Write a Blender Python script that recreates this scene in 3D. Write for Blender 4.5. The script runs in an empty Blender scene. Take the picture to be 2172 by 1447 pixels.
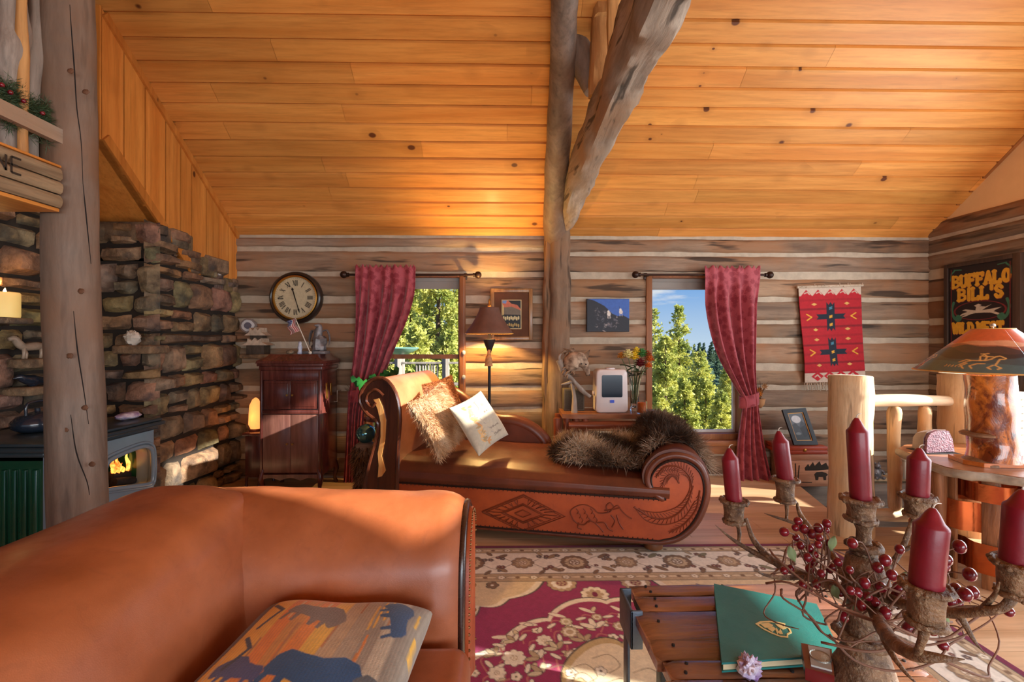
import bpy, bmesh, math, random
import numpy as np
from mathutils import Vector, Matrix, noise as mnoise

random.seed(7)
rng = np.random.default_rng(7)
sc = bpy.context.scene
col = sc.collection
R = math.radians

# ------------------------------------------------------------------ camera, world, sun, large lights, exposure
F = 965.0            # focal length in pixels of the 2172 x 1447 frame
EYE = Vector((0.0, 0.0, 1.25))
YAW = R(1.0)
cam_d = bpy.data.cameras.new('camera')
cam_d.sensor_fit = 'HORIZONTAL'
cam_d.sensor_width = 36.0
cam_d.lens = F / 2172.0 * 36.0
cam_d.clip_start = 0.05
cam_d.clip_end = 400
cam = bpy.data.objects.new('camera', cam_d)
col.objects.link(cam)
cam.location = EYE
cam.rotation_euler = (R(90), 0, -YAW)
sc.camera = cam

sc.view_settings.view_transform = 'Standard'
sc.view_settings.look = 'None'
sc.view_settings.gamma = 1.0
sc.view_settings.exposure = 0.0
sc.view_settings.use_curve_mapping = False
sc.cycles.use_denoising = True
sc.cycles.max_bounces = 8
sc.cycles.diffuse_bounces = 4
sc.cycles.glossy_bounces = 4
sc.cycles.transmission_bounces = 6
sc.cycles.transparent_max_bounces = 8
sc.cycles.sample_clamp_indirect = 6.0

world = bpy.data.worlds.new('sky')
sc.world = world
world.use_nodes = True
wn, wl = world.node_tree.nodes, world.node_tree.links
wn.clear()
w_tc = wn.new('ShaderNodeTexCoord')
w_sep = wn.new('ShaderNodeSeparateXYZ')
wl.new(w_tc.outputs['Generated'], w_sep.inputs[0])
w_ramp = wn.new('ShaderNodeValToRGB')
w_ramp.color_ramp.elements[0].position = 0.0
w_ramp.color_ramp.elements[0].color = (0.62, 0.80, 1.0, 1)
w_ramp.color_ramp.elements[1].position = 0.35
w_ramp.color_ramp.elements[1].color = (0.06, 0.25, 0.80, 1)
e = w_ramp.color_ramp.elements.new(0.14)
e.color = (0.15, 0.42, 0.92, 1)
wl.new(w_sep.outputs['Z'], w_ramp.inputs[0])
w_map = wn.new('ShaderNodeMapping')
w_map.inputs['Scale'].default_value = (3.0, 3.0, 14.0)
w_map.inputs['Location'].default_value = (0.35, 0.0, 0.55)
wl.new(w_tc.outputs['Generated'], w_map.inputs[0])
w_noise = wn.new('ShaderNodeTexNoise')
w_noise.inputs['Scale'].default_value = 1.6
w_noise.inputs['Detail'].default_value = 7.0
w_noise.inputs['Roughness'].default_value = 0.55
wl.new(w_map.outputs[0], w_noise.inputs['Vector'])
w_cr = wn.new('ShaderNodeMapRange')
w_cr.inputs['From Min'].default_value = 0.55
w_cr.inputs['From Max'].default_value = 0.68
wl.new(w_noise.outputs['Fac'], w_cr.inputs['Value'])
w_mix = wn.new('ShaderNodeMix')
w_mix.data_type = 'RGBA'
w_mix.inputs['B'].default_value = (1.0, 1.0, 1.0, 1)
wl.new(w_cr.outputs[0], w_mix.inputs['Factor'])
wl.new(w_ramp.outputs[0], w_mix.inputs['A'])
w_bg = wn.new('ShaderNodeBackground')
w_bg.inputs['Strength'].default_value = 0.85
wl.new(w_mix.outputs['Result'], w_bg.inputs[0])
w_out = wn.new('ShaderNodeOutputWorld')
wl.new(w_bg.outputs[0], w_out.inputs[0])

SUN_TO = Vector((0.92, -0.30, 0.42)).normalized()      # towards the sun
sun_d = bpy.data.lights.new('sun', 'SUN')
sun_d.energy = 16.0
sun_d.angle = R(0.6)
sun_d.color = (1.0, 0.93, 0.82)
sun = bpy.data.objects.new('sun', sun_d)
col.objects.link(sun)
sun.rotation_euler = SUN_TO.to_track_quat('Z', 'Y').to_euler()

def area(name, loc, to, sx, sy, watts, color):
    d = bpy.data.lights.new(name, 'AREA')
    d.shape = 'RECTANGLE'
    d.size, d.size_y = sx, sy
    d.energy = watts
    d.color = color
    o = bpy.data.objects.new(name, d)
    col.objects.link(o)
    o.location = loc
    o.rotation_euler = (Vector(loc) - Vector(to)).to_track_quat('Z', 'Y').to_euler()
    return o

area('window_wall_daylight', (1.5, -3.1, 1.8), (0.7, 4.0, 1.7), 4.6, 2.4, 310, (0.84, 0.93, 1.0))  # added fill behind the camera, no window built there
area('glass_door_daylight', (3.9, 1.7, 1.35), (-3.0, 1.6, 1.2), 2.6, 2.0, 115, (0.86, 0.94, 1.0))  # added fill inside the right wall, also gives the sofa its sheen

def point(name, loc, watts, color, radius=0.04):
    d = bpy.data.lights.new(name, 'POINT')
    d.energy = watts
    d.color = color
    d.shadow_soft_size = radius
    o = bpy.data.objects.new(name, d)
    col.objects.link(o)
    o.location = loc
    return o

# ------------------------------------------------------------------ helpers
FWD = Vector((math.sin(YAW), math.cos(YAW), 0))
RGT = Vector((math.cos(YAW), -math.sin(YAW), 0))
UP = Vector((0, 0, 1))

def ray(px, py):
    return FWD + RGT * ((px - 1086.0) / F) + UP * ((723.5 - py) / F)

def at_y(px, py, Y):
    d = ray(px, py); return EYE + d * (Y / d.y)

def at_x(px, py, X):
    d = ray(px, py); return EYE + d * (X / d.x)

def at_z(px, py, Z):
    d = ray(px, py); return EYE + d * ((Z - EYE.z) / d.z)

def S(r, g, b, k=1.0):
    def f(c):
        c = c / 255.0
        return (c / 12.92 if c <= 0.04045 else ((c + 0.055) / 1.055) ** 2.4) * k
    return (f(r), f(g), f(b), 1.0)

# ---- materials
def new_mat(name):
    m = bpy.data.materials.new(name)
    m.use_nodes = True
    nt = m.node_tree
    return m, nt.nodes, nt.links, nt.nodes['Principled BSDF']

def node(nodes, t, **kw):
    n = nodes.new(t)
    for k, v in kw.items():
        try:
            n.inputs[k].default_value = v
        except Exception:
            setattr(n, k, v)
    return n

def mixc(nodes, links, fac, a, b, mode='MIX'):
    n = nodes.new('ShaderNodeMix')
    n.data_type = 'RGBA'
    n.blend_type = mode
    for sock, v in (('Factor', fac), ('A', a), ('B', b)):
        if hasattr(v, 'is_linked') or hasattr(v, 'links'):
            links.new(v, n.inputs[sock])
        else:
            n.inputs[sock].default_value = v
    return n.outputs['Result']

def coords(nodes, links, scale=(1, 1, 1), loc=(0, 0, 0)):
    tc = nodes.new('ShaderNodeTexCoord')
    mp = nodes.new('ShaderNodeMapping')
    mp.inputs['Scale'].default_value = scale
    mp.inputs['Location'].default_value = loc
    links.new(tc.outputs['Object'], mp.inputs[0])
    return mp.outputs[0]

def noise_tex(nodes, links, vec, scale, detail=4, rough=0.55, dist=0.0):
    n = nodes.new('ShaderNodeTexNoise')
    n.inputs['Scale'].default_value = scale
    n.inputs['Detail'].default_value = detail
    n.inputs['Roughness'].default_value = rough
    n.inputs['Distortion'].default_value = dist
    links.new(vec, n.inputs['Vector'])
    return n.outputs['Fac']

def maprange(nodes, links, v, a, b, c=0.0, d=1.0):
    n = nodes.new('ShaderNodeMapRange')
    n.inputs['From Min'].default_value = a
    n.inputs['From Max'].default_value = b
    n.inputs['To Min'].default_value = c
    n.inputs['To Max'].default_value = d
    links.new(v, n.inputs['Value'])
    return n.outputs[0]

def add_bump(nodes, links, bsdf, height, strength, distance=0.01):
    b = nodes.new('ShaderNodeBump')
    b.inputs['Strength'].default_value = strength
    b.inputs['Distance'].default_value = distance
    links.new(height, b.inputs['Height'])
    links.new(b.outputs[0], bsdf.inputs['Normal'])

def tint(nodes, links, c, attr='tint'):
    a = nodes.new('ShaderNodeAttribute')
    a.attribute_name = attr
    return mixc(nodes, links, 1.0, c, a.outputs['Color'], 'MULTIPLY')

def mat(name, c, rough=0.6, metal=0.0, var=0.25, vscale=8.0, bump=0.0, bscale=60.0, coat=0.0, spec=0.5, sheen=0.0,
        emit=None, estr=0.0, attr=False, c2=None, alpha=1.0, trans=0.0, ior=1.45, sss=0.0):
    m, n, l, b = new_mat(name)
    vec = coords(n, l)
    nz = noise_tex(n, l, vec, vscale, 5)
    c2 = c2 or tuple(x * (1 - var) for x in c[:3]) + (1,)
    out = mixc(n, l, maprange(n, l, nz, 0.35, 0.65), c2, c)
    if attr:
        out = tint(n, l, out)
    l.new(out, b.inputs['Base Color'])
    b.inputs['Roughness'].default_value = rough
    b.inputs['Metallic'].default_value = metal
    b.inputs['Coat Weight'].default_value = coat
    b.inputs['Coat Roughness'].default_value = 0.15
    b.inputs['Specular IOR Level'].default_value = spec
    b.inputs['Sheen Weight'].default_value = sheen
    b.inputs['IOR'].default_value = ior
    b.inputs['Transmission Weight'].default_value = trans
    b.inputs['Subsurface Weight'].default_value = sss
    if emit:
        b.inputs['Emission Color'].default_value = emit
        b.inputs['Emission Strength'].default_value = estr
    if bump:
        add_bump(n, l, b, noise_tex(n, l, vec, bscale, 4), bump)
    return m

def wood(name, c1, c2, axis='x', scale=6.0, rough=0.55, bump=0.25, attr=False, stretch=14.0, knots=None, c3=None, coat=0.0, spec=0.4, streak=0.0):
    m, n, l, b = new_mat(name)
    k = {'x': (1 / stretch, 1, 1), 'y': (1, 1 / stretch, 1), 'z': (1, 1, 1 / stretch)}[axis]
    vec = coords(n, l, tuple(scale * q for q in k))
    nz = noise_tex(n, l, vec, 1.6, 8, 0.62, 0.6)
    out = mixc(n, l, maprange(n, l, nz, 0.34, 0.66), c1, c2)
    fine = noise_tex(n, l, vec, 9.0, 4, 0.7)
    out = mixc(n, l, maprange(n, l, fine, 0.45, 0.8, 0, 0.55), out, tuple(x * 0.55 for x in c1[:3]) + (1,))
    if c3:
        big = noise_tex(n, l, coords(n, l), 1.7, 4)
        out = mixc(n, l, maprange(n, l, big, 0.45, 0.62), out, c3)
    if streak:
        st = noise_tex(n, l, coords(n, l, tuple(scale * 2.4 * q for q in k), (3, 1, 2)), 1.3, 3, 0.5)
        out = mixc(n, l, maprange(n, l, st, 0.59, 0.66, 0, streak), out, tuple(x * 0.22 for x in c1[:3]) + (1,))
    if knots:
        kk, thr, kc = knots
        v = n.new('ShaderNodeTexVoronoi')
        v.inputs['Scale'].default_value = 1.0
        l.new(coords(n, l, kk), v.inputs['Vector'])
        wn_ = n.new('ShaderNodeTexWhiteNoise')
        wn_.noise_dimensions = '3D'
        l.new(v.outputs['Position'], wn_.inputs['Vector'])
        rr = maprange(n, l, wn_.outputs['Value'], 0.35, 1.0, 0.0008, thr)
        d = n.new('ShaderNodeMath'); d.operation = 'DIVIDE'
        l.new(v.outputs['Distance'], d.inputs[0]); l.new(rr, d.inputs[1])
        f2 = maprange(n, l, d.outputs[0], 1.0, 3.2, 0.32, 0.0)
        out = mixc(n, l, f2, out, tuple(x * 0.55 for x in c1[:3]) + (1,))
        f1 = maprange(n, l, d.outputs[0], 0.75, 1.05, 0.92, 0.0)
        out = mixc(n, l, f1, out, kc)
    if attr:
        out = tint(n, l, out)
    l.new(out, b.inputs['Base Color'])
    b.inputs['Roughness'].default_value = rough
    b.inputs['Coat Weight'].default_value = coat
    b.inputs['Coat Roughness'].default_value = 0.2
    b.inputs['Specular IOR Level'].default_value = spec
    if bump:
        add_bump(n, l, b, nz, bump, 0.02)
    return m

def painted(name, rough=0.7, bump=0.0, bscale=200, coat=0.0, attr='Col', sheen=0.0, spec=0.4):
    m, n, l, b = new_mat(name)
    a = n.new('ShaderNodeAttribute'); a.attribute_name = attr
    vec = coords(n, l)
    nz = noise_tex(n, l, vec, 40, 3)
    out = mixc(n, l, maprange(n, l, nz, 0.3, 0.7, 0.0, 0.18), a.outputs['Color'], (0, 0, 0, 1))
    l.new(out, b.inputs['Base Color'])
    b.inputs['Roughness'].default_value = rough
    b.inputs['Coat Weight'].default_value = coat
    b.inputs['Sheen Weight'].default_value = sheen
    b.inputs['Specular IOR Level'].default_value = spec
    if bump:
        add_bump(n, l, b, noise_tex(n, l, vec, bscale, 3), bump, 0.004)
    return m

def glass(name, c=(1, 1, 1, 1), rough=0.0, ior=1.45):
    m, n, l, b = new_mat(name)
    b.inputs['Base Color'].default_value = c
    b.inputs['Roughness'].default_value = rough
    b.inputs['Transmission Weight'].default_value = 1.0
    b.inputs['IOR'].default_value = ior
    return m

def pane_glass(name):
    m, n, l, b = new_mat(name)
    n.remove(b)
    t = n.new('ShaderNodeBsdfTransparent')
    t.inputs[0].default_value = (0.97, 0.98, 0.98, 1)
    g = n.new('ShaderNodeBsdfGlossy')
    g.inputs['Roughness'].default_value = 0.02
    mx = n.new('ShaderNodeMixShader')
    mx.inputs[0].default_value = 0.004
    l.new(t.outputs[0], mx.inputs[1]); l.new(g.outputs[0], mx.inputs[2])
    l.new(mx.outputs[0], n['Material Output'].inputs[0])
    return m

def emis(name, c, strength):
    m, n, l, b = new_mat(name)
    b.inputs['Base Color'].default_value = c
    b.inputs['Emission Color'].default_value = c
    b.inputs['Emission Strength'].default_value = strength
    b.inputs['Roughness'].default_value = 0.5
    return m

# ---- geometry builder
def nz1(x, y=0.0, z=0.0):
    return mnoise.noise(Vector((x, y, z)))

def catmull(pts, per=6):
    pts = [Vector(p) for p in pts]
    if len(pts) < 3:
        return [pts[0].lerp(pts[-1], i / per) for i in range(per + 1)]
    ext = [pts[0] * 2 - pts[1]] + pts + [pts[-1] * 2 - pts[-2]]
    out = []
    for i in range(1, len(ext) - 2):
        p0, p1, p2, p3 = ext[i - 1:i + 3]
        for k in range(per):
            t = k / per
            out.append(0.5 * ((2 * p1) + (p2 - p0) * t + (2 * p0 - 5 * p1 + 4 * p2 - p3) * t * t + (3 * p1 - p0 - 3 * p2 + p3) * t ** 3))
    out.append(pts[-1].copy())
    return out

def interp(vals, n):
    x = np.linspace(0, 1, len(vals))
    return list(np.interp(np.linspace(0, 1, n), x, vals))

class MB:
    def __init__(s):
        s.v = []; s.f = []; s.m = []; s.t = []
        s.T = None
    def add(s, vs, fs, m=0, t=(1, 1, 1)):
        o = len(s.v)
        if s.T is not None:
            vs = [s.T @ Vector(v) for v in vs]
        s.v.extend([tuple(v) for v in vs])
        for f in fs:
            s.f.append(tuple(i + o for i in f)); s.m.append(m); s.t.append(t)
        return s
    def box(s, lo, hi, m=0, t=(1, 1, 1), bev=0.0, seg=2, M=None):
        if bev <= 0:
            x0, y0, z0 = lo; x1, y1, z1 = hi
            vs = [(x0, y0, z0), (x1, y0, z0), (x1, y1, z0), (x0, y1, z0), (x0, y0, z1), (x1, y0, z1), (x1, y1, z1), (x0, y1, z1)]
            fs = [(0, 3, 2, 1), (4, 5, 6, 7), (0, 1, 5, 4), (1, 2, 6, 5), (2, 3, 7, 6), (3, 0, 4, 7)]
        else:
            bm = bmesh.new()
            bmesh.ops.create_cube(bm, size=1.0)
            for v in bm.verts:
                v.co = Vector(((lo[i] + hi[i]) / 2 + v.co[i] * (hi[i] - lo[i]) for i in range(3)))
            bmesh.ops.bevel(bm, geom=list(bm.edges), offset=bev, segments=seg, profile=0.5, affect='EDGES')
            vs = [v.co.copy() for v in bm.verts]
            bm.verts.index_update()
            fs = [[v.index for v in f.verts] for f in bm.faces]
            bm.free()
        if M is not None:
            vs = [M @ Vector(v) for v in vs]
        return s.add(vs, fs, m, t)
    def tube(s, pts, rad, n=10, m=0, t=(1, 1, 1), per=0, rough=0.0, rs=6.0, flat=None, cap=True):
        pts = [Vector(p) for p in pts]
        if per:
            pts = catmull(pts, per)
        N = len(pts)
        rad = [rad] * N if not hasattr(rad, '__len__') else interp(rad, N)
        tan = [(pts[min(i + 1, N - 1)] - pts[max(i - 1, 0)]).normalized() for i in range(N)]
        ref = Vector((0, 0, 1)) if abs(tan[0].z) < 0.9 else Vector((1, 0, 0))
        nv = tan[0].cross(ref).normalized()
        vs, fs = [], []
        sd = random.random() * 50
        for i in range(N):
            nv = (nv - tan[i] * nv.dot(tan[i])).normalized()
            bv = tan[i].cross(nv)
            for k in range(n):
                a = 2 * math.pi * k / n
                d = nv * math.cos(a) + bv * (math.sin(a) * (flat if flat else 1))
                r = rad[i]
                if rough:
                    q = pts[i] * rs + d * 1.3
                    r *= 1 + rough * nz1(q.x + sd, q.y, q.z)
                vs.append(pts[i] + d * r)
        for i in range(N - 1):
            for k in range(n):
                a, b = i * n + k, i * n + (k + 1) % n
                fs.append((a, b, b + n, a + n))
        if cap:
            fs.append(tuple(range(n - 1, -1, -1)))
            fs.append(tuple((N - 1) * n + k for k in range(n)))
        return s.add(vs, fs, m, t)
    def lathe(s, prof, n=24, c=(0, 0, 0), m=0, t=(1, 1, 1), rough=0.0, rs=8.0, sx=1.0, sy=1.0):
        vs, fs = [], []
        sd = random.random() * 50
        N = len(prof)
        for (r, z) in prof:
            for k in range(n):
                a = 2 * math.pi * k / n
                rr = r
                if rough:
                    rr *= 1 + rough * nz1(math.cos(a) * r * rs + sd, math.sin(a) * r * rs, z * rs)
                vs.append((c[0] + rr * math.cos(a) * sx, c[1] + rr * math.sin(a) * sy, c[2] + z))
        for i in range(N - 1):
            for k in range(n):
                a, b = i * n + k, i * n + (k + 1) % n
                fs.append((a, b, b + n, a + n))
        fs.append(tuple(range(n - 1, -1, -1)))
        fs.append(tuple((N - 1) * n + k for k in range(n)))
        return s.add(vs, fs, m, t)
    def ball(s, c, r, m=0, t=(1, 1, 1), nu=10, nv=7, sx=1, sy=1, sz=1, rough=0.0, rs=3.0):
        vs, fs = [], []
        sd = random.random() * 50
        for j in range(nv + 1):
            ph = math.pi * j / nv
            for k in range(nu):
                a = 2 * math.pi * k / nu
                d = Vector((math.sin(ph) * math.cos(a), math.sin(ph) * math.sin(a), math.cos(ph)))
                rr = r * (1 + (rough * nz1(d.x * rs + sd, d.y * rs, d.z * rs) if rough else 0))
                vs.append((c[0] + d.x * rr * sx, c[1] + d.y * rr * sy, c[2] + d.z * rr * sz))
        for j in range(nv):
            for k in range(nu):
                a, b = j * nu + k, j * nu + (k + 1) % nu
                fs.append((a, a + nu, b + nu, b))
        return s.add(vs, fs, m, t)
    def prism(s, poly, fn, d0, d1, m=0, t=(1, 1, 1)):
        """poly: 2-D outline; fn(a, b, d) -> xyz; extruded from d0 to d1."""
        n = len(poly)
        vs = [fn(a, b, d0) for a, b in poly] + [fn(a, b, d1) for a, b in poly]
        fs = [tuple(range(n - 1, -1, -1)), tuple(range(n, 2 * n))]
        fs += [(i, (i + 1) % n, n + (i + 1) % n, n + i) for i in range(n)]
        return s.add(vs, fs, m, t)
    def grid(s, fn, nu, nv, m=0, t=(1, 1, 1), cu=False):
        vs, fs = [], []
        mu = nu if cu else nu + 1
        for j in range(nv + 1):
            for i in range(mu):
                vs.append(fn(i / nu, j / nv))
        for j in range(nv):
            for i in range(nu):
                a = j * mu + i; b = j * mu + (i + 1) % mu
                fs.append((a, b, b + mu, a + mu))
        return s.add(vs, fs, m, t)
    def build(s, name, mats, parent=None, smooth=35, world=False, sub=0, mods=None):
        me = bpy.data.meshes.new(name)
        vs = s.v
        if world and parent is not None:
            L = parent.matrix_basis.translation
            p = parent.parent
            while p is not None:
                L = L + p.matrix_basis.translation; p = p.parent
            vs = [(v[0] - L[0], v[1] - L[1], v[2] - L[2]) for v in vs]
        me.from_pydata(vs, [], s.f)
        mats = mats if isinstance(mats, (list, tuple)) else [mats]
        for q in mats:
            me.materials.append(q)
        if any(s.m):
            me.polygons.foreach_set('material_index', s.m)
        at = me.attributes.new('tint', 'FLOAT_COLOR', 'FACE')
        at.data.foreach_set('color', np.array([(a, b, c, 1.0) for a, b, c in s.t], dtype=np.float32).ravel())
        if smooth:
            me.polygons.foreach_set('use_smooth', [True] * len(s.f))
            if smooth < 180:
                me.set_sharp_from_angle(angle=R(smooth))
        me.update()
        o = bpy.data.objects.new(name, me)
        col.objects.link(o)
        if parent is not None:
            o.parent = parent
        if sub:
            md = o.modifiers.new('subdivision', 'SUBSURF'); md.levels = sub; md.render_levels = sub
        return o

def np_mesh(name, V, Fc, mats, parent=None, smooth=True, colors=None, tint_v=None):
    """V (n,3), Fc (m,3|4) arrays -> object, quick for big meshes; colors (n,3) linear point colours."""
    me = bpy.data.meshes.new(name)
    V = np.asarray(V, dtype=np.float32); Fc = np.asarray(Fc, dtype=np.int32)
    k = Fc.shape[1]
    me.vertices.add(len(V)); me.vertices.foreach_set('co', V.ravel())
    me.loops.add(Fc.size); me.loops.foreach_set('vertex_index', Fc.ravel())
    me.polygons.add(len(Fc))
    me.polygons.foreach_set('loop_start', np.arange(0, Fc.size, k, dtype=np.int32))
    if smooth:
        me.polygons.foreach_set('use_smooth', np.ones(len(Fc), dtype=bool))
    for q in (mats if isinstance(mats, (list, tuple)) else [mats]):
        me.materials.append(q)
    if colors is not None:
        at = me.attributes.new('Col', 'FLOAT_COLOR', 'POINT')
        c4 = np.ones((len(V), 4), dtype=np.float32); c4[:, :3] = colors
        at.data.foreach_set('color', c4.ravel())
    me.update(calc_edges=True)
    me.validate()
    o = bpy.data.objects.new(name, me)
    col.objects.link(o)
    if parent is not None:
        o.parent = parent
    return o

def painted_sheet(name, img, fn, material, parent=None, thick=None):
    """img (h,w,3) linear colours, row 0 at the top; fn(u,v) arrays -> (x,y,z); a dense sheet that carries the picture. With
    thick (a vector) the sheet becomes a closed slab."""
    h, w = img.shape[:2]
    u, v = np.meshgrid(np.linspace(0, 1, w), np.linspace(1, 0, h))
    X, Y, Z = fn(u, v)
    V = np.stack([X + 0 * u, Y + 0 * u, Z + 0 * u], -1).reshape(-1, 3)
    idx = np.arange(h * w).reshape(h, w)
    Fc = np.stack([idx[:-1, :-1], idx[1:, :-1], idx[1:, 1:], idx[:-1, 1:]], -1).reshape(-1, 4)
    C = img.reshape(-1, 3)
    if thick is not None:
        n = len(V)
        ring = np.concatenate([idx[0, :], idx[1:, -1], idx[-1, -2::-1], idx[-2:0:-1, 0]])
        V2 = V[ring] + np.asarray(thick, dtype=float)
        r = len(ring)
        k = np.arange(r); k2 = (k + 1) % r
        side = np.stack([ring[k], ring[k2], n + k2, n + k], -1)
        cen = V2.mean(0)
        V = np.concatenate([V, V2, cen[None]])
        back = np.stack([n + k, n + k2, np.full(r, n + r), np.full(r, n + r)], -1)
        C = np.concatenate([C, C[ring], C[ring].mean(0)[None]])
        o = np_mesh(name, V, np.concatenate([Fc, side]), material, parent, True, C)
        return o
    return np_mesh(name, V, Fc, material, parent, True, C)

# ---- raster drawing for woven and painted things
class Canvas:
    def __init__(s, w, h, c, ss=2):
        s.ss = ss; s.w, s.h = w * ss, h * ss
        s.a = np.empty((s.h, s.w, 3)); s.a[:] = c[:3]
        s.yy, s.xx = np.mgrid[0:s.h, 0:s.w]
        s.xx = (s.xx + 0.5) / s.w; s.yy = (s.yy + 0.5) / s.h
        s.asp = w / h
    def _win(s, x0, y0, x1, y1):
        a = max(0, int(x0 * s.w) - 1); b = min(s.w, int(x1 * s.w) + 2)
        c = max(0, int(y0 * s.h) - 1); d = min(s.h, int(y1 * s.h) + 2)
        return (slice(c, d), slice(a, b)) if b > a and d > c else None
    def poly(s, pts, c):
        P = np.array(pts, dtype=float)
        w = s._win(P[:, 0].min(), P[:, 1].min(), P[:, 0].max(), P[:, 1].max())
        if w is None: return
        x, y = s.xx[w], s.yy[w]
        ins = np.zeros(x.shape, bool)
        n = len(P)
        for i in range(n):
            x0, y0 = P[i]; x1, y1 = P[(i + 1) % n]
            if y0 == y1: continue
            cond = ((y0 > y) != (y1 > y)) & (x < (x1 - x0) * (y - y0) / (y1 - y0) + x0)
            ins ^= cond
        s.a[w][ins] = c[:3]
    def line(s, pts, wd, c):
        """wd: width as a share of the canvas HEIGHT."""
        A = s.asp
        for (x0, y0), (x1, y1) in zip(pts[:-1], pts[1:]):
            w = s._win(min(x0, x1) - wd / A, min(y0, y1) - wd, max(x0, x1) + wd / A, max(y0, y1) + wd)
            if w is None: continue
            x, y = s.xx[w] * A, s.yy[w]
            dx, dy = (x1 - x0) * A, y1 - y0
            L = dx * dx + dy * dy + 1e-12
            t = np.clip(((x - x0 * A) * dx + (y - y0) * dy) / L, 0, 1)
            d2 = (x - x0 * A - t * dx) ** 2 + (y - y0 - t * dy) ** 2
            s.a[w][d2 < (wd / 2) ** 2] = c[:3]
    def ell(s, cx, cy, rx, ry, c, rot=0.0):
        """rx, ry as shares of the canvas HEIGHT."""
        A = s.asp; m = max(rx, ry)
        w = s._win(cx - m / A, cy - m, cx + m / A, cy + m)
        if w is None: return
        x, y = (s.xx[w] - cx) * A, s.yy[w] - cy
        ca, sa = math.cos(rot), math.sin(rot)
        u, v = x * ca + y * sa, -x * sa + y * ca
        s.a[w][(u / rx) ** 2 + (v / ry) ** 2 < 1] = c[:3]
    def rect(s, x0, y0, x1, y1, c):
        w = s._win(x0, y0, x1, y1)
        if w is None: return
        msk = (s.xx[w] >= x0) & (s.xx[w] <= x1) & (s.yy[w] >= y0) & (s.yy[w] <= y1)
        s.a[w][msk] = c[:3]
    def out(s):
        k = s.ss
        return s.a.reshape(s.h // k, k, s.w // k, k, 3).mean((1, 3))

# ---- scene bookkeeping
def tag(o, label=None, cat=None, group=None, kind=None):
    if label: o['label'] = label
    if cat: o['category'] = cat
    if group: o['group'] = group
    if kind: o['kind'] = kind
    return o

def thing(name, loc, label, cat, group=None, rz=0.0):
    o = bpy.data.objects.new(name, None)
    o.empty_display_size = 0.1
    col.objects.link(o)
    o.location = loc
    o.rotation_euler = (0, 0, rz)
    return tag(o, label, cat, group)

def struct(o):
    o['kind'] = 'structure'
    return o

def vary(c, a):
    k = 1 + random.uniform(-a, a)
    return (k * (1 + random.uniform(-a, a) * 0.25), k, k * (1 + random.uniform(-a, a) * 0.25))
# ------------------------------------------------------------------ materials of the setting
DW = 4.2                                   # depth of the back wall
XR = at_y(1970, 500, DW).x                 # right wall
XL = at_y(505, 500, DW).x                  # face of the boarded chase on the left
ZW = at_y(1300, 503, DW).z                 # top of the log wall
SLOPE = 0.75
M = {}
M['pine'] = wood('ceiling_pine', S(200, 124, 52), S(226, 156, 78), 'x', 5.0, 0.5, 0.06, attr=True, stretch=16,
                 knots=((4.6, 8.0, 0), 0.16, S(84, 34, 12)), coat=0.04)
M['pine_v'] = wood('partition_pine', S(196, 116, 44), S(224, 150, 70), 'z', 5.0, 0.45, 0.06, attr=True, stretch=14,
                   knots=((0, 6.0, 3.4), 0.14, S(70, 30, 12)), coat=0.1)
M['log'] = wood('hewn_log', S(108, 88, 72), S(168, 144, 120), 'x', 4.6, 0.75, 0.9, attr=True, stretch=11, c3=S(150, 114, 84), streak=0.85)
M['log_y'] = wood('hewn_log_side', S(98, 80, 66), S(142, 122, 102), 'y', 4.0, 0.75, 0.55, attr=True, stretch=11, c3=S(124, 84, 56), streak=0.75)
M['chink'] = mat('chinking_mortar', S(190, 174, 152), 0.9, var=0.18, vscale=14, bump=0.25, bscale=70)
M['floor'] = wood('floor_planks', S(196, 156, 116), S(222, 188, 150), 'x', 4.0, 0.40, 0.05, attr=True, stretch=16, coat=0.12)
M['trim'] = wood('brown_trim', S(128, 78, 44), S(160, 102, 60), 'z', 6, 0.5, 0.1, stretch=12)
M['trim_x'] = wood('brown_trim_level', S(128, 78, 44), S(160, 102, 60), 'x', 6, 0.5, 0.1, stretch=12)
M['trim_y'] = wood('brown_trim_rake', S(140, 84, 44), S(170, 108, 58), 'y', 6, 0.5, 0.1, stretch=12)
M['plaster'] = mat('cream_plaster', S(236, 196, 140), 0.9, var=0.05, bump=0.05)
M['dark_plank'] = wood('stairwell_planks', S(116, 100, 90), S(160, 142, 126), 'x', 5, 0.7, 0.3, attr=True)
M['blind'] = mat('window_blind', S(150, 142, 134), 0.8, var=0.05)
M['glass_pane'] = pane_glass('window_glass')
M['whiteframe'] = mat('white_vinyl', S(215, 214, 210), 0.45, var=0.05)

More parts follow.
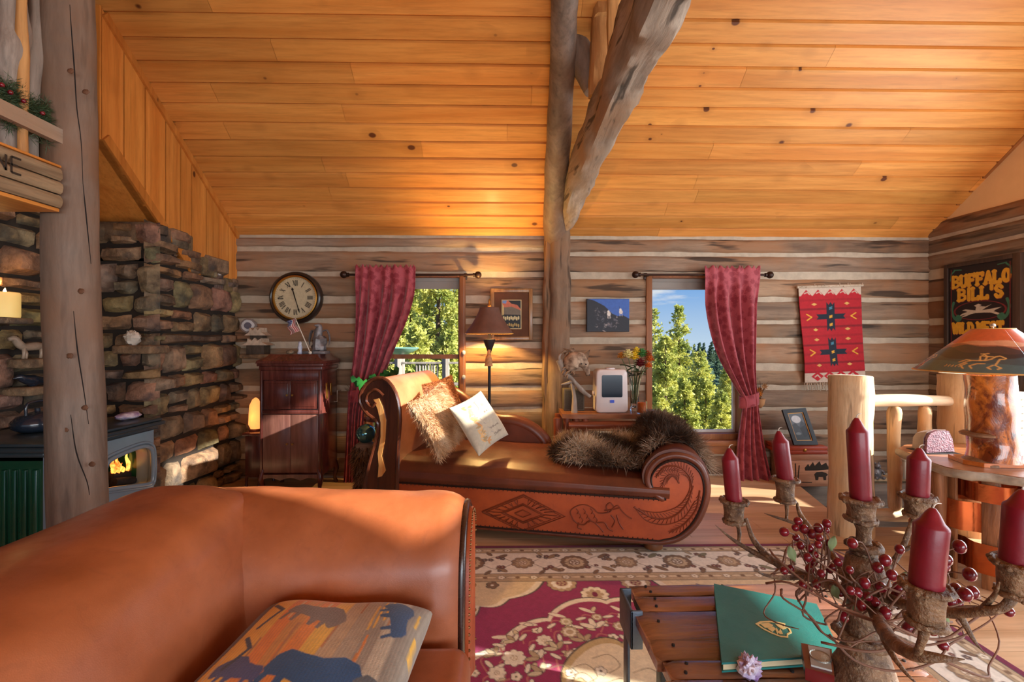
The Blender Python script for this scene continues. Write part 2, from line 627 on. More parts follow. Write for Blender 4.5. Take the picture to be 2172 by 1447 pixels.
# ------------------------------------------------------------------ floor with the stair opening
FLY0, FLY1 = 3.04, 4.0
pa = at_z(1762, 1084, 0.0); pb = at_z(1683, 1020, 0.0)
def hole_x(y):
    return pa.x + (pb.x - pa.x) * (y - pa.y) / (pb.y - pa.y)
mb = MB()
y = -3.2
k = 0
while y < DW + 0.1:
    w = 0.135
    y2 = y + w
    cuts = [-4.6]
    x = -4.6 + random.uniform(0.6, 2.2)
    xe = XR + 0.1
    while x < xe:
        cuts.append(x); x += random.uniform(1.4, 2.8)
    for i in range(len(cuts)):
        a = cuts[i]; b = cuts[i + 1] if i + 1 < len(cuts) else xe
        e0, e1 = b, b
        if y2 > FLY0 and y < FLY1:
            if a >= 2.2: continue
            if b > 2.2:
                e0, e1 = hole_x(y), hole_x(y2)
        g = 0.0012
        tv = vary((1, 1, 1), 0.10)
        mb.add([(a + g, y + g, 0), (e0 - g, y + g, 0), (e1 - g, y2 - g, 0), (a + g, y2 - g, 0),
                (a + g, y + g, -0.03), (e0 - g, y + g, -0.03), (e1 - g, y2 - g, -0.03), (a + g, y2 - g, -0.03)],
               [(0, 1, 2, 3), (0, 4, 5, 1), (1, 5, 6, 2), (2, 6, 7, 3), (3, 7, 4, 0)], 0, tv)
    y = y2; k += 1
struct(mb.build('floor', M['floor'], smooth=0))
# the well of the stair
mb = MB()
zb = -1.3
for i, (z0, z1) in enumerate([(-0.03, -0.22), (-0.225, -0.45), (-0.455, -0.7), (-0.705, -1.3)]):
    mb.box((1.9, FLY1, z1), (XR + 0.1, FLY1 + 0.05, z0), 0, vary((1, 1, 1), 0.15))
    mb.box((1.9, FLY0 - 0.08, z1), (XR + 0.1, FLY0 - 0.03, z0), 0, vary((1, 1, 1), 0.15))
mb.box((1.85, FLY0 - 0.05, zb), (1.9, FLY1 + 0.05, -0.03))
mb.box((1.85, FLY0 - 0.05, zb - 0.05), (XR + 0.1, FLY1 + 0.05, zb))
struct(mb.build('floor_stairwell', M['dark_plank'], smooth=0))

# ------------------------------------------------------------------ board ceiling, both slopes of the roof
mb = MB()
YR = 0.75                                  # ridge
def roofz(y):
    return ZW + SLOPE * (DW - y) if y >= YR else ZW + SLOPE * (DW - YR) - SLOPE * (YR - y)
sl = math.sqrt(1 + SLOPE ** 2)
bw = 0.136 / sl
nrm = Vector((0, SLOPE, 1)).normalized()
y = DW + 0.03
while y > YR:
    y2 = max(y - bw, YR)
    x = -4.6
    ends = [x]
    x += random.uniform(1.0, 3.5)
    while x < XR + 0.1:
        ends.append(x); x += random.uniform(2.0, 4.5)
    ends.append(XR + 0.1)
    for a, b in zip(ends[:-1], ends[1:]):
        tv = vary((1, 1, 1), 0.13)
        g = 0.010 / sl
        def P(yy, off):
            return (0, yy, roofz(yy)), off
        prof = [(y, 0.016), (y - g, 0.0), (y2 + g, 0.0), (y2, 0.016)]
        vs = []
        for xx in (a + 0.0008, b - 0.0008):
            for yy, off in prof:
                vs.append((xx, yy + nrm.y * off, ZW + SLOPE * (DW - yy) + nrm.z * off))
        mb.add(vs, [(0, 1, 5, 4), (1, 2, 6, 5), (2, 3, 7, 6)], 0, tv)
    y = y2
zr = ZW + SLOPE * (DW - YR)
mb.add([(-4.6, YR, zr), (XR + .1, YR, zr), (XR + .1, YR - 4.4, zr - 4.4 * SLOPE), (-4.6, YR - 4.4, zr - 4.4 * SLOPE)], [(0, 1, 2, 3)])
# roof deck above the boards keeps the light out
mb.add([(-4.7, DW + .3, ZW - .15), (XR + .2, DW + .3, ZW - .15), (XR + .2, YR, zr + .05), (-4.7, YR, zr + .05)], [(0, 1, 2, 3)])
struct(mb.build('ceiling', M['pine'], smooth=0))

# ------------------------------------------------------------------ hewn log walls with chinking
def zrow(px):
    return at_y(1100, px, DW).z
ROWS_R = [503, 539, 584, 635, 683, 722, 780, 823, 869, 918, 965, 1012]
ROWS_L = [503, 530, 583, 636, 681, 732, 775, 823, 869, 918, 965, 1012]
GAP_R = [8, 7, 15, 6, 7, 12, 13, 10, 6, 8, 8, 8]
GAP_L = [8, 8, 9, 14, 9, 10, 12, 9, 9, 8, 8, 8]
PXM = DW / F
def log_face(mb, a, b, z0, z1, origin, along, out, tv, seed, bulge=0.030):
    """hewn log front between a and b along the wall, z0 to z1; origin + along*t + out*depth."""
    n = max(4, int((b - a) / 0.05)); m = 8
    def fn(u, v):
        t = a + (b - a) * u
        lo = z0 + 0.010 * nz1(t * 1.7, seed, 0.3) + 0.004 * nz1(t * 7, seed, 4)
        hi = z1 + 0.010 * nz1(t * 1.5, seed, 9.3) + 0.004 * nz1(t * 6, seed, 7)
        q = abs(2 * v - 1)
        dep = bulge * (1 - q ** 5) + 0.008 * nz1(t * 3.1, v * 3 + seed, 2) * (1 - q ** 4) + 0.005 * nz1(t * 11, v * 5 + seed, 5) * (1 - q ** 6)
        z = lo + (hi - lo) * v
        p = origin + along * t + out * dep
        return (p.x, p.y, z)
    mb.grid(fn, n, m, 0, tv)
    return mb

# window openings in the back wall
def wx(px): return at_y(px, 700, DW).x
def wz(py): return at_y(1100, py, DW).z
W1 = (wx(768), wx(988), wz(935), wz(583))
W2 = (wx(1368), wx(1580), wz(935), wz(583))
XP = wx(1180)
mb = MB()
A, B = Vector((1, 0, 0)), Vector((0, -1, 0))
O = Vector((0, DW, 0))
warm, grey = (1.10, 0.92, 0.74), (0.92, 0.94, 0.96)
for rows, gaps, xa, xb, win in ((ROWS_L, GAP_L, -4.6, XP, W1), (ROWS_R, GAP_R, XP, XR + 0.05, W2)):
    for i in range(len(rows) - 1):
        z1 = zrow(rows[i] + gaps[i] * .42); z0 = zrow(rows[i + 1] - gaps[i + 1] * .42)
        spans = [(xa, xb)]
        if z1 > win[2] + 0.02 and z0 < win[3] - 0.02:
            spans = [(xa, win[0] + 0.01), (win[1] - 0.01, xb)]
        for (a, b) in spans:
            t0 = random.random()
            tv = vary((1, 1, 1), 0.12)
            mixf = t0 if xa < -1 else t0 * 0.7
            tv = tuple(tv[q] * (warm[q] * mixf + grey[q] * (1 - mixf)) for q in range(3))
            zz0, zz1 = z0, z1
            if len(spans) == 2 and z1 > win[3]: pass
            log_face(mb, a, b, zz0, zz1, O, A, B, tv, i * 3.7 + (9 if xa > 0 else 0))
# mortar behind the logs, cut round the windows
def mortar(xa, xb, za, zb_):
    n = max(2, int((xb - xa) / 0.08)); m_ = max(2, int((zb_ - za) / 0.03))
    mb.grid(lambda u, v: (xa + (xb - xa) * u, DW - 0.008 - 0.006 * nz1((xa + (xb - xa) * u) * 5, 3, (za + (zb_ - za) * v) * 9), za + (zb_ - za) * v), n, m_, 1)
for xa, xb, za, zb_ in ((-4.6, W1[0], -.1, ZW + .05), (W1[0], W1[1], W1[3], ZW + .05), (W1[0], W1[1], -.1, W1[2]), (W1[1], W2[0], -.1, ZW + .05),
                        (W2[0], W2[1], W2[3], ZW + .05), (W2[0], W2[1], -.1, W2[2]), (W2[1], XR + .05, -.1, ZW + .05)):
    mortar(xa, xb, za, zb_)
# outer skin so that no daylight leaks
for xa, xb, za, zb_ in ((-4.7, W1[0], -.2, ZW), (W1[0], W1[1], W1[3], ZW), (W1[0], W1[1], -.2, W1[2]), (W1[1], W2[0], -.2, ZW),
                        (W2[0], W2[1], W2[3], ZW), (W2[0], W2[1], -.2, W2[2]), (W2[1], XR + .2, -.2, ZW)):
    mb.box((xa, DW + 0.02, za), (xb, DW + 0.16, zb_), 0, (.8, .7, .6))
struct(mb.build('wall_back', [M['log'], M['chink']], smooth=60))

# window joinery
def window(n, w, glass_r, rail=None):
    x0, x1, z0, z1 = w
    root = thing('window_%d' % n, ((x0 + x1) / 2, DW, z0), None, None)
    struct(root)
    cx, cz = root.location.x, root.location.z
    f = 0.055
    mb = MB()
    yo, yi = DW + 0.14, DW - 0.045
    mb.box((x0, yi, z0), (x0 + f, yo, z1), bev=.004); mb.box((x1 - f, yi, z0), (x1, yo, z1), bev=.004)
    mb.box((x0 + f, yi, z1 - 0.03), (x1 - f, yo, z1), bev=.003)
    mb.box((x0 + f, DW - 0.02, z0), (x1 - f, yo, z0 + 0.06), bev=.003)
    fr = mb.build('window_frame', M['trim'], root, world=True); struct(fr)
    mb = MB()
    mb.box((x0 - 0.03, DW - 0.10, z0 - 0.035), (x1 + 0.03, DW + .05, z0 + 0.01), bev=.008)
    mb.box((x0 - 0.01, DW - 0.06, z0 - 0.12), (x1 + 0.01, DW + .0, z0 - 0.035), bev=.006)
    struct(mb.build('window_sill', M['trim_x'], root, world=True))
    mb = MB()
    s = 0.022
    a, b, c, d = x0 + f, x1 - f, z0 + .06, z1 - .03
    ys0, ys1 = DW + 0.07, DW + 0.10
    mb.box((a, ys0, c), (a + s, ys1, d)); mb.box((b - s, ys0, c), (b, ys1, d)); mb.box((a + s, ys0, c), (b - s, ys1, c + s)); mb.box((a + s, ys0, d - s), (b - s, ys1, d))
    if rail:
        mb.box((a + s, ys0 - 0.02, rail - 0.02), (b - s, ys1, rail + 0.02))
    struct(mb.build('window_sash', M['trim'] if rail else M['whiteframe'], root, world=True, smooth=0))
    mb = MB()
    mb.box((a + s, ys0 + 0.012, c + s), (b - s, ys0 + 0.016, d - s))
    struct(mb.build('window_glass', M['glass_pane'], root, world=True, smooth=0))
    mb = MB()
    zt = wz(611)
    mb.box((a + .002, DW + 0.03, zt), (b - .002, DW + 0.045, d))
    mb.box((a + .002, DW + 0.02, d - 0.03), (b - .002, DW + 0.06, d + 0.005), bev=.004)
    mb.box((a + .002, DW + 0.026, zt - .008), (b - .002, DW + 0.05, zt + 0.006), bev=.003)
    bl = mb.build('window_blind', M['blind'], root, world=True); struct(bl)
window(1, W1, 960, wz(757))
window(2, W2, 1553)

# ------------------------------------------------------------------ right wall: logs below, plaster gable above, openings shaped for the sun nearer the camera
mb = MB()
A2, B2 = Vector((0, -1, 0)), Vector((-1, 0, 0))
O2 = Vector((XR, DW, 0))
for i in range(len(ROWS_R) - 1):
    off = random.uniform(-3, 3)
    z1 = zrow(ROWS_R[i] + GAP_R[i] / 2 + off); z0 = zrow(ROWS_R[i + 1] - GAP_R[i + 1] / 2 + off)
    log_face(mb, -0.03, 0.92, z0, z1, O2, A2, B2, vary((.86, .82, .8), 0.12), 40 + i * 2.9)
log_face(mb, -0.03, 4.0, ZW - 0.0, ZW + 0.13, O2, A2, B2, (1.25, .95, .7), 77)
mb.grid(lambda u, v: (XR - 0.008, DW + .03 - .95 * u, -1.3 + (ZW + 1.3) * v), 12, 40, 1)
# gable
def gb_(ya, yb, za=None, zb__=None):
    a0, a1 = (ZW - .05, ZW - .05) if za is None else (za, za)
    b0, b1 = (roofz(ya) + .06, roofz(yb) + .06) if zb__ is None else (zb__, zb__)
    vs = [(x, y, z) for x in (XR, XR + .1) for (y, z) in ((ya, a0), (yb, a1), (yb, b1), (ya, b0))]
    mb.add(vs, [(0, 3, 2, 1), (4, 5, 6, 7), (0, 1, 5, 4), (1, 2, 6, 5), (2, 3, 7, 6), (3, 0, 4, 7)], 2)
gb_(2.1, DW + .1); gb_(1.2, 2.1, None, 2.64); gb_(1.2, 2.1, 3.36); gb_(YR, 1.2); gb_(.15, YR); gb_(-.15, .15, None, 2.62); gb_(-.15, .15, 3.05); gb_(-3.2, -.15)  # gable gaps are likewise set for where the sun falls
# unseen lower wall, its openings shaped to place the sun patches
def rw(ya, yb, za, zb__): mb.box((XR, ya, za), (XR + .12, yb, zb__), 0, (.8, .7, .6))
rw(3.22, DW + .16, -1.3, ZW); rw(.5, 1.95, -.05, ZW); rw(-3.2, -.25, -.05, ZW)
rw(1.95, 3.22, -1.3, .06); rw(1.95, 3.22, 1.88, ZW); rw(-.25, .5, -.05, .3); rw(-.25, .5, 2.0, ZW); rw(1.95, 3.22, .70, .76)
struct(mb.build('wall_right', [M['log_y'], M['chink'], M['plaster']], smooth=60))
mb = MB()
o1 = 0.05
for (da, db, xx) in ((0.0, 0.085, 0.03),):
    mb.add([(XR - xx, DW, ZW + .10 - da), (XR - xx, YR, zr - da), (XR - xx, YR, zr - db), (XR - xx, DW, ZW + .10 - db),
            (XR, DW, ZW + .10 - da), (XR, YR, zr - da), (XR, YR, zr - db), (XR, DW, ZW + .10 - db)],
           [(0, 1, 2, 3), (3, 2, 6, 7), (0, 3, 7, 4)])
struct(mb.build('trim_1', M['trim_y'], smooth=0))

# ------------------------------------------------------------------ left: stone chimney wall
M['stone'] = None
def stone_mat():
    m, n, l, b = new_mat('field_stone')
    vec = coords(n, l)
    n1 = noise_tex(n, l, vec, 9, 7, 0.6)
    n2 = noise_tex(n, l, vec, 38, 5, 0.6)
    out = mixc(n, l, maprange(n, l, n1, 0.35, 0.68), S(80, 66, 52), S(160, 136, 106))
    out = mixc(n, l, maprange(n, l, noise_tex(n, l, coords(n, l, (1, 1, 1), (5, 2, 1)), 6, 5), 0.54, 0.68, 0, .75), out, S(66, 64, 62))
    spot = noise_tex(n, l, coords(n, l, (1, 1, 1), (1, 7, 3)), 26, 6, 0.7)
    out = mixc(n, l, maprange(n, l, spot, 0.60, 0.70, 0, .55), out, S(176, 156, 122))
    out = tint(n, l, out)
    l.new(out, b.inputs['Base Color'])
    b.inputs['Roughness'].default_value = 0.8
    mx = n.new('ShaderNodeMath'); mx.operation = 'ADD'
    l.new(n1, mx.inputs[0]); l.new(n2, mx.inputs[1])
    add_bump(n, l, b, mx.outputs[0], 0.6, 0.02)
    return m
M['stone'] = stone_mat()
M['joint'] = mat('deep_joint', S(46, 38, 32), 0.95, var=0.3)

def stone_block(mb, O, U, N, u0, u1, v0, v1, prot, tv, seed):
    """a field stone: front face bulges by prot out of the wall along N."""
    nu = max(4, int((u1 - u0) / 0.03)); nv = max(4, int((v1 - v0) / 0.03))
    def fn(u, v):
        qu, qv = abs(2 * u - 1), abs(2 * v - 1)
        e = max(qu, qv)
        edge = (1 - qu ** 7) * (1 - qv ** 7)
        uu = u0 + (u1 - u0) * u + 0.016 * nz1(u * 1.6 + seed, v * 1.6, 1) * (0.3 + .7 * edge)
        vv = v0 + (v1 - v0) * v + 0.014 * nz1(u * 1.6, v * 1.6 + seed, 8)
        d = -0.03 + (prot + 0.03) * edge + 0.022 * nz1(uu * 9 + seed, vv * 9, 3) * edge + 0.012 * nz1(uu * 24, vv * 24 + seed, 5) * edge
        if u in (0.0, 1.0) or v in (0.0, 1.0):
            d = -0.05
        p = O + U * uu + N * d
        return (p.x, p.y, p.z + vv)
    mb.grid(fn, nu, nv, 0, tv)

def stone_face(mb, O, U, N, length, top, v0=0.0, lo=.05, hi=.02):
    """courses of random height; top is a function of u."""
    v = v0
    c = 0
    vmax = max(top(0.02), top(length * .5), top(length * .98))
    while v < vmax:
        h = random.choice([0.08, 0.12, 0.15, 0.18, 0.22, 0.16, 0.13])
        u = -random.uniform(0, 0.08)
        while u < length:
            w = random.uniform(0.13, 0.28) if h > .1 else random.uniform(0.16, 0.36)
            if random.random() < 0.18: w *= 1.5
            u1 = min(u + w, length)
            if length - u1 < 0.06: u1 = length
            uc = (max(u, 0) + u1) / 2
            if v + h * .5 < top(uc):
                hh = h
                prot = random.uniform(0.005, 0.045) if random.random() > .08 else 0.075
                base = random.choice([(1, 1, 1), (1.12, .98, .84), (.8, .78, .76), (.92, .94, .9), (1.15, 1.05, .92), (.62, .58, .56), (1.1, .92, .74), (1.3, 1.2, 1.0)])
                tv = tuple(q * random.uniform(.82, 1.12) for q in base)
                if random.random() < 0.30 and h > .14:
                    s = random.uniform(.4, .6)
                    stone_block(mb, O, U, N, max(u, 0) + .004, u1 - .004, v + .004, v + h * s - .003, prot, tv, c * 1.37)
                    stone_block(mb, O, U, N, max(u, 0) + .004, u1 - .004, v + h * s + .003, v + h - .003, prot * random.uniform(.4, 1.3), tuple(q * random.uniform(.85, 1.1) for q in base), c * 2.37)
                else:
                    stone_block(mb, O, U, N, max(u, 0) + .004, u1 - .004, v + .004, v + hh - .003, prot, tv, c * 1.37)
            c += 1
            u = u1
        v += h

XS0 = -2.92                               # recessed wall behind the stove
XS1 = at_y(320, 700, 3.15).x              # front of the chimney breast
YB = 3.15
mb = MB()
random.seed(11)
N1 = Vector((1, 0, 0)); U1 = Vector((0, 1, 0))
stone_face(mb, Vector((XS0, 1.9, 0)), U1, N1, YB - 1.9, lambda u: 2.15)
stone_face(mb, Vector((XS0, YB, 0)), Vector((1, 0, 0)), Vector((0, -1, 0)), XS1 - XS0 + .03, lambda u: 2.02 + .03 * math.sin(u * 20))
def topf(u):
    return 2.06 if u < 0.42 else (1.90 if u < .72 else 1.80)
stone_face(mb, Vector((XS1, YB, 0)), U1, N1, DW - YB, topf)
# caps of the steps
for ya, yb, zt in ((YB, YB + .42, 2.06), (YB + .42, YB + .72, 1.90), (YB + .72, DW - .02, 1.80)):
    u = ya
    while u < yb - .02:
        w = random.uniform(.10, .2); u1 = min(u + w, yb)
        zz = zt + random.uniform(-.01, .03)
        mb.box((XS0, u + .003, zt - .12), (XS1 + random.uniform(-.01, .02), u1 - .003, zz), 0, tuple(q * random.uniform(.7, 1.0) for q in (1, .95, .9)), bev=.015)
        u = u1
# ledge stones that carry the small things
def ledge(x0, x1, y0, y1, z, h=.045, k=(1.1, 1, .9)):
    bmx = MB()
    mb.box((x0, y0, z - h), (x1, y1, z), 0, k, bev=.012)
LEDGES = {}
def ledge_at(name, px0, px1, py, X=None, Y=None, out=.14, h=.05):
    """a projecting stone whose top is seen at picture height py."""
    if Y is not None:
        a, b = at_y(px0, py, Y - out), at_y(px1, py, Y - out)
        ledge(a.x, b.x, Y - out, Y + .03, a.z, h)
        LEDGES[name] = ((a.x + b.x) / 2, Y - out * .55, a.z)
    else:
        a, b = at_x(px0, py, X + out), at_x(px1, py, X + out)
        ledge(X - .03, X + out, a.y, b.y, (a.z + b.z) / 2, h)
        LEDGES[name] = (X + out * .55, (a.y + b.y) / 2, (a.z + b.z) / 2)
ledge_at('white_rock', 235, 318, 733, Y=YB, out=.15, h=.055)
ledge_at('candle', 2, 74, 674, X=XS0, out=.17, h=.035)
ledge_at('figurine', 58, 118, 761, X=XS0, out=.15, h=.055)
ledge_at('bird', 60, 125, 820, X=XS0, out=.15, h=.05)
ledge_at('house', 506, 570, 752, Y=DW, out=.17, h=.035)
mb.box((XS0 - .3, 1.6, 0), (XS0 - .03, YB, 2.6), 1)
mb.box((XS0 - .3, YB + .03, 0), (XS1 - .03, DW - .02, 1.82), 1)
mb.box((XS0 - .3, YB + .03, 1.8), (XS1 - .04, YB + .42, 2.03), 1)
mb.box((-4.7, -3.2, -.05), (-4.6, DW + .1, 5.0), 1)
mb.box((-4.6, 1.6, 2.6), (-2.95, 1.65, 5.0), 1)
struct(mb.build('wall_left', [M['stone'], M['joint']], smooth=55))
random.seed(5)

# boarded chase above the stone, following the roof
mb = MB()
ya = at_x(215, 300, XL).y
za0 = at_x(215, 296, XL).z; zb0 = at_x(335, 476, XL).z; yb0 = at_x(335, 476, XL).y
sl2 = (zb0 - za0) / (yb0 - ya)
def lowz(y): return max(za0 + sl2 * (y - ya), 1.78)
n = 9
edges = [ya + (DW - ya) * (1 - (1 - i / n) ** 1.0) for i in range(n + 1)]
ki = 0
yy = ya
while yy < DW - 0.02:
    y2 = min(yy + random.uniform(.12, .19), DW - .01)
    tv = vary((1, 1, 1), 0.1)
    g = .005
    a, b = yy + g, y2 - g
    pts = [(a, lowz(a)), (b, lowz(b)), (b, roofz(b) - .01), (a, roofz(a) - .01)]
    mb.add([(XL, p, q) for p, q in pts] + [(XL - .02, p, q) for p, q in pts], [(0, 1, 2, 3), (0, 3, 7, 4), (1, 5, 6, 2), (0, 4, 5, 1)], 0, tv)
    yy = y2
# soffit, end boards, inner dark
mb.add([(XL - .02, ya, za0), (XL - .02, yb0 + .2, lowz(yb0 + .2)), (XL - .6, yb0 + .2, lowz(yb0 + .2)), (XL - .6, ya, za0)], [(0, 1, 2, 3)], 0, (.95, .95, .95))
mb.box((XL - .10, ya - .012, za0), (XL, ya, roofz(ya)), 0, (1, 1, 1))
mb.box((XL - .6, ya + .02, za0 + .02), (XL - .10, ya + .04, roofz(ya)), 0, (.95, .9, .9))
def rail(y0, z0, y1, z1, w, h, k):
    d = Vector((0, y1 - y0, z1 - z0)).normalized(); up = Vector((0, -d.z, d.y))
    vs = []
    for (yy, zz) in ((y0, z0), (y1, z1)):
        for xx in (XL + w, XL - .05):
            for hh in (0, h):
                vs.append((xx, yy + up.y * hh, zz + up.z * hh))
    mb.add(vs, [(0, 4, 5, 1), (1, 5, 7, 3), (3, 7, 6, 2), (2, 6, 4, 0), (0, 1, 3, 2), (4, 6, 7, 5)], 0, k)
rail(ya, roofz(ya) - .055, DW - .02, roofz(DW - .02) - .055, .018, .045, (.85, .8, .75))
rail(ya, za0, yb0 + .3, lowz(yb0 + .3), .016, .06, (.8, .76, .7))
struct(mb.build('wall_upper_left', M['pine_v'], smooth=0))
# dark room behind the post, under the chase
# ------------------------------------------------------------------ outside: ground, hill, deck rail, conifers
M['bark'] = mat('bark', S(112, 92, 74), 0.9, var=0.45, vscale=9, bump=0.6, bscale=30)
def needle_mat(name, c, c2):
    m, n, l, b = new_mat(name)
    nz = noise_tex(n, l, coords(n, l), 1.4, 3)
    out = mixc(n, l, maprange(n, l, nz, .35, .65), c2, c)
    l.new(out, b.inputs['Base Color'])
    b.inputs['Roughness'].default_value = 0.6
    b.inputs['Specular IOR Level'].default_value = 0.25
    tr = n.new('ShaderNodeBsdfTranslucent'); l.new(out, tr.inputs[0])
    mx = n.new('ShaderNodeMixShader'); mx.inputs[0].default_value = .3
    l.new(b.outputs[0], mx.inputs[1]); l.new(tr.outputs[0], mx.inputs[2])
    l.new(mx.outputs[0], n['Material Output'].inputs[0])
    return m
M['needle'] = needle_mat('conifer_needles', S(222, 218, 120), S(150, 164, 84))
M['needle_dark'] = needle_mat('far_conifer_needles', S(104, 126, 96), S(70, 96, 80))
M['ground'] = mat('hillside_soil', S(136, 128, 84), 0.95, var=0.4, vscale=1.2)

def hill_h(x, y):
    d = max(0, y - 7)
    return -1.6 - 0.11 * d + 0.35 * nz1(x * .12, y * .12, 2) - 0.05 * max(0, x) + 0.02 * max(0, -x)
mb = MB()
mb.grid(lambda u, v: (-60 + 140 * u, 5 + 75 * v, hill_h(-60 + 140 * u, 5 + 75 * v)), 60, 40)
g = mb.build('ground', M['ground'], smooth=180); struct(g)

def conifer(seed, H, Rm, dense=1.0, crown0=0.18, topcone=1.0, tuft=.15, ragged=.3):
    r = np.random.default_rng(seed)
    V, Fc = [], []
    nv = 0
    # trunk and boughs
    tb = MB()
    lean = r.uniform(-.02, .02)
    tb.tube([(0, 0, 0), (lean * H * .5, 0, H * .5), (lean * H, 0, H)], [H * .018, H * .011, .012], 7, per=4)
    ntier = int(34 * dense)
    cs, ds = [], []
    for i in range(ntier):
        h = crown0 + (1 - crown0) * (i + r.uniform(0, .8)) / ntier
        rad = Rm * ((1 - h) / (1 - crown0)) ** (0.8 * topcone) * r.uniform(1 - ragged, 1.1) + .12
        if h < crown0 + .12: rad *= .75
        nb = 4 + int(r.integers(0, 4))
        for k in range(nb):
            a = r.uniform(0, 2 * math.pi)
            rr = rad * r.uniform(.6, 1.08)
            droop = r.uniform(-.05, .28) * rr
            p0 = np.array([lean * H * h, 0, H * h]); p1 = p0 + np.array([rr * math.cos(a), rr * math.sin(a), -droop + .12 * rr])
            tb.tube([p0, (p0 + p1) / 2 + np.array([0, 0, .06 * rr]), p1], [.022 * (1.2 - h), .012, .004], 4)
            nt = max(5, int(13 * rr / .8))
            s = r.uniform(.15, 1.0, nt) ** .8
            c = p0 + (p1 - p0) * s[:, None] + r.normal(0, .07, (nt, 3)) * (0.5 + rr)
            c[:, 2] += .06 * rr * np.sin(s * 3.1)
            cs.append(c)
            d = np.tile((p1 - p0) / (np.linalg.norm(p1 - p0) + 1e-6), (nt, 1))
            ds.append(d)
    c = np.concatenate(cs); d = np.concatenate(ds)
    # each tuft: 5 blades round its centre
    out_v, out_f = [], []
    n = len(c)
    for b in range(6):
        dirv = d + r.normal(0, .75, (n, 3)); dirv /= np.linalg.norm(dirv, axis=1)[:, None]
        side = np.cross(dirv, r.normal(0, 1, (n, 3))); side /= np.linalg.norm(side, axis=1)[:, None] + 1e-9
        L = tuft * r.uniform(.7, 1.4, (n, 1)); w = L * .26
        p = np.stack([c - side * w * .3, c + dirv * L * .5 - side * w, c + dirv * L, c + dirv * L * .5 + side * w], 1)
        out_v.append(p.reshape(-1, 3))
    Vn = np.concatenate(out_v)
    Fn = np.arange(len(Vn)).reshape(-1, 4)
    return tb, Vn, Fn

TREES = {}
def tree_kind(key, **kw):
    TREES[key] = conifer(**kw)
tree_kind('tall', seed=1, H=9.0, Rm=1.75, dense=1.15, crown0=.12, ragged=.45)
tree_kind('full', seed=2, H=7.0, Rm=2.0, dense=1.1, crown0=.10, ragged=.25, topcone=.8)
tree_kind('open', seed=3, H=9.0, Rm=1.8, dense=1.0, crown0=.15, ragged=.5)
tree_kind('small', seed=4, H=5.0, Rm=1.4, dense=.85, crown0=.06, ragged=.3)
protos = {}
def plant_tree(key, px, pytop, Y, label, group='conifers outside the windows', pybot=None, mat_='needle', name='conifer'):
    p = at_y(px, pytop, Y)
    zb = hill_h(p.x, Y) - .15
    H0 = {'tall': 9.0, 'full': 7.0, 'open': 9.0, 'small': 5.0}[key]
    k = (p.z - zb) / H0
    root = thing(name, (p.x, Y, zb), label, 'tree', group, rz=random.uniform(0, 6.28))
    root.scale = (k, k, k)
    if (key, mat_) not in protos:
        tb, Vn, Fn = TREES[key]
        a = tb.build('trunk', M['bark'], root, smooth=180)
        b = np_mesh('foliage', Vn, Fn, M[mat_], root, False)
        protos[(key, mat_)] = (a, b)
    else:
        for s in protos[(key, mat_)]:
            c = s.copy(); col.objects.link(c); c.parent = root
    return root
# through the right window
plant_tree('tall', 1440, 648, 24, 'tall pointed conifer rising highest in the middle of the right window')
plant_tree('full', 1480, 745, 17, 'full rounded conifer standing just right of the tallest one, right window')
plant_tree('open', 1388, 655, 30, 'tall conifer cut by the left edge of the right window')
plant_tree('full', 1412, 712, 20, 'bushy conifer filling the gap left of the tallest one, right window')
plant_tree('small', 1527, 830, 12, 'low bright conifer in the lower right corner of the right window')
plant_tree('small', 1455, 800, 13.5, 'low bushy conifer in front of the tallest one, right window')
plant_tree('small', 1398, 815, 10.5, 'low conifer in the lower left corner of the right window')
plant_tree('small', 1500, 800, 15, 'short conifer between the rounded one and the low corner one, right window')
plant_tree('full', 1542, 780, 36, 'shaded conifer behind the lower right corner tree, right window')
# through the left window
plant_tree('open', 925, 470, 13, 'big conifer with a pale bare trunk in the left window')
plant_tree('full', 868, 560, 18, 'dense conifer beside the curtain edge in the left window')
plant_tree('tall', 962, 560, 24, 'thin conifer at the right edge of the left window')
plant_tree('small', 890, 690, 9.2, 'low conifer just behind the deck rail, left window')
plant_tree('small', 945, 700, 12.4, 'low conifer under the big pale trunk, left window')
plant_tree('full', 900, 620, 32, 'further conifer seen between the two big ones, left window')
plant_tree('tall', 820, 560, 21, 'tall conifer mostly behind the left curtain')

# far wooded hill
def far_h(x, y):
    return hill_h(x, y)
mb = MB()
def hillfn(u, v):
    x = 2 + 70 * u; y = 55 + 30 * v
    ridge = at_y(1500, 752, 75)
    zz = -9 + (ridge.z + 9) * min(1, v * 1.3) ** .8 - 0.18 * max(0, x - 27) + 0.5 * nz1(x * .15, y * .1, 1)
    return (x, y, zz)
mb.grid(hillfn, 40, 20)
struct(mb.build('hill', M['needle_dark'], smooth=180))
# its forest: too many to count
r = np.random.default_rng(9)
tb, Vn, Fn = TREES['small']
sel = r.choice(len(Fn), len(Fn) // 4, replace=False)
base = Vn.reshape(-1, 4, 3)[sel]
VV = []
for i in range(330):
    u, v = r.uniform(0, 1), r.uniform(.1, 1)
    x, y, z = hillfn(u, v)
    s = r.uniform(.45, .8)
    q = base.copy() * np.array([s * .8, s * .8, s])
    q = (q - q.mean(1, keepdims=True)) * 1.7 + q.mean(1, keepdims=True)
    VV.append(q.reshape(-1, 3) + np.array([x, y, z]))
VV = np.concatenate(VV)
fo = np_mesh('forest', VV, np.arange(len(VV)).reshape(-1, 4), M['needle_dark'], None, False)
tag(fo, 'dark distant forest covering the far hill in the right window', 'forest', None, 'stuff')

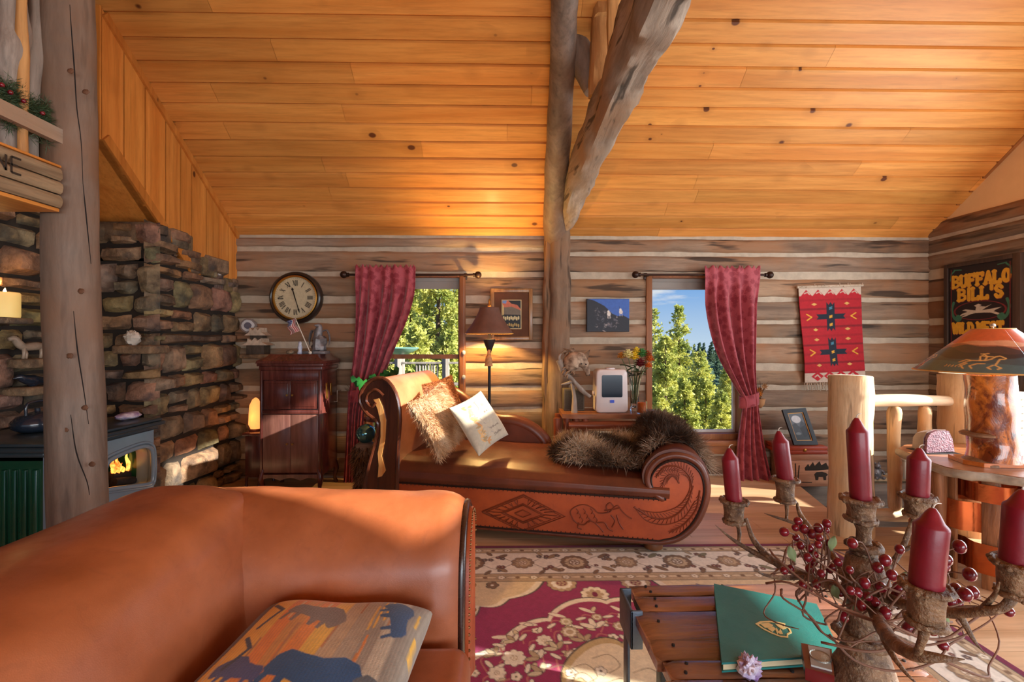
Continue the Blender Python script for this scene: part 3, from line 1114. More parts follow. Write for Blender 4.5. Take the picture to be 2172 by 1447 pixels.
# deck rail outside the left window
M['deck'] = wood('weathered_rail', S(120, 112, 104), S(170, 160, 148), 'z', 8, .8, .3)
t = thing('deck_rail', (at_y(900, 790, 6.6).x, 6.6, hill_h(-1, 6.6)), 'weathered wooden deck rail with thin pickets outside the left window', 'railing')
zt = at_y(900, 768, 6.6).z; zl = at_y(900, 812, 6.6).z
x0, x1 = at_y(780, 700, 6.6).x, at_y(985, 700, 6.6).x
mb = MB(); mb.box((x0, 6.57, zt - .03), (x1, 6.63, zt), bev=.005); mb.build('top_rail', M['deck'], t, world=True)
mb = MB(); mb.box((x0, 6.57, zl - .04), (x1, 6.63, zl), bev=.005); mb.build('bottom_rail', M['deck'], t, world=True)
for px in (845, 946):
    c = at_y(px, 700, 6.6)
    mb = MB(); mb.tube([(c.x, 6.6, hill_h(-1, 6.6)), (c.x, 6.6, zt + .10)], .055, 8, rough=.1)
    mb.build('post', M['deck'], t, world=True)
for i in range(8):
    c = at_y(884 + i * 6.2, 700, 6.6)
    mb = MB(); mb.tube([(c.x, 6.6, zl), (c.x + random.uniform(-.01, .01), 6.6, zt)], .017, 6, rough=.2)
    mb.build('picket', M['deck'], t, world=True)
M['green_enamel'] = mat('green_bowl', S(120, 168, 150), .35, var=.1)
t = thing('bird_bath', at_y(852, 740, 7.2), 'pale green shallow bowl on a post beyond the deck rail, left window', 'bird bath')
mb = MB(); mb.lathe([(.02, -.10), (.10, -.085), (.24, -.02), (.27, .01), (.26, .02), (.2, -.01), (.05, -.05)], 20); mb.build('bowl', M['green_enamel'], t)
mb = MB(); mb.tube([(0, 0, hill_h(-1.5, 7.2) - t.location.z), (0, 0, -.08)], .05, 8); mb.build('stand', M['deck'], t)
# ------------------------------------------------------------------ leather
def leather(name, c, c2, rough=0.36, bump=0.12, coat=0.25):
    m, n, l, b = new_mat(name)
    vec = coords(n, l)
    n1 = noise_tex(n, l, vec, 3.2, 5, 0.6)
    n2 = noise_tex(n, l, vec, 22, 5, 0.65, .8)
    out = mixc(n, l, maprange(n, l, n1, 0.35, 0.65), c2, c)
    out = mixc(n, l, maprange(n, l, n2, 0.55, 0.8, 0, .35), out, tuple(x * .6 for x in c2[:3]) + (1,))
    sc_ = noise_tex(n, l, coords(n, l, (1, 5, 5), (2, 2, 2)), 30, 3, .7, 2.0)
    out = mixc(n, l, maprange(n, l, sc_, 0.66, 0.74, 0, .25), out, tuple(min(1, x * 1.6) for x in c[:3]) + (1,))
    l.new(out, b.inputs['Base Color'])
    l.new(maprange(n, l, n2, .3, .7, rough - .06, rough + .1), b.inputs['Roughness'])
    b.inputs['Coat Weight'].default_value = coat
    b.inputs['Coat Roughness'].default_value = 0.28
    b.inputs['Specular IOR Level'].default_value = 0.5
    v = n.new('ShaderNodeTexVoronoi'); v.inputs['Scale'].default_value = 420
    l.new(vec, v.inputs['Vector'])
    mx = n.new('ShaderNodeMath'); mx.operation = 'MULTIPLY_ADD'
    l.new(v.outputs['Distance'], mx.inputs[0]); mx.inputs[1].default_value = .25; l.new(n2, mx.inputs[2])
    add_bump(n, l, b, mx.outputs[0], bump, 0.004)
    return m
M['sofa_leather'] = leather('sofa_leather', S(178, 104, 64), S(148, 80, 44), rough=.42, coat=.5)
M['chaise_leather'] = leather('chaise_leather', S(120, 62, 40), S(86, 44, 30), rough=.34)
M['tooled'] = leather('tooled_leather', S(190, 88, 40), S(156, 66, 28), rough=.42, bump=.2, coat=.1)
M['tan_roll'] = leather('tan_leather', S(190, 124, 84), S(158, 98, 64), rough=.35)
M['dark_trim'] = leather('dark_leather_trim', S(64, 32, 22), S(44, 22, 16), rough=.25, coat=.5)
M['carve'] = mat('carved_line', S(128, 56, 26), .6, var=.3)
M['carve_dark'] = mat('stitch_dark', S(40, 22, 16), .5)
M['stud'] = mat('antique_nailhead', S(120, 80, 44), .35, metal=.8)
M['gloss_wood'] = wood('polished_dark_wood', S(52, 26, 18), S(84, 42, 26), 'z', 6, .18, .05, coat=.8)
M['foot_wood'] = wood('bun_foot', S(90, 50, 26), S(130, 78, 42), 'z', 8, .4, .1)

# ------------------------------------------------------------------ the leather sofa in front
SX0, SX1 = -1.22, -0.095
sofa = thing('sofa', (-0.66, 0.75, 0), 'brown leather sofa in the front left corner with studded arm end', 'sofa')
mb = MB()
prof_b = [(-0.655, .30), (-0.675, .42), (-0.69, .52), (-0.705, .62), (-0.73, .70), (-0.775, .765), (-0.85, .80), (-0.95, .81), (-1.07, .80), (-1.17, .755), (-1.235, .66), (-1.25, .5), (-1.25, .12)]
pb_ = catmull([(a, 0, b) for a, b in prof_b], 4)
NB = len(pb_) - 1
def backf(u, v):
    q = u * NB; i = min(int(q), NB - 1); p = pb_[i].lerp(pb_[i + 1], q - i)
    yy = 0.05 + 1.42 * v
    # far end rounds over
    e = max(0.0, (v - .90) / .10)
    k = math.sqrt(max(0, 1 - e ** 2.6)) if e > 0 else 1
    zz = 0.40 + (p.z - .40) * (0.80 + .20 * k) if p.z > .40 else p.z
    cx = -0.98
    xx = cx + (p.x - cx) * (0.88 + .12 * k)
    bul = .018 * math.sin(math.pi * min(1, v * 1.0)) * math.sin(math.pi * min(1, u * 1.9))
    w = .006 * nz1(yy * 3, u * 6, 2) + .004 * nz1(yy * 9, u * 12, 4)
    return (xx + bul + w, yy, zz + bul * .5 + w)
mb.grid(backf, 60, 70)
cap = [backf(i / 60, 1.0) for i in range(61)]
mb.add(cap + [(-1.0, 1.47, .12)], [(i, i + 1, 61) for i in range(60)])
mb.build('backrest', M['sofa_leather'], sofa, 60, world=True)
# arm
prof_a = [(1.205, .30), (1.21, .44), (1.215, .54), (1.235, .64), (1.28, .715), (1.345, .762), (1.42, .778), (1.50, .765), (1.565, .71), (1.59, .60), (1.59, .10)]
pa_ = catmull([(0, a, b) for a, b in prof_a], 4)
NA = len(pa_) - 1
def armf(u, v, x0=-1.0, x1=-0.125):
    q = u * NA; i = min(int(q), NA - 1); p = pa_[i].lerp(pa_[i + 1], q - i)
    x = x0 + (x1 - x0) * v
    e = max(0.0, (v - .93) / .07)
    k = 1 - .10 * e ** 2
    zz = .3 + (p.z - .3) * (.965 + .035 * (1 - v)) if p.z > .3 else p.z
    cy = 1.40
    if p.z > .3: zz = .3 + (zz - .3) * (1 - .05 * e ** 2)
    w = .005 * nz1(x * 4, u * 5, 6) + .003 * nz1(x * 11, u * 12, 4)
    return (x, cy + (p.y - cy) * k + w, zz + w)
mb = MB()
mb.grid(armf, 50, 44)
c1_ = [armf(i / 50, 1.0) for i in range(51)]
mb.add(c1_ + [(-.125, 1.4, .1)], [(i + 1, i, 51) for i in range(50)])
mb.build('armrest', M['sofa_leather'], sofa, 60, world=True)
# tooled end panel with nailheads
mb = MB()
pts = [(p[1], p[2]) for p in c1_][::2]
cyz = (1.4, .45)
ins = [(cyz[0] + (a - cyz[0]) * .86, cyz[1] + (b - cyz[1]) * .93) for a, b in pts]
mb.prism(ins, lambda a, b, d: (d, a, b), -.125, -.098)
mb.build('arm_panel', M['tooled'], sofa, 40, world=True)
mb = MB()
mb.tube([(-.118, a, b) for a, b in [(cyz[0] + (a - cyz[0]) * .93, cyz[1] + (b - cyz[1]) * .97) for a, b in pts]], .012, 8)
mb.build('piping', M['dark_trim'], sofa, 60, world=True)
for i in range(len(ins) - 1):
    for q in (0, .5):
        mb = MB()
        a = ins[i][0] * (1 - q) + ins[i + 1][0] * q; b = ins[i][1] * (1 - q) + ins[i + 1][1] * q
        mb.ball((-.097, cyz[0] + (a - cyz[0]) * .95, cyz[1] + (b - cyz[1]) * .97), .0045, nu=6, nv=4)
        mb.build('stud', M['stud'], sofa, world=True)
sofa.location.z = .0095
mb = MB()
def cushion_box(mb, x0, x1, y0, y1, z0, z1, r=.05, crown=.02):
    mb.box((x0, y0, z0), (x1, y1, z1), bev=r, seg=5)
cushion_box(mb, -0.70, -0.085, .05, 1.20, .24, .462, .045)
mb.build('seat_cushion', M['sofa_leather'], sofa, 60, world=True)
mb = MB()
mb.box((-1.2, .05, .06), (-.12, 1.2, .24), bev=.02)
mb.build('seat_base', M['sofa_leather'], sofa, 40, world=True)
for (fx, fy) in ((-.18, .15), (-.18, 1.5), (-1.15, 1.4), (-1.15, .15)):
    mb = MB(); mb.lathe([(.03, 0), (.045, .03), (.04, .06), (.04, .11)], 14, (fx, fy, 0)); mb.build('foot', M['foot_wood'], sofa, world=True)

# ------------------------------------------------------------------ painted cushions
M['cloth_paint'] = painted('woven_picture', .9, bump=.35, bscale=260, sheen=.3)
def painted_cushion(name, img, Wd, Hd, Td, material, Mx, parent=None, back=None, pinch=.06, seed=0, full=.55):
    """closed cushion, picture on its front (+z in its own frame), placed by matrix Mx."""
    h, w = img.shape[:2]
    u, v = np.meshgrid(np.linspace(-1, 1, w), np.linspace(1, -1, h))
    dome = ((1 - np.abs(u) ** 2.6) * (1 - np.abs(v) ** 2.6)) ** full
    rs = np.random.default_rng(seed)
    x = u * Wd / 2 * (1 - pinch * (1 - np.abs(v) ** 2) * np.abs(u) ** 3)
    y = v * Hd / 2 * (1 - pinch * (1 - np.abs(u) ** 2) * np.abs(v) ** 3)
    wr = .006 * np.sin(u * 5 + v * 3 + seed) * dome
    z = Td / 2 * dome + wr
    top = np.stack([x, y, z], -1).reshape(-1, 3)
    bot = np.stack([x, y, -Td / 2 * dome + wr], -1).reshape(-1, 3)
    idx = np.arange(h * w).reshape(h, w)
    F1 = np.stack([idx[:-1, :-1], idx[1:, :-1], idx[1:, 1:], idx[:-1, 1:]], -1).reshape(-1, 4)
    k = np.arange(h * w); on_edge = np.zeros((h, w), bool); on_edge[0] = on_edge[-1] = True; on_edge[:, 0] = on_edge[:, -1] = True
    mp = np.where(on_edge.ravel(), k, k + h * w)
    F2 = mp[F1[:, ::-1]]
    V = np.concatenate([top, bot])
    bc = np.array(back if back is not None else img.mean((0, 1)))
    C = np.concatenate([img.reshape(-1, 3), np.tile(bc[:3], (h * w, 1))])
    R3 = np.array(Mx.to_3x3()); T3 = np.array(Mx.translation)
    V = V @ R3.T + T3
    o = np_mesh(name, V, np.concatenate([F1, F2]), material, parent, True, C)
    return o

def buffalo(c, cx, cy, s, colr, flip=1, rot=0.0):
    pts = [(-1.0, .15), (-1.05, -.1), (-.85, -.35), (-.5, -.62), (-.15, -.62), (.15, -.38), (.5, -.30), (.85, -.28), (1.0, -.1), (1.02, .2),
           (.95, .25), (.98, .62), (.85, .62), (.80, .28), (.62, .26), (.55, .62), (.42, .62), (.42, .25), (.0, .28), (-.15, .62), (-.28, .62), (-.3, .3), (-.42, .3), (-.48, .62), (-.6, .62), (-.6, .3), (-.72, .42), (-.85, .45), (-.95, .3)]
    ca, sa = math.cos(rot), math.sin(rot)
    P = []
    for a, b in pts:
        a *= flip
        P.append((cx + (a * ca - b * sa) * s / c.asp, cy + (a * sa + b * ca) * s))
    c.poly(P, colr)
c = Canvas(170, 170, S(206, 140, 52))
yel, org, gry, blu, nav, tan_ = S(236, 184, 60), S(232, 140, 36), S(128, 112, 98), S(52, 84, 120), S(44, 52, 84), S(190, 160, 120)
for i in range(12):
    x0 = i / 12
    colr = [S(96, 70, 96), yel, yel, org, S(214, 150, 60), org, yel, tan_, S(176, 156, 128), S(160, 146, 126), S(196, 184, 160), S(150, 140, 124)][i]
    c.poly([(x0 - .02, 0), (x0 + .09, 0), (x0 + .09, 1), (x0 - .02, 1)], colr)
for k in range(26):
    xx = random.random(); yy = random.random(); L = random.uniform(.1, .3)
    c.line([(xx, yy), (xx + .003, yy + L)], .012, random.choice([yel, org, S(220, 190, 130), S(180, 120, 60)]))
buffalo(c, .42, .24, .17, gry, -1, .3)
buffalo(c, .24, .62, .13, S(72, 76, 130), 1, .2)
buffalo(c, .62, .66, .25, S(28, 76, 128), -1, .35)
buffalo(c, .86, .22, .15, S(44, 78, 122), 1, 1.2)
buffalo(c, .88, .72, .12, S(92, 96, 100), 1, 1.2)
buffalo(c, .30, .90, .14, S(120, 106, 96), -1, .2)
c.poly([(0, 0), (.10, 0), (.05, 1), (0, 1)], S(70, 56, 80))
c.line([(.11, .12), (.2, .2), (.14, .33)], .022, nav); c.line([(.13, .40), (.2, .48), (.15, .6)], .022, nav)
img = c.out()
wv = np.sin(np.linspace(0, 170 * math.pi / 1.5, img.shape[1]))[None, :, None]
img = img * (1 + .12 * wv)
Mx = Matrix.Translation((-.415, 0.965, .537)) @ Matrix.Rotation(R(-4), 4, 'Z') @ Matrix.Rotation(R(2), 4, 'X')
o = painted_cushion('woven_cushion', np.clip(img, 0, 1), .43, .46, .135, M['cloth_paint'], Mx, None, S(150, 140, 126), seed=2, pinch=.03, full=.32)
tag(o, 'woven cushion with bison silhouettes lying on the brown leather sofa seat', 'cushion')

# ------------------------------------------------------------------ carved leather chaise
CH0 = Vector((-1.02, 3.07, 0)); CHR = math.atan2(-.254, 1.087)
chaise = thing('chaise_longue', CH0, 'brown leather chaise longue with tooled side panel and rolled ends', 'chaise', rz=CHR)
ux = Vector((math.cos(CHR), math.sin(CHR), 0)); uy = Vector((-math.sin(CHR), math.cos(CHR), 0))
def cpl(px, py, yl=0.0):
    """pixel -> (x, z) on the chaise's own plane local y = yl."""
    d = ray(px, py); P0 = CH0 + uy * yl
    t = (P0 - EYE).dot(uy) / d.dot(uy)
    p = EYE + d * t - P0
    return (p.dot(ux), p.z)
DEP = .80
zbase = 0.075
# seam line between the panel and the seat
s0 = cpl(842, 1023); s1 = cpl(1412, 1059)
scx, scz = cpl(1434, 1054)
def cpath(P, n=5): return [(p.x, p.z) for p in catmull([(q_[0], 0, q_[1]) for q_ in (cpl(*p) for p in P)], n)]
OUT = [(1400, 1155), (1440, 1147), (1475, 1122), (1497, 1085), (1507, 1045), (1503, 1010), (1490, 980), (1465, 962), (1432, 955), (1400, 962), (1376, 982), (1364, 1006), (1368, 1030), (1384, 1050), (1410, 1062)]
INN = [(1398, 1147), (1434, 1138), (1464, 1114), (1484, 1080), (1493, 1042), (1488, 1010), (1472, 989), (1448, 978), (1420, 978), (1396, 990), (1382, 1010), (1383, 1030), (1393, 1046), (1413, 1059)]
out_p, inn_p = cpath(OUT), cpath(INN)
RS = cpl(1507, 1045)[0] - scx
zlow = cpl(1400, 1156)[1]
x_left = cpl(778, 1045)[0]
body = [(x_left + .04, zlow)] + out_p + [(s0[0], s0[1]), (x_left + .04, s0[1])]
mb = MB()
mb.prism(body, lambda a, b, d: (a, d, b), .02, DEP - .02)
mb.build('frame', M['chaise_leather'], chaise, 50)
mb = MB()
roll = out_p[4:]
fs_ = [Vector((a, .0, b)) for a, b in roll]
mb.prism([(scx + (a - scx) * 1.02, scz + (b - scz) * 1.02) for a, b in roll], lambda a, b, d: (a, d, b), .008, DEP)
mb.build('rolled_foot', M['chaise_leather'], chaise, 50)
# front panel
mb = MB()
pan = [(x_left + .02, zlow + .008)] + inn_p + [s0, (x_left + .02, s0[1])]
mb.prism(pan, lambda a, b, d: (a, d, b), -.004, .03)
mb.build('front_panel', M['tooled'], chaise, 30)
# stitching round the panel
mb = MB()
loop = [Vector((a, -.006, b)) for a, b in pan]
mb.tube(loop + [loop[0]], .006, 6)
for p, q in zip(loop, loop[1:]):
    L = (q - p).length
    for k in range(int(L / .028)):
        m_ = p.lerp(q, (k + .5) / max(1, L / .028))
        n_ = Vector((-(q - p).z, 0, (q - p).x)).normalized() * .012
        mb.tube([m_ - n_, m_ + n_], .0025, 4)
mb.build('stitching', M['carve_dark'], chaise)
# carved pictures
mb = MB()
def cp(px, py): a, b = cpl(px, py); return Vector((a, -.006, b))
def carve(pxs, r=.0035, closed=False):
    P = [cp(*p) for p in pxs]
    if closed: P.append(P[0])
    mb.tube(P, r, 5)
cx0, cy0 = 1109, 1089
for k, r in ((1.0, .005), (.90, .003), (.52, .005), (.44, .003), (.2, .004)):
    carve([(cx0 - 86 * k, cy0 - 4 * k), (cx0 + 2 * k, cy0 - 40 * k), (cx0 + 90 * k, cy0 + 6 * k), (cx0 + 2 * k, cy0 + 38 * k)], r, True)
for i in range(5):
    for sgx in (-1, 1):
        for sgy in (-1, 1):
            t = .12 + i * .17
            ax, ay = cx0 + sgx * 78 * (1 - t), cy0 + sgy * 36 * t
            bx, by = cx0 + sgx * 52 * (1 - t), cy0 + sgy * 22 * t
            carve([(ax - 3, ay), (bx, by), (ax + 5, ay + 1)], .003)
# rider chasing a bison
def lp(pts, r=.004, sm=4):
    P = catmull([cp(*p) for p in pts], sm); mb.tube(P, r, 5)
lp([(1216, 1102), (1210, 1085), (1222, 1074), (1240, 1070), (1258, 1078), (1270, 1088), (1292, 1086), (1300, 1078), (1310, 1072), (1318, 1082), (1330, 1094), (1340, 1100)])
lp([(1216, 1102), (1226, 1110), (1240, 1112), (1250, 1104), (1264, 1108), (1282, 1108), (1290, 1120), (1300, 1126)])
lp([(1228, 1108), (1226, 1118), (1234, 1122)]); lp([(1262, 1108), (1272, 1118), (1280, 1128)]); lp([(1290, 1086), (1286, 1074), (1294, 1066), (1302, 1074)])
lp([(1308, 1092), (1314, 1110), (1322, 1122)]); lp([(1296, 1092), (1304, 1104), (1298, 1118)]); lp([(1282, 1082), (1300, 1080), (1316, 1076)])
for k in range(9):
    a = (1222 + k * 5, 1078 + (k % 3) * 9); lp([a, (a[0] + 5, a[1] + 6), (a[0] + 2, a[1] + 12)], .0025)
# feathers of the scroll
for f in ([(1345, 1075), (1385, 1098), (1425, 1096), (1455, 1070), (1470, 1030)], [(1420, 1128), (1450, 1112), (1476, 1080), (1484, 1040)], [(1392, 1010), (1410, 990), (1440, 990), (1462, 1010), (1468, 1035)], [(1404, 1030), (1415, 1010), (1432, 1008), (1440, 1025)]):
    lp(f, .005)
    P = catmull([Vector((a, b, 0)) for a, b in f], 5)
    for i in range(1, len(P) - 1, 1):
        t = (P[i + 1] - P[i - 1]).normalized(); nn = Vector((-t.y, t.x, 0))
        w = 13 * math.sin(math.pi * i / len(P))
        for sg in (-1, 1):
            q = P[i] + nn * w * sg - t * 9
            carve([(P[i].x, P[i].y), (q.x, q.y)], .002)
lp([(1345, 1075), (1362, 1082), (1400, 1086), (1440, 1072), (1462, 1040), (1462, 1012)], .003); lp([(1345, 1075), (1372, 1104), (1412, 1112), (1450, 1098), (1474, 1062)], .003)
mb.build('carving', M['carve'], chaise)
# bottom and front trim
mb = MB()
midp = [((a[0] + b[0]) / 2, (a[1] + b[1]) / 2) for a, b in zip(cpath(OUT, 4), cpath(INN + [(1413, 1059)], 4))]
mb.tube([(x_left + .03, .004, zlow + .002)] + [(a, .004, b) for a, b in midp], [.011] + [.020] * 40 + [.008], 10)
mb.build('trim', M['chaise_leather'], chaise, 60)
# seat
mb = MB()
st = .455
xs0, xs1 = s0[0] - .02, s1[0] + .02
def seatf(u, v):
    # u across the depth, round the front edge; v along the length
    x = xs0 + (xs1 - xs0) * v
    zs = s0[1] + (s1[1] - s0[1]) * v
    zt_ = st + .02 * (1 - v) - .015 * v
    pr = [(-.002, zs), (-.022, zs + .035), (-.02, zs + (zt_ - zs) * .55), (.03, zt_ - .015), (.12, zt_ + .008), (.4, zt_ + .02), (.7, zt_ + .01), (DEP - .02, zt_ - .02), (DEP - .02, zs)]
    q = u * (len(pr) - 1); i = min(int(q), len(pr) - 2); f = q - i
    yy = pr[i][0] * (1 - f) + pr[i + 1][0] * f; zz = pr[i][1] * (1 - f) + pr[i + 1][1] * f
    zz += (.006 * nz1(x * 3, yy * 3, 1) + .003 * math.sin(x * 26 + yy * 6) * max(0, 1 - abs(yy - .35) / .4)) * (1 if i in (3, 4, 5, 6) else .2)
    return (x, yy, zz)
mb.grid(seatf, 40, 70)
mb.build('seat', M['chaise_leather'], chaise, 180)
# raised head: rolled back
head = [cpl(845, 1060), cpl(846, 1000), cpl(848, 940), cpl(852, 890), cpl(848, 850), cpl(836, 820), cpl(816, 802), cpl(792, 806), cpl(772, 826), cpl(768, 852), cpl(784, 878), cpl(802, 890), cpl(806, 908),
        cpl(798, 945), cpl(786, 985), cpl(778, 1030), (x_left, zlow + .05), (x_left + .02, zlow), (s0[0], zlow)]
hp = [(p.x, p.z) for p in catmull([(a, 0, b) for a, b in head[:-2]], 4)] + head[-2:]
mb = MB()
mb.prism(hp, lambda a, b, d: (a, d, b), .0, DEP - .03)
o = mb.build('head_roll', M['tan_roll'], chaise, 50)
# front of the head: polished wood plate with an inset strip of hide
hc = (sum(p[0] for p in hp) / len(hp), sum(p[1] for p in hp) / len(hp))
mb = MB()
mb.prism(hp, lambda a, b, d: (a, d, b), -.022, .0)
mb.tube([(a, -.022, b) for a, b in hp[::2]] + [(hp[0][0], -.022, hp[0][1])], .014, 8)
mb.build('head_plate', M['gloss_wood'], chaise, 40)
mb = MB()
mb.tube([Vector((*cpl(818, 838), 0)).xzy + Vector((0, -.028, 0)), Vector((cpl(802, 826)[0], -.028, cpl(802, 826)[1])), Vector((cpl(786, 834)[0], -.028, cpl(786, 834)[1])), Vector((cpl(782, 850)[0], -.028, cpl(782, 850)[1])), Vector((cpl(793, 862)[0], -.028, cpl(793, 862)[1])), Vector((cpl(802, 852)[0], -.028, cpl(802, 852)[1]))], .011, 8, per=4)
mb.build('scroll_carving', M['gloss_wood'], chaise)
M['inlay'] = wood('burl_inlay', S(206, 128, 58), S(244, 196, 124), 'z', 14, .3, .1, coat=.4)
hid = [(797, 846), (808, 844), (816, 862), (823, 890), (821, 930), (814, 965), (822, 996), (814, 1008), (806, 1010), (808, 985), (806, 960), (812, 925), (812, 895), (806, 868)]
mb = MB()
mb.prism([cpl(*p) for p in hid], lambda a, b, d: (a, d, b), -.030, -.02)
mb.build('inlay', M['inlay'], chaise)
# low back sweeping down along the far side
bk = [cpl(900, 940, .70), cpl(905, 830, .70), cpl(960, 838, .70), cpl(1000, 868, .70), cpl(1050, 893, .70), cpl(1090, 897, .70), cpl(1125, 912, .70), cpl(1152, 938, .70), cpl(1156, 960, .70)]
bp = [(p.x, p.z) for p in catmull([(a, 0, b) for a, b in bk], 4)]
mb = MB()
mb.prism(bp, lambda a, b, d: (a, d, b), .70, .80)
mb.tube([(a, .75, b) for a, b in bp[4:]], .055, 10)
mb.build('side_back', M['chaise_leather'], chaise, 50)
for (fx, fy) in ((cpl(1388, 1150)[0], .08), (cpl(1388, 1150)[0], .70), (.12, .08), (.12, .70)):
    f0 = .0095 if fx > .5 and fy < .5 else 0
    mb = MB(); mb.lathe([(.035, f0), (.055, .02), (.058, .05), (.045, zlow + .01), (.04, zlow + .06)], 16, (fx, fy, 0)); mb.build('foot', M['foot_wood'], chaise)

# fur throw over the foot of the chaise
def fur_strands(P, Nn, L, w, rs, colfn, lie=(0, 0, -1), curl=.5, segs=3):
    """tapered hair blades on points P with normals Nn."""
    n = len(P)
    lie = np.asarray(lie, float)
    t = Nn * .55 + lie * .55 + rs.normal(0, curl * .5, (n, 3))
    t /= np.linalg.norm(t, axis=1)[:, None]
    side = np.cross(t, rs.normal(0, 1, (n, 3))); side /= np.linalg.norm(side, axis=1)[:, None] + 1e-9
    Ls = L * rs.uniform(.6, 1.3, (n, 1))
    wave = rs.normal(0, curl, (n, 3)) * Ls * .4
    V = []
    for k in range(segs):
        f = k / segs
        c_ = P + t * Ls * f + wave * f * f + lie * Ls * .35 * f * f
        V.append(c_ - side * w * (1 - f * .7)); V.append(c_ + side * w * (1 - f * .7))
    V.append(P + t * Ls + wave + lie * Ls * .35)
    V = np.stack(V, 1)
    m = V.shape[1]
    fs = []
    for k in range(segs - 1):
        fs += [(2 * k, 2 * k + 1, 2 * k + 3), (2 * k, 2 * k + 3, 2 * k + 2)]
    fs.append((2 * segs - 2, 2 * segs - 1, 2 * segs))
    fs = np.array(fs)
    Fc = (np.arange(n)[:, None, None] * m + fs[None]).reshape(-1, 3)
    C = np.repeat(colfn(n, rs), m, 0)
    grad = np.linspace(.9, 1.05, segs + 1).repeat(2)[:m]
    C = (C.reshape(n, m, 3) * grad[None, :, None]).reshape(-1, 3)
    return V.reshape(-1, 3), Fc, C
M['fur'] = painted('fur_hair', .55, spec=.3)
rs = np.random.default_rng(3)
TOPC = [cpl(*p) for p in ((1364, 1006), (1376, 982), (1400, 962), (1432, 955), (1465, 962), (1490, 980), (1503, 1010), (1507, 1045))]
def base_top(x, y):
    if x <= TOPC[0][0]: return st + .02
    return max(st + .02 if x < TOPC[2][0] else 0, float(np.interp(x, [p[0] for p in TOPC], [p[1] for p in TOPC]))) + .015
thx = [cpl(1152, 960)[0], cpl(1530, 985)[0]]
def throw_pt(u, v):
    x = thx[0] + .02 + (scx + RS + .06 - thx[0] - .02) * u
    # near edge sits back on the seat to the left, comes forward in the middle, drapes over the roll at the right
    y0 = .14 - .04 * math.sin(u * 3.1) + .16 * max(0, (u - .62) / .38) + .12 * max(0, (.12 - u) / .12)
    y1 = DEP + .02
    y = y0 + (y1 - y0) * v
    z = base_top(min(x, scx + RS * .80), y)
    if x > scx + RS * .8:
        z -= (x - scx - RS * .8) * 1.6
    edge = min(1, u / .12, (1 - u) / .05 + .3, v / .10, (1 - v) / .08)
    hump = .034 + .035 * math.exp(-((u - .52) / .22) ** 2 - ((v - .65) / .35) ** 2) + .05 * math.exp(-((u - .18) / .13) ** 2 - ((v - .35) / .3) ** 2)
    fold = .028 * math.sin(7 * u - 5 * v + 1.0) + .03 * nz1(x * 4, y * 4, 3)
    z += (hump + fold * .8) * max(0, min(1, edge)) ** .6 + .012
    return (x, y, z)
nu_, nv_ = 60, 40
G = np.array([[throw_pt(i / nu_, j / nv_) for i in range(nu_ + 1)] for j in range(nv_ + 1)])
du = np.gradient(G, axis=1); dv = np.gradient(G, axis=0)
NN = np.cross(du, dv); NN /= np.linalg.norm(NN, axis=2)[:, :, None]
nh = 46000
fi = rs.uniform(0, nu_ - .001, nh); fj = rs.uniform(0, nv_ - .001, nh)
i0, j0 = fi.astype(int), fj.astype(int); a_, b_ = (fi - i0)[:, None], (fj - j0)[:, None]
def bil(A): return A[j0, i0] * (1 - a_) * (1 - b_) + A[j0, i0 + 1] * a_ * (1 - b_) + A[j0 + 1, i0] * (1 - a_) * b_ + A[j0 + 1, i0 + 1] * a_ * b_
Pp, Nq = bil(G), bil(NN)
pal = np.array([S(72, 56, 46)[:3], S(118, 94, 76)[:3], S(188, 162, 136)[:3], S(236, 218, 194)[:3]])
pw = np.clip(np.array([nz1(p[0] * 5, p[1] * 5, 9) for p in Pp]) * 1.1 + .42 - (fi / nu_ - .2) * .35 , 0, 1)
def ccol(n, rs_):
    t = np.clip(pw + rs_.normal(0, .16, n), 0, .999) * 3
    k = t.astype(int); f = (t - k)[:, None]
    return pal[k] * (1 - f) + pal[k + 1] * f
lie = np.stack([.45 + 0 * pw, -.55 + 0 * pw, -.35 + 0 * pw], 1) * .8
Vf, Ff, Cf = fur_strands(Pp, Nq, .060, .0016, rs, ccol, (.15, -.55, -.25), .55)
# the hide under the hair, closed below
gv = G.reshape(-1, 3); gid = np.arange(len(gv)).reshape(nv_ + 1, nu_ + 1)
q4 = np.stack([gid[:-1, :-1], gid[:-1, 1:], gid[1:, 1:], gid[1:, :-1]], -1).reshape(-1, 4)
tri = np.concatenate([q4[:, [0, 1, 2]], q4[:, [0, 2, 3]]])
under = gv - np.array([0, 0, .012])
Vall = np.concatenate([gv, under, Vf]); Fall = np.concatenate([tri, tri[:, ::-1] + len(gv), Ff + 2 * len(gv)])
Call = np.concatenate([np.tile(pal[0] * .8, (2 * len(gv), 1)), Cf])
fur = np_mesh('fur_throw', Vall, Fall, M['fur'], None, True, Call)
fur.location = CH0; fur.rotation_euler = (0, 0, CHR)
tag(fur, 'shaggy brown fur throw draped over the foot end of the leather chaise', 'throw')

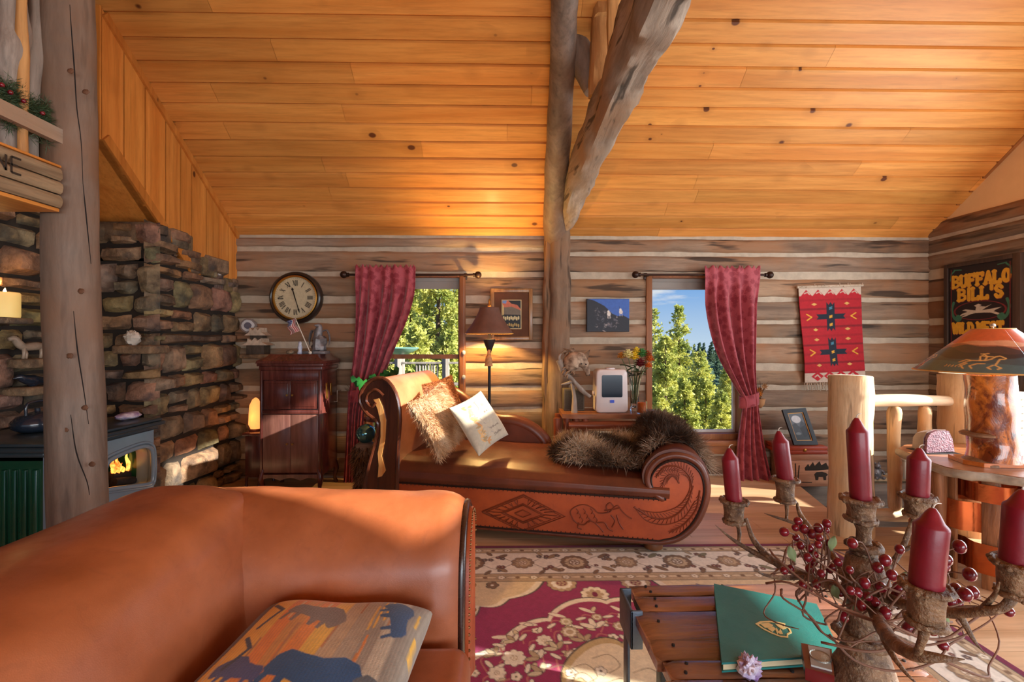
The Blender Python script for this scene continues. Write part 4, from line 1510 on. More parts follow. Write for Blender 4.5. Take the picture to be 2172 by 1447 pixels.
# pillows against the head
def local_mx(loc, ax, ay, az):
    """matrix with the given axes in the chaise frame -> world."""
    Rc = Matrix.Rotation(CHR, 4, 'Z'); Rc.translation = CH0
    m_ = Matrix((ax, ay, az)).transposed().to_4x4(); m_.translation = loc
    return Rc @ m_
def pillow_frame(yaw, lean, roll=0):
    """front of the pillow (+z of its frame) looks along local +x turned by yaw, leaning back."""
    n_ = Vector((math.cos(lean) * math.cos(yaw), math.cos(lean) * math.sin(yaw), math.sin(lean)))
    up = Vector((0, 0, 1)); up = (up - n_ * up.dot(n_)).normalized()
    xx = up.cross(n_)
    c_, s_ = math.cos(roll), math.sin(roll)
    return xx * c_ + up * s_, up * c_ - xx * s_, n_
c = Canvas(120, 120, S(196, 186, 164))
for k in range(16):
    a = k * .5
    lx = .14 + .16 * random.random(); ly = .12 + .78 * k / 16
    colr = random.choice([S(206, 150, 96), S(196, 128, 84), S(222, 178, 120), S(176, 150, 110)])
    for q in range(3):
        an = random.uniform(-.8, 1.2)
        c.poly([(lx, ly), (lx + .07 * math.cos(an) - .02 * math.sin(an), ly + .07 * math.sin(an) + .02 * math.cos(an)), (lx + .14 * math.cos(an), ly + .14 * math.sin(an)),
                (lx + .07 * math.cos(an) + .02 * math.sin(an), ly + .07 * math.sin(an) - .02 * math.cos(an))], colr)
ink = S(120, 108, 98)
def scribble(x, y, w_, seed_):
    random.seed(seed_)
    n_ = int(w_ / .028); P = []
    for i in range(n_):
        P += [(x + i * .028, y + random.uniform(-.028, .0)), (x + i * .028 + .014, y + random.uniform(.0, .022))]
    c.line(P, .010, ink)
c.line([(.50, .14), (.50, .28), (.47, .31)], .013, ink); c.line([(.47, .15), (.55, .13)], .011, ink)
c.ell(.585, .25, .03, .03, ink); c.ell(.585, .25, .02, .02, S(196, 186, 164)); c.line([(.61, .22), (.62, .28), (.645, .22), (.66, .28), (.68, .21)], .012, ink); c.line([(.72, .12), (.71, .28)], .012, ink); c.line([(.77, .12), (.76, .28)], .012, ink)
c.rect(.56, .37, .60, .41, ink); c.rect(.62, .37, .66, .41, ink); c.rect(.68, .37, .70, .41, ink)
c.line([(.5, .52), (.84, .50)], .012, S(196, 188, 174)); c.line([(.5, .57), (.84, .55)], .012, S(196, 188, 174))
scribble(.50, .70, .30, 3); scribble(.52, .83, .26, 4)
c.line([(.52, .86), (.8, .83)], .008, ink)
random.seed(21)
for k in range(5):
    x_, y_ = .36 + .03 * k, .36 + .1 * k; c.ell(x_, y_, .012, .008, S(110, 120, 140)); c.ell(x_ + .03, y_ + .02, .01, .007, S(110, 120, 140))
pc = at_y(1003, 898, 2.98); pl = pc - CH0; lc = Vector((pl.dot(ux), pl.dot(uy), pl.z))
ax_, ay_, az_ = pillow_frame(R(-30), R(30), R(16))
o = painted_cushion('text_pillow', c.out(), .34, .36, .12, M['cloth_paint'], local_mx(lc + Vector((.03, .06, .0)), ax_, ay_, az_), None, S(222, 210, 190), seed=5)
tag(o, 'cream pillow with autumn leaves and grey script on the leather chaise', 'pillow')

def fur_pillow(name, loc, yaw, lean, roll, W_, T_, pal_, label, L=.028, n=9000, sd=1):
    rs_ = np.random.default_rng(sd)
    mxx = local_mx(loc, *pillow_frame(yaw, lean, roll))
    g_ = 24
    u, v = np.meshgrid(np.linspace(-1, 1, g_), np.linspace(1, -1, g_))
    dome = ((1 - np.abs(u) ** 2.6) * (1 - np.abs(v) ** 2.6)) ** .55
    def surf(uu, vv, sg):
        dm = np.clip((1 - np.abs(uu) ** 2.6) * (1 - np.abs(vv) ** 2.6), 0, 1) ** .55
        pin = .10
        return np.stack([uu * W_ / 2 * (1 - pin * (1 - vv ** 2) * np.abs(uu) ** 3), vv * W_ / 2 * (1 - pin * (1 - uu ** 2) * np.abs(vv) ** 3), sg * T_ / 2 * dm + .008 * np.sin(uu * 4 + vv * 3)], -1)
    top = surf(u, v, 1).reshape(-1, 3); bot = surf(u, v, -1).reshape(-1, 3)
    idx = np.arange(g_ * g_).reshape(g_, g_)
    q4 = np.stack([idx[:-1, :-1], idx[1:, :-1], idx[1:, 1:], idx[:-1, 1:]], -1).reshape(-1, 4)
    tr_ = np.concatenate([q4[:, [0, 1, 2]], q4[:, [0, 2, 3]]])
    V = np.concatenate([top, bot]); Fc = np.concatenate([tr_, tr_[:, ::-1] + g_ * g_])
    uu, vv = rs_.uniform(-1, 1, n), rs_.uniform(-1, 1, n)
    sg = np.where(rs_.uniform(size=n) < .8, 1, -1)
    e = 1e-3
    Pq = surf(uu, vv, sg)
    nn = np.cross(surf(np.clip(uu + e, -1, 1), vv, sg) - surf(np.clip(uu - e, -1, 1), vv, sg), surf(uu, np.clip(vv + e, -1, 1), sg) - surf(uu, np.clip(vv - e, -1, 1), sg))
    nn *= sg[:, None]; nn /= np.linalg.norm(nn, axis=1)[:, None] + 1e-12
    pal_ = np.array(pal_)
    pv = np.clip(.5 + .8 * np.array([nz1(a * 2.2 + sd, b * 2.2, 1) for a, b in zip(uu, vv)]), 0, .999) * (len(pal_) - 1)
    def cc(n_, r_):
        t = np.clip(pv + r_.normal(0, .2, n_), 0, len(pal_) - 1.001); k = t.astype(int); f = (t - k)[:, None]
        return pal_[k] * (1 - f) + pal_[k + 1] * f
    Vf_, Ff_, Cf_ = fur_strands(Pq, nn, L, .0014, rs_, cc, (.0, -.8, 0), .5)
    Vx = np.concatenate([V, Vf_]); R3 = np.array(mxx.to_3x3()); Vx = Vx @ R3.T + np.array(mxx.translation)
    o = np_mesh(name, Vx, np.concatenate([Fc, Ff_ + len(V)]), M['fur'], None, True, np.concatenate([np.tile(pal_.mean(0) * .8, (len(V), 1)), Cf_]))
    return tag(o, label, 'pillow')
pc = at_y(925, 902, 3.02); pl = pc - CH0; lf = Vector((pl.dot(ux), pl.dot(uy), pl.z))
fur_pillow('fur_pillow', lf + Vector((.0, .06, .03)), R(-14), R(24), R(14), .42, .14, [S(170, 116, 72)[:3], S(220, 178, 132)[:3], S(246, 224, 192)[:3]], 'tan fur pillow leaning on the rolled head of the chaise', sd=4)
pc = at_y(955, 850, 3.38); pl = pc - CH0; lf = Vector((pl.dot(ux), pl.dot(uy), pl.z))
fur_pillow('hide_pillow', lf + Vector((-.10, .10, -.04)), R(-25), R(20), R(8), .40, .11, [S(128, 70, 34)[:3], S(160, 94, 50)[:3], S(186, 120, 70)[:3]], 'russet hide pillow standing behind the tan fur pillow', L=.012, sd=6)  # extra pillow, its brown stands for shade on the tan fur pillow

# ------------------------------------------------------------------ coffee table of old planks
M['plank'] = wood('old_plank', S(98, 56, 36), S(172, 114, 70), 'x', 7, .26, .35, attr=True, stretch=9, c3=S(118, 88, 80), coat=.6, streak=.6)
M['iron'] = mat('black_iron', S(30, 30, 34), .5, metal=.3, var=.3, bump=.2, bscale=40)
M['nail'] = mat('dark_nail', S(24, 18, 16), .6)
TZ = .45
TX0, TX1 = .385, 1.03
tab = thing('coffee_table', (.7, 1.1, 0), 'low coffee table of old dark planks with iron stake pocket on the rug', 'table')
yed = [1.49, 1.425, 1.342, 1.135, 1.072, .92, .80, .64]
for i in range(len(yed) - 1):
    a, b = yed[i + 1] + .0015, yed[i] - .0015
    mb = MB()
    xa = TX0 + [.026, .024, .0, .012, -.004, .006, .0][i]
    n_ = 26
    def fn(u, v, a=a, b=b, xa=xa, i=i):
        x = xa + (TX1 - xa) * u; y_ = a + (b - a) * v
        q = abs(2 * v - 1)
        return (x, y_ + .003 * nz1(x * 5, i, v), TZ - .004 * q ** 8 + .003 * nz1(x * 9, y_ * 12, i) - .006 * max(0, abs(2 * u - 1) - .97) / .03)
    mb.grid(fn, n_, 8, 0, vary((1, 1, 1), .15))
    mb.box((xa, a, TZ - .032), (TX1, b, TZ - .006), 0, vary((.8, .8, .8), .1))
    for nx_ in (.05, .30, .60):
        for fy in (.25, .75):
            mb.lathe([(.004, -.004), (.0045, .0035), (.001, .0045)], 8, (xa + nx_ + random.uniform(-.01, .01), a + (b - a) * fy, TZ), 1)
    mb.build('plank', [M['plank'], M['nail']], tab, 40, world=True)
for side, xx in (('l', TX0 + .10), ('r', TX1 - .13)):
    mb = MB(); mb.box((xx, .66, TZ - .12), (xx + .03, 1.47, TZ - .033), 0, bev=.004); mb.build('side_rail', M['plank'], tab, world=True)
for fx in (TX0 + .10, TX1 - .15):
    for fy in (.70, 1.40):
        mb = MB(); mb.box((fx, fy, .009), (fx + .045, fy + .045, TZ - .033), bev=.004); mb.build('leg', M['iron'], tab, world=True)
mb = MB()
p0 = at_z(1316, 1253, TZ + .005)
x0, x1 = p0.x, TX0 + .022
y0, y1 = 1.325, 1.455
zlo, zhi = .345, TZ + .008
th = .009
mb.box((x0, y0, zlo), (x0 + th, y1, zhi), bev=.003); mb.box((x0, y0, zlo), (x1, y0 + th, zhi), bev=.003); mb.box((x0, y1 - th, zlo), (x1, y1, zhi), bev=.003)
mb.box((x0 + .002, y0 + .04, .06), (x0 + .010, y1 - .04, zlo + .01), bev=.002)
mb.build('stake_pocket', mat('worn_iron', S(84, 96, 110), .4, metal=.2, var=.5, bump=.2, bscale=40), tab, world=True)  # blue-grey reflection on the rim put into the iron colour

# folder with the gilt arrowhead
M['folder'] = leather('green_leatherette', S(30, 122, 116), S(24, 104, 102), rough=.42, bump=.25, coat=.1)
M['gilt'] = mat('gilt', S(236, 214, 150), .35, metal=.1, var=.1)
def tz(px, py, z=TZ): return at_z(px, py, z)
ft = TZ + .005
zt_ = ft + .024
fc = [tz(1514, 1238, zt_), tz(1732, 1281, zt_), tz(1786, 1388, zt_), tz(1531, 1406, zt_)]
# the far corner lies flat; keep a true rectangle close to those corners
cen = (fc[0] + fc[1] + fc[2] + fc[3]) / 4
fold = thing('folder', (cen.x, cen.y, ft), 'teal leather folder with gilt arrowhead emblem on the plank table', 'folder')
mb = MB()
loc4 = [(p.x, p.y) for p in fc]
mb.prism(loc4[::-1], lambda a, b, d: (a, b, d), zt_ - .005, zt_)
mb.build('cover', M['folder'], fold, 30, world=True)
mb = MB()
ins4 = [(cen.x + (a - cen.x) * .975, cen.y + (b - cen.y) * .975) for a, b in loc4]
mb.prism(ins4[::-1], lambda a, b, d: (a, b, d), ft + .004, zt_ - .005)
M['pages'] = mat('cream_pages', S(216, 200, 160), .8)
mb.build('pages', M['pages'], fold, 30, world=True)
mb = MB(); mb.prism(loc4[::-1], lambda a, b, d: (a, b, d), ft, ft + .004); mb.build('back_cover', M['folder'], fold, 30, world=True)
mb = MB()
def em(pts, z=zt_, h=.0012):
    P = [tz(a, b, z) for a, b in pts]
    mb.prism([(p.x, p.y) for p in P][::-1], lambda a, b, d: (a, b, d), z - .0005, z + h)
outl = [(1602, 1324), (1612, 1319), (1632, 1318), (1655, 1321), (1666, 1324), (1664, 1330), (1676, 1334), (1680, 1343), (1672, 1347), (1672, 1354), (1655, 1352), (1635, 1344), (1616, 1334)]
oc = (sum(p[0] for p in outl) / len(outl), sum(p[1] for p in outl) / len(outl))
for i in range(len(outl)):
    a, b = outl[i], outl[(i + 1) % len(outl)]
    ai, bi = [(oc[0] + (p[0] - oc[0]) * .86, oc[1] + (p[1] - oc[1]) * .84) for p in (a, b)]
    em([a, b, bi, ai])
em([(1612, 1324), (1630, 1322), (1640, 1327), (1634, 1333), (1622, 1332)]); em([(1628, 1334), (1640, 1330), (1646, 1335), (1638, 1341)]); em([(1645, 1337), (1647, 1332), (1652, 1341), (1655, 1334), (1661, 1346), (1654, 1346), (1651, 1343), (1649, 1346)])
em([(1644, 1324), (1656, 1326), (1668, 1334), (1660, 1336), (1650, 1330)])
mb.build('emblem', M['gilt'], fold, 30, world=True)

# red presentation box with a silver medal
M['redbox'] = mat('red_lacquer', S(112, 22, 22), .3, var=.2, coat=.4)
M['silver'] = mat('silver_medal', S(190, 188, 176), .3, metal=.85, var=.2, bump=.3, bscale=300)
M['velvet'] = mat('pale_insert', S(188, 184, 176), .6, var=.1)
zb_ = TZ + .058
bx = thing('medal_box', tz(1738, 1420, ft), 'small red box holding a silver medal on corner of teal folder', 'box')
q = [tz(1699, 1364, zb_), tz(1764, 1377, zb_), tz(1770, 1434, zb_), tz(1708, 1417, zb_)]
qq = [(p.x, p.y) for p in q]
cc_ = (sum(a for a, b in qq) / 4, sum(b for a, b in qq) / 4)
mb = MB(); mb.prism(qq[::-1], lambda a, b, d: (a, b, d), zt_ + .0015, zb_); mb.build('case', M['redbox'], bx, 30, world=True)
def lerp4(u, v):
    a = (qq[0][0] * (1 - u) + qq[1][0] * u, qq[0][1] * (1 - u) + qq[1][1] * u); b = (qq[3][0] * (1 - u) + qq[2][0] * u, qq[3][1] * (1 - u) + qq[2][1] * u)
    return (a[0] * (1 - v) + b[0] * v, a[1] * (1 - v) + b[1] * v)
mb = MB(); mb.prism([lerp4(*w_) for w_ in ((.22, .1), (.93, .1), (.93, .88), (.22, .88))][::-1], lambda a, b, d: (a, b, d), zb_ - .002, zb_ + .004); mb.build('insert', M['velvet'], bx, 30, world=True)
mb = MB(); ccx = lerp4(.58, .49); mb.lathe([(.0225, 0), (.0225, .002), (.021, .0035), (.019, .002), (.012, .0028), (.003, .0036)], 28, (ccx[0], ccx[1], zb_ + .004)); mb.build('medal', M['silver'], bx, 40, world=True)

# amethyst on the table
M['amethyst'] = mat('amethyst_crystal', S(150, 110, 176), .15, var=.3, c2=S(232, 226, 236), vscale=22, coat=.5)
def crystal(name, loc, r_, n, label, cat='crystal', seed=1, mats=None, zs=1.0, pts_=True):
    rr = random.Random(seed)
    mb = MB()
    mb.ball((0, 0, r_ * .62 * zs), r_ * .8, nu=12, nv=8, sz=.8 * zs, rough=.5)
    for i in range(n):
        a = rr.uniform(0, 6.28); e_ = rr.uniform(.1, 1.4)
        d = Vector((math.cos(a) * math.cos(e_), math.sin(a) * math.cos(e_), math.sin(e_)))
        c_ = Vector((0, 0, r_ * .62 * zs)) + d * r_ * .5
        L_ = r_ * rr.uniform(.3, .6); w_ = r_ * rr.uniform(.10, .2)
        mb.tube([c_, c_ + d * L_ * .6, c_ + d * L_], [w_, w_, .0005], 6)
    o = mb.build(name, mats or M['amethyst'], None, 20)
    o.location = loc
    return tag(o, label, cat)
p = tz(1596, 1447, TZ)
crystal('amethyst_cluster', (p.x, p.y + .012, TZ + .002), .034, 34, 'small violet and white amethyst cluster on the plank table beside teal folder', seed=3)
# ------------------------------------------------------------------ patterned rug
RX0, RX1, RY0, RY1 = -0.98, 1.95, 0.55, 2.757
RW, RH = RX1 - RX0, RY1 - RY0
c = Canvas(640, int(640 * RH / RW), S(150, 42, 92), ss=2)
def q(x, y): return ((x - RX0) / RW, (RY1 - y) / RH)      # metres -> canvas
def m_(v): return v / RH
cream, gold, brn, plum, dk, wht, olive, pinkc = S(240, 234, 220), S(188, 164, 130), S(132, 102, 74), S(120, 22, 62), S(84, 74, 66), S(238, 228, 206), S(132, 126, 96), S(196, 120, 110)
rr = random.Random(4)
def ell(x, y, rx, ry, colr, rot=0): c.ell(*q(x, y), m_(rx), m_(ry), colr, -rot)
def petal(x, y, r0, n, colr, k=.45, ph=0):
    for i in range(n):
        a = 2 * math.pi * i / n + ph
        ell(x + r0 * .62 * math.cos(a), y + r0 * .62 * math.sin(a), r0 * .40, r0 * k * .5, colr, a)
def rosette(x, y, r0, a=brn, b=gold, d=cream, n=10):
    petal(x, y, r0 * 1.05, n, dk, .68)
    petal(x, y, r0, n, a, .62)
    petal(x, y, r0 * .72, n, b, .6, .3)
    ell(x, y, r0 * .42, r0 * .42, a); ell(x, y, r0 * .33, r0 * .33, d); petal(x, y, r0 * .3, 5, a, .6)
def leaf(x, y, L, a, colr, w=.3, out=dk):
    cx, cy = x + math.cos(a) * L / 2, y + math.sin(a) * L / 2
    ell(cx, cy, L / 2 + .003, L * w / 2 + .003, out, a); ell(cx, cy, L / 2, L * w / 2, colr, a)
def vine(P, colr, w=.004):
    P = catmull([(a, b, 0) for a, b in P], 8)
    c.line([q(p.x, p.y) for p in P], m_(w), colr)
def floret(x, y, r0, a=wht, b=brn):
    petal(x, y, r0 * 1.15, 5, dk, .9); petal(x, y, r0, 5, a, .85); ell(x, y, r0 * .25, r0 * .25, b)
EDGE, G1, MB_, G2 = .035, .062, .235, .08
o1 = EDGE; o2 = o1 + G1; o3 = o2 + MB_; o4 = o3 + G2
fx0, fx1, fy1 = RX0 + o4, RX1 - o4, RY1 - o4
MC = (0.485, 1.35)
# field dressing: spandrels in the corners
def scallop(pts, lobe):
    out = []
    for (a, b) in zip(pts[:-1], pts[1:]):
        A_, B_ = Vector((*a, 0)), Vector((*b, 0))
        n_ = Vector((-(B_ - A_).y, (B_ - A_).x, 0)).normalized()
        for k in range(8):
            t = k / 8
            p = A_.lerp(B_, t) + n_ * lobe * math.sin(math.pi * t)
            out.append((p.x, p.y))
    out.append(pts[-1]); return out
for sx in (0, 1):
    X = (lambda d: fx0 + d) if sx == 0 else (lambda d: fx1 - d)
    pts = [(.78, 0), (.60, -.16), (.46, -.22), (.36, -.34), (.27, -.40), (.20, -.56), (.12, -.62), (0, -.85)]
    pl = scallop([(a, b) for a, b in pts], .035)
    c.poly([q(X(a), fy1 + b) for a, b in pl] + [q(X(0), fy1)], dk)
    c.poly([q(X(a * .985), fy1 + b * .985) for a, b in pl] + [q(X(0), fy1)], wht)
    c.poly([q(X(a * .94), fy1 + b * .94) for a, b in pl] + [q(X(0), fy1)], S(222, 202, 164))
    for k in range(26):
        a = rr.uniform(.03, .6); b = -rr.uniform(.03, .6)
        if a / .72 + (-b) / .72 < .85:
            t_ = rr.random()
            if t_ < .4: floret(X(a), fy1 + b, rr.uniform(.02, .035), rr.choice([olive, brn, gold]), cream)
            else: leaf(X(a), fy1 + b, rr.uniform(.04, .07), rr.uniform(0, 6.28), rr.choice([olive, gold, brn, S(150, 140, 150)]))
    for k in range(5):
        a = rr.uniform(.05, .4); vine([(X(a), fy1 - .05), (X(a + .05), fy1 - .15), (X(a - .04), fy1 - .25)], brn)
# half rosettes on the field's edge
for k in range(6):
    x = MC[0] + (-1.0 + k * .4) * .95
    if fx0 + .5 < x < fx1 - .5: rosette(x, fy1 - .02, .075, gold, cream, plum, 11)
TP = MC[1] + .78 + .09
petal(MC[0] - .04, TP, .072, 11, dk, .6); petal(MC[0] - .04, TP, .068, 11, wht, .55); petal(MC[0] - .04, TP, .045, 7, gold, .6); ell(MC[0] - .04, TP, .014, .022, plum)
# medallion
def med(k, lobes=16, amp=.06, sq=1.0):
    out = []
    for i in range(240):
        a = 2 * math.pi * i / 240
        r_ = k * (1 - amp + .9 * amp * max(0, math.sin(a)) ** 24 + amp * abs(math.sin(a * lobes / 2)) ** .7 + .05 * math.cos(4 * a))
        out.append((MC[0] + r_ * 1.02 * math.cos(a), MC[1] + r_ * sq * math.sin(a)))
    return out
RM = .78
c.poly([q(*p) for p in med(RM + .006)], dk)
c.poly([q(*p) for p in med(RM)], wht)
c.poly([q(*p) for p in med(RM - .028)], S(156, 46, 90))
for i in range(32):                                     # feathery outer barbs
    a = 2 * math.pi * (i + .5) / 32
    leaf(MC[0] + (RM - .06) * math.cos(a), MC[1] + (RM - .06) * math.sin(a), .08, a + .9, wht, .28, S(156, 46, 90))
for ring, n_, s_ in ((.69, 34, .026), (.62, 30, .036), (.55, 28, .030), (.49, 22, .030)):
    for i in range(n_):
        a = 2 * math.pi * (i + .35 * rr.random()) / n_
        x, y = MC[0] + ring * math.cos(a), MC[1] + ring * math.sin(a)
        leaf(x + rr.uniform(-.06, .06), y + rr.uniform(-.05, .05), .04, rr.uniform(0, 6.28), rr.choice([wht, S(214, 196, 160)]), .45)
        vine([(x, y), (x + .06 * math.cos(a + 1.2), y + .06 * math.sin(a + 1.2)), (x + .1 * math.cos(a + 2.0), y + .1 * math.sin(a + 2.0))], pinkc, .006)
        t_ = rr.random()
        if t_ < .5: rosette(x, y, s_ * rr.uniform(.8, 1.3), rr.choice([gold, S(206, 190, 150), wht]), wht, gold, 8)
        elif t_ < .75: floret(x, y, s_ * .7, wht, olive)
        else:
            for j in range(3): leaf(x, y, s_ * 1.8, a + j * 1.0 - 1, rr.choice([wht, gold, S(214, 200, 166)]), .4)
        leaf(x + .05 * math.cos(a + 1.5), y + .05 * math.sin(a + 1.5), .05, a + rr.uniform(0, 3), wht, .35)
c.poly([q(*p) for p in med(.50, 8, .20)], dk); c.poly([q(*p) for p in med(.492, 8, .20)], S(196, 170, 120)); c.poly([q(*p) for p in med(.462, 8, .20)], S(232, 216, 182))
for i in range(80):
    a = rr.uniform(0, 6.28); r_ = rr.uniform(.08, .42)
    x, y = MC[0] + r_ * math.cos(a), MC[1] + r_ * math.sin(a)
    if rr.random() < .5: floret(x, y, rr.uniform(.02, .04), rr.choice([S(214, 190, 140), wht, olive]), rr.choice([brn, dk]))
    else: vine([(x, y), (x + .05, y + .04), (x + .02, y + .1), (x - .05, y + .08)], S(150, 130, 100), .004)
# borders, over the field
def frame(o_, colr):
    c.rect(0, 0, 1, o_ / RH, colr); c.rect(0, 0, o_ / RW, 1, colr); c.rect(1 - o_ / RW, 0, 1, 1, colr)
# only the ring between the field and the edge: paint strips
def strip(a, b, colr):
    c.rect(a / RW, a / RH, 1 - a / RW, b / RH, colr)
    c.rect(a / RW, a / RH, b / RW, 1, colr); c.rect(1 - b / RW, a / RH, 1 - a / RW, 1, colr)
strip(0, o1, plum); strip(o1, o2, gold); strip(o2, o3, cream); strip(o3, o4, gold)
for a in (o1, o2, o3, o4): strip(a - .003, a + .002, dk)
def along(fn, off, step, n):
    for i in range(n):
        x = RX0 + off + i * step
        if x < RX1 - off: fn(x, RY1 - off, 0, i)
    for i in range(1, n):
        y = RY1 - off - i * step
        if y > RY0:
            fn(RX0 + off, y, math.pi / 2, i); fn(RX1 - off, y, math.pi / 2, i)
def guard(x, y, a, i):
    if i % 2: floret(x, y, .018, wht, brn)
    else:
        dx, dy = math.cos(a), math.sin(a)
        for s_ in (-1, 1):
            leaf(x, y, .06, a + (0 if s_ > 0 else math.pi), S(220, 200, 166), .35, brn)
        ell(x, y, .012, .012, brn)
along(guard, (o1 + o2) / 2, .085, 40); along(guard, (o3 + o4) / 2, .085, 40)
mid = (o2 + o3) / 2
def palm(x, y, a, i):
    nx_, ny_ = -math.sin(a), math.cos(a)
    if i % 2 == 0: rosette(x, y, .076, brn, S(206, 184, 150), cream, 12)
    else:
        rosette(x, y, .062, S(160, 132, 102), S(200, 176, 140), wht, 9)
along(palm, mid, .29, 14)
def fill(x, y, a, i):
    dx, dy = math.cos(a), math.sin(a); nx_, ny_ = -dy, dx
    for s_ in (-1, 1):
        vine([(x - dx * .10, y - dy * .10), (x + nx_ * .07 * s_, y + ny_ * .07 * s_), (x + dx * .1, y + dy * .1), (x + dx * .14 - nx_ * .05 * s_, y + dy * .14 - ny_ * .05 * s_)], S(128, 112, 96), .004)
        leaf(x + nx_ * .05 * s_, y + ny_ * .05 * s_, .075, a + s_ * .7, rr.choice([brn, olive, S(160, 130, 96)]), .38)
        for k in range(4):
            floret(x + dx * rr.uniform(-.09, .09) + nx_ * s_ * rr.uniform(.03, .10), y + dy * rr.uniform(-.09, .09) + ny_ * s_ * rr.uniform(.03, .10), rr.uniform(.011, .018), rr.choice([S(120, 70, 62), brn, S(104, 84, 80)]), gold)
        leaf(x - dx * .03 + nx_ * .085 * s_, y - dy * .03 + ny_ * .085 * s_, .05, a + 2.2 * s_, rr.choice([brn, gold]), .4)
def fill_(x, y, a, i): fill(x + math.cos(a) * .145, y - math.sin(a) * .145, a, i)
along(fill_, mid, .29, 14)
img = c.out()
img = np.clip(img * (1 + np.random.default_rng(1).normal(0, .035, img.shape[:2])[:, :, None]), 0, 1)
M['rug'] = painted('rug_pile', .95, bump=.35, bscale=380, sheen=.15, spec=.1)
o = painted_sheet('rug', img, lambda u, v: (RX0 + RW * u + .0 * v, RY0 + RH * v - .017 * (u - .5) * 0, .009 + 0 * u), M['rug'], None, (0, 0, -.0085))
tag(o, 'crimson and cream floral rug on the plank floor under the coffee table', 'rug')

# ------------------------------------------------------------------ antler candelabra
def pd(px, py, Y):
    return at_y(px, py, Y)
def antler_mat():
    m, n, l, b = new_mat('antler')
    vec = coords(n, l)
    n1 = noise_tex(n, l, vec, 26, 5, .6); n2 = noise_tex(n, l, vec, 110, 4, .6)
    out = mixc(n, l, maprange(n, l, n1, .35, .65), S(78, 56, 40), S(146, 112, 80))
    out = mixc(n, l, maprange(n, l, n2, .55, .75, 0, .6), out, S(206, 180, 142))
    l.new(out, b.inputs['Base Color']); b.inputs['Roughness'].default_value = .5
    add_bump(n, l, b, n2, 1.0, .006)
    return m
M['antler'] = antler_mat()
M['candle_red'] = mat('burgundy_wax', S(132, 22, 38), .42, var=.22, vscale=18, coat=.15, sss=.05, bump=.1, bscale=40)
M['wick'] = mat('wick', S(226, 220, 206), .8)
HUB = pd(1832, 1262, 1.02)
cb = thing('candelabra', (HUB.x, HUB.y, TZ), 'antler candelabra with six branches standing on the plank coffee table', 'candelabra')
def burr(mb, c_, r_, h=.012, n=18):
    for k in range(n):
        a = 2 * math.pi * k / n + random.uniform(-.1, .1)
        mb.ball((c_.x + r_ * math.cos(a), c_.y + r_ * math.sin(a), c_.z + random.uniform(-.3, .3) * h), h * random.uniform(.5, .85), nu=6, nv=5)
def ringtube(mb, c_, r_, t_, n=22, rough=.35):
    pts = [(c_.x + (r_ + .15 * r_ * nz1(k * 1.7, c_.z * 50, c_.x * 9)) * math.cos(2 * math.pi * k / n), c_.y + (r_ + .15 * r_ * nz1(k * 1.7, c_.z * 50, c_.x * 9)) * math.sin(2 * math.pi * k / n), c_.z + t_ * .6 * nz1(k * 2.1, c_.x * 30, 3)) for k in range(n + 1)]
    mb.tube(pts, t_, 7, rough=rough, rs=60, cap=False)
def zpx(py, Y): return at_y(1830, py, Y).z
mb = MB()
zc = lambda py: at_y(1832, py, 1.02).z - 0
prof = [(.070, TZ - HUB.z + .0045), (.068, TZ - HUB.z + .02)]
for py, w_ in ((1440, 66), (1405, 52), (1370, 43), (1352, 40)):
    prof.append((w_ / F * 1.02, zc(py) - HUB.z))
mb.lathe(prof, 26, (HUB.x, HUB.y, HUB.z), rough=.14, rs=30)
mb.build('base', M['antler'], cb, 60, world=True)
mb = MB()
ringtube(mb, Vector((HUB.x, HUB.y, zc(1348))), 46 / F * 1.02, .010)
burr(mb, Vector((HUB.x, HUB.y, zc(1348))), 47 / F * 1.02, .012)
mb.lathe([(a / F * 1.02, zc(py) - HUB.z) for py, a in ((1350, 40), (1342, 30), (1320, 27), (1285, 30), (1262, 38), (1235, 40), (1205, 38), (1180, 30), (1172, 20))], 20, tuple(HUB), rough=.2, rs=30)
ringtube(mb, Vector((HUB.x, HUB.y, zc(1230))), 38 / F * 1.02, .011); burr(mb, Vector((HUB.x, HUB.y, zc(1228))), 38 / F * 1.02, .012)
ringtube(mb, Vector((HUB.x, HUB.y, zc(1158))), 27 / F * 1.02, .009); burr(mb, Vector((HUB.x, HUB.y, zc(1156))), 27 / F * 1.02, .009)
mb.lathe([(a / F * 1.02, zc(py) - HUB.z) for py, a in ((1172, 26), (1160, 22), (1148, 14), (1125, 13), (1112, 18))], 18, tuple(HUB), rough=.12, rs=30)
mb.build('stem', M['antler'], cb, 60, world=True)
def cup(px, ytop, ybot, Y, wtop, name='candle_cup', parent=None):
    c0 = pd(px, ytop, Y); zb = pd(px, ybot, Y).z
    r_ = wtop / 2 / F * Y
    mb = MB()
    h = c0.z - zb
    mb.lathe([(r_ * .45, 0), (r_ * .72, h * .12), (r_ * .70, h * .5), (r_ * .78, h * .86), (r_ * .95, h * .97), (r_ * .7, h), (r_ * .2, h - .002)], 20, (c0.x, c0.y, zb), rough=.15, rs=60)
    ringtube(mb, c0 - Vector((0, 0, .004)), r_ * .95, r_ * .16); burr(mb, c0 - Vector((0, 0, .004)), r_ * .98, r_ * .22, 14)
    ringtube(mb, Vector((c0.x, c0.y, zb + h * .12)), r_ * .72, r_ * .16); burr(mb, Vector((c0.x, c0.y, zb + h * .10)), r_ * .74, r_ * .2, 12)
    return mb.build(name, M['antler'], parent, 60, world=True), c0, zb
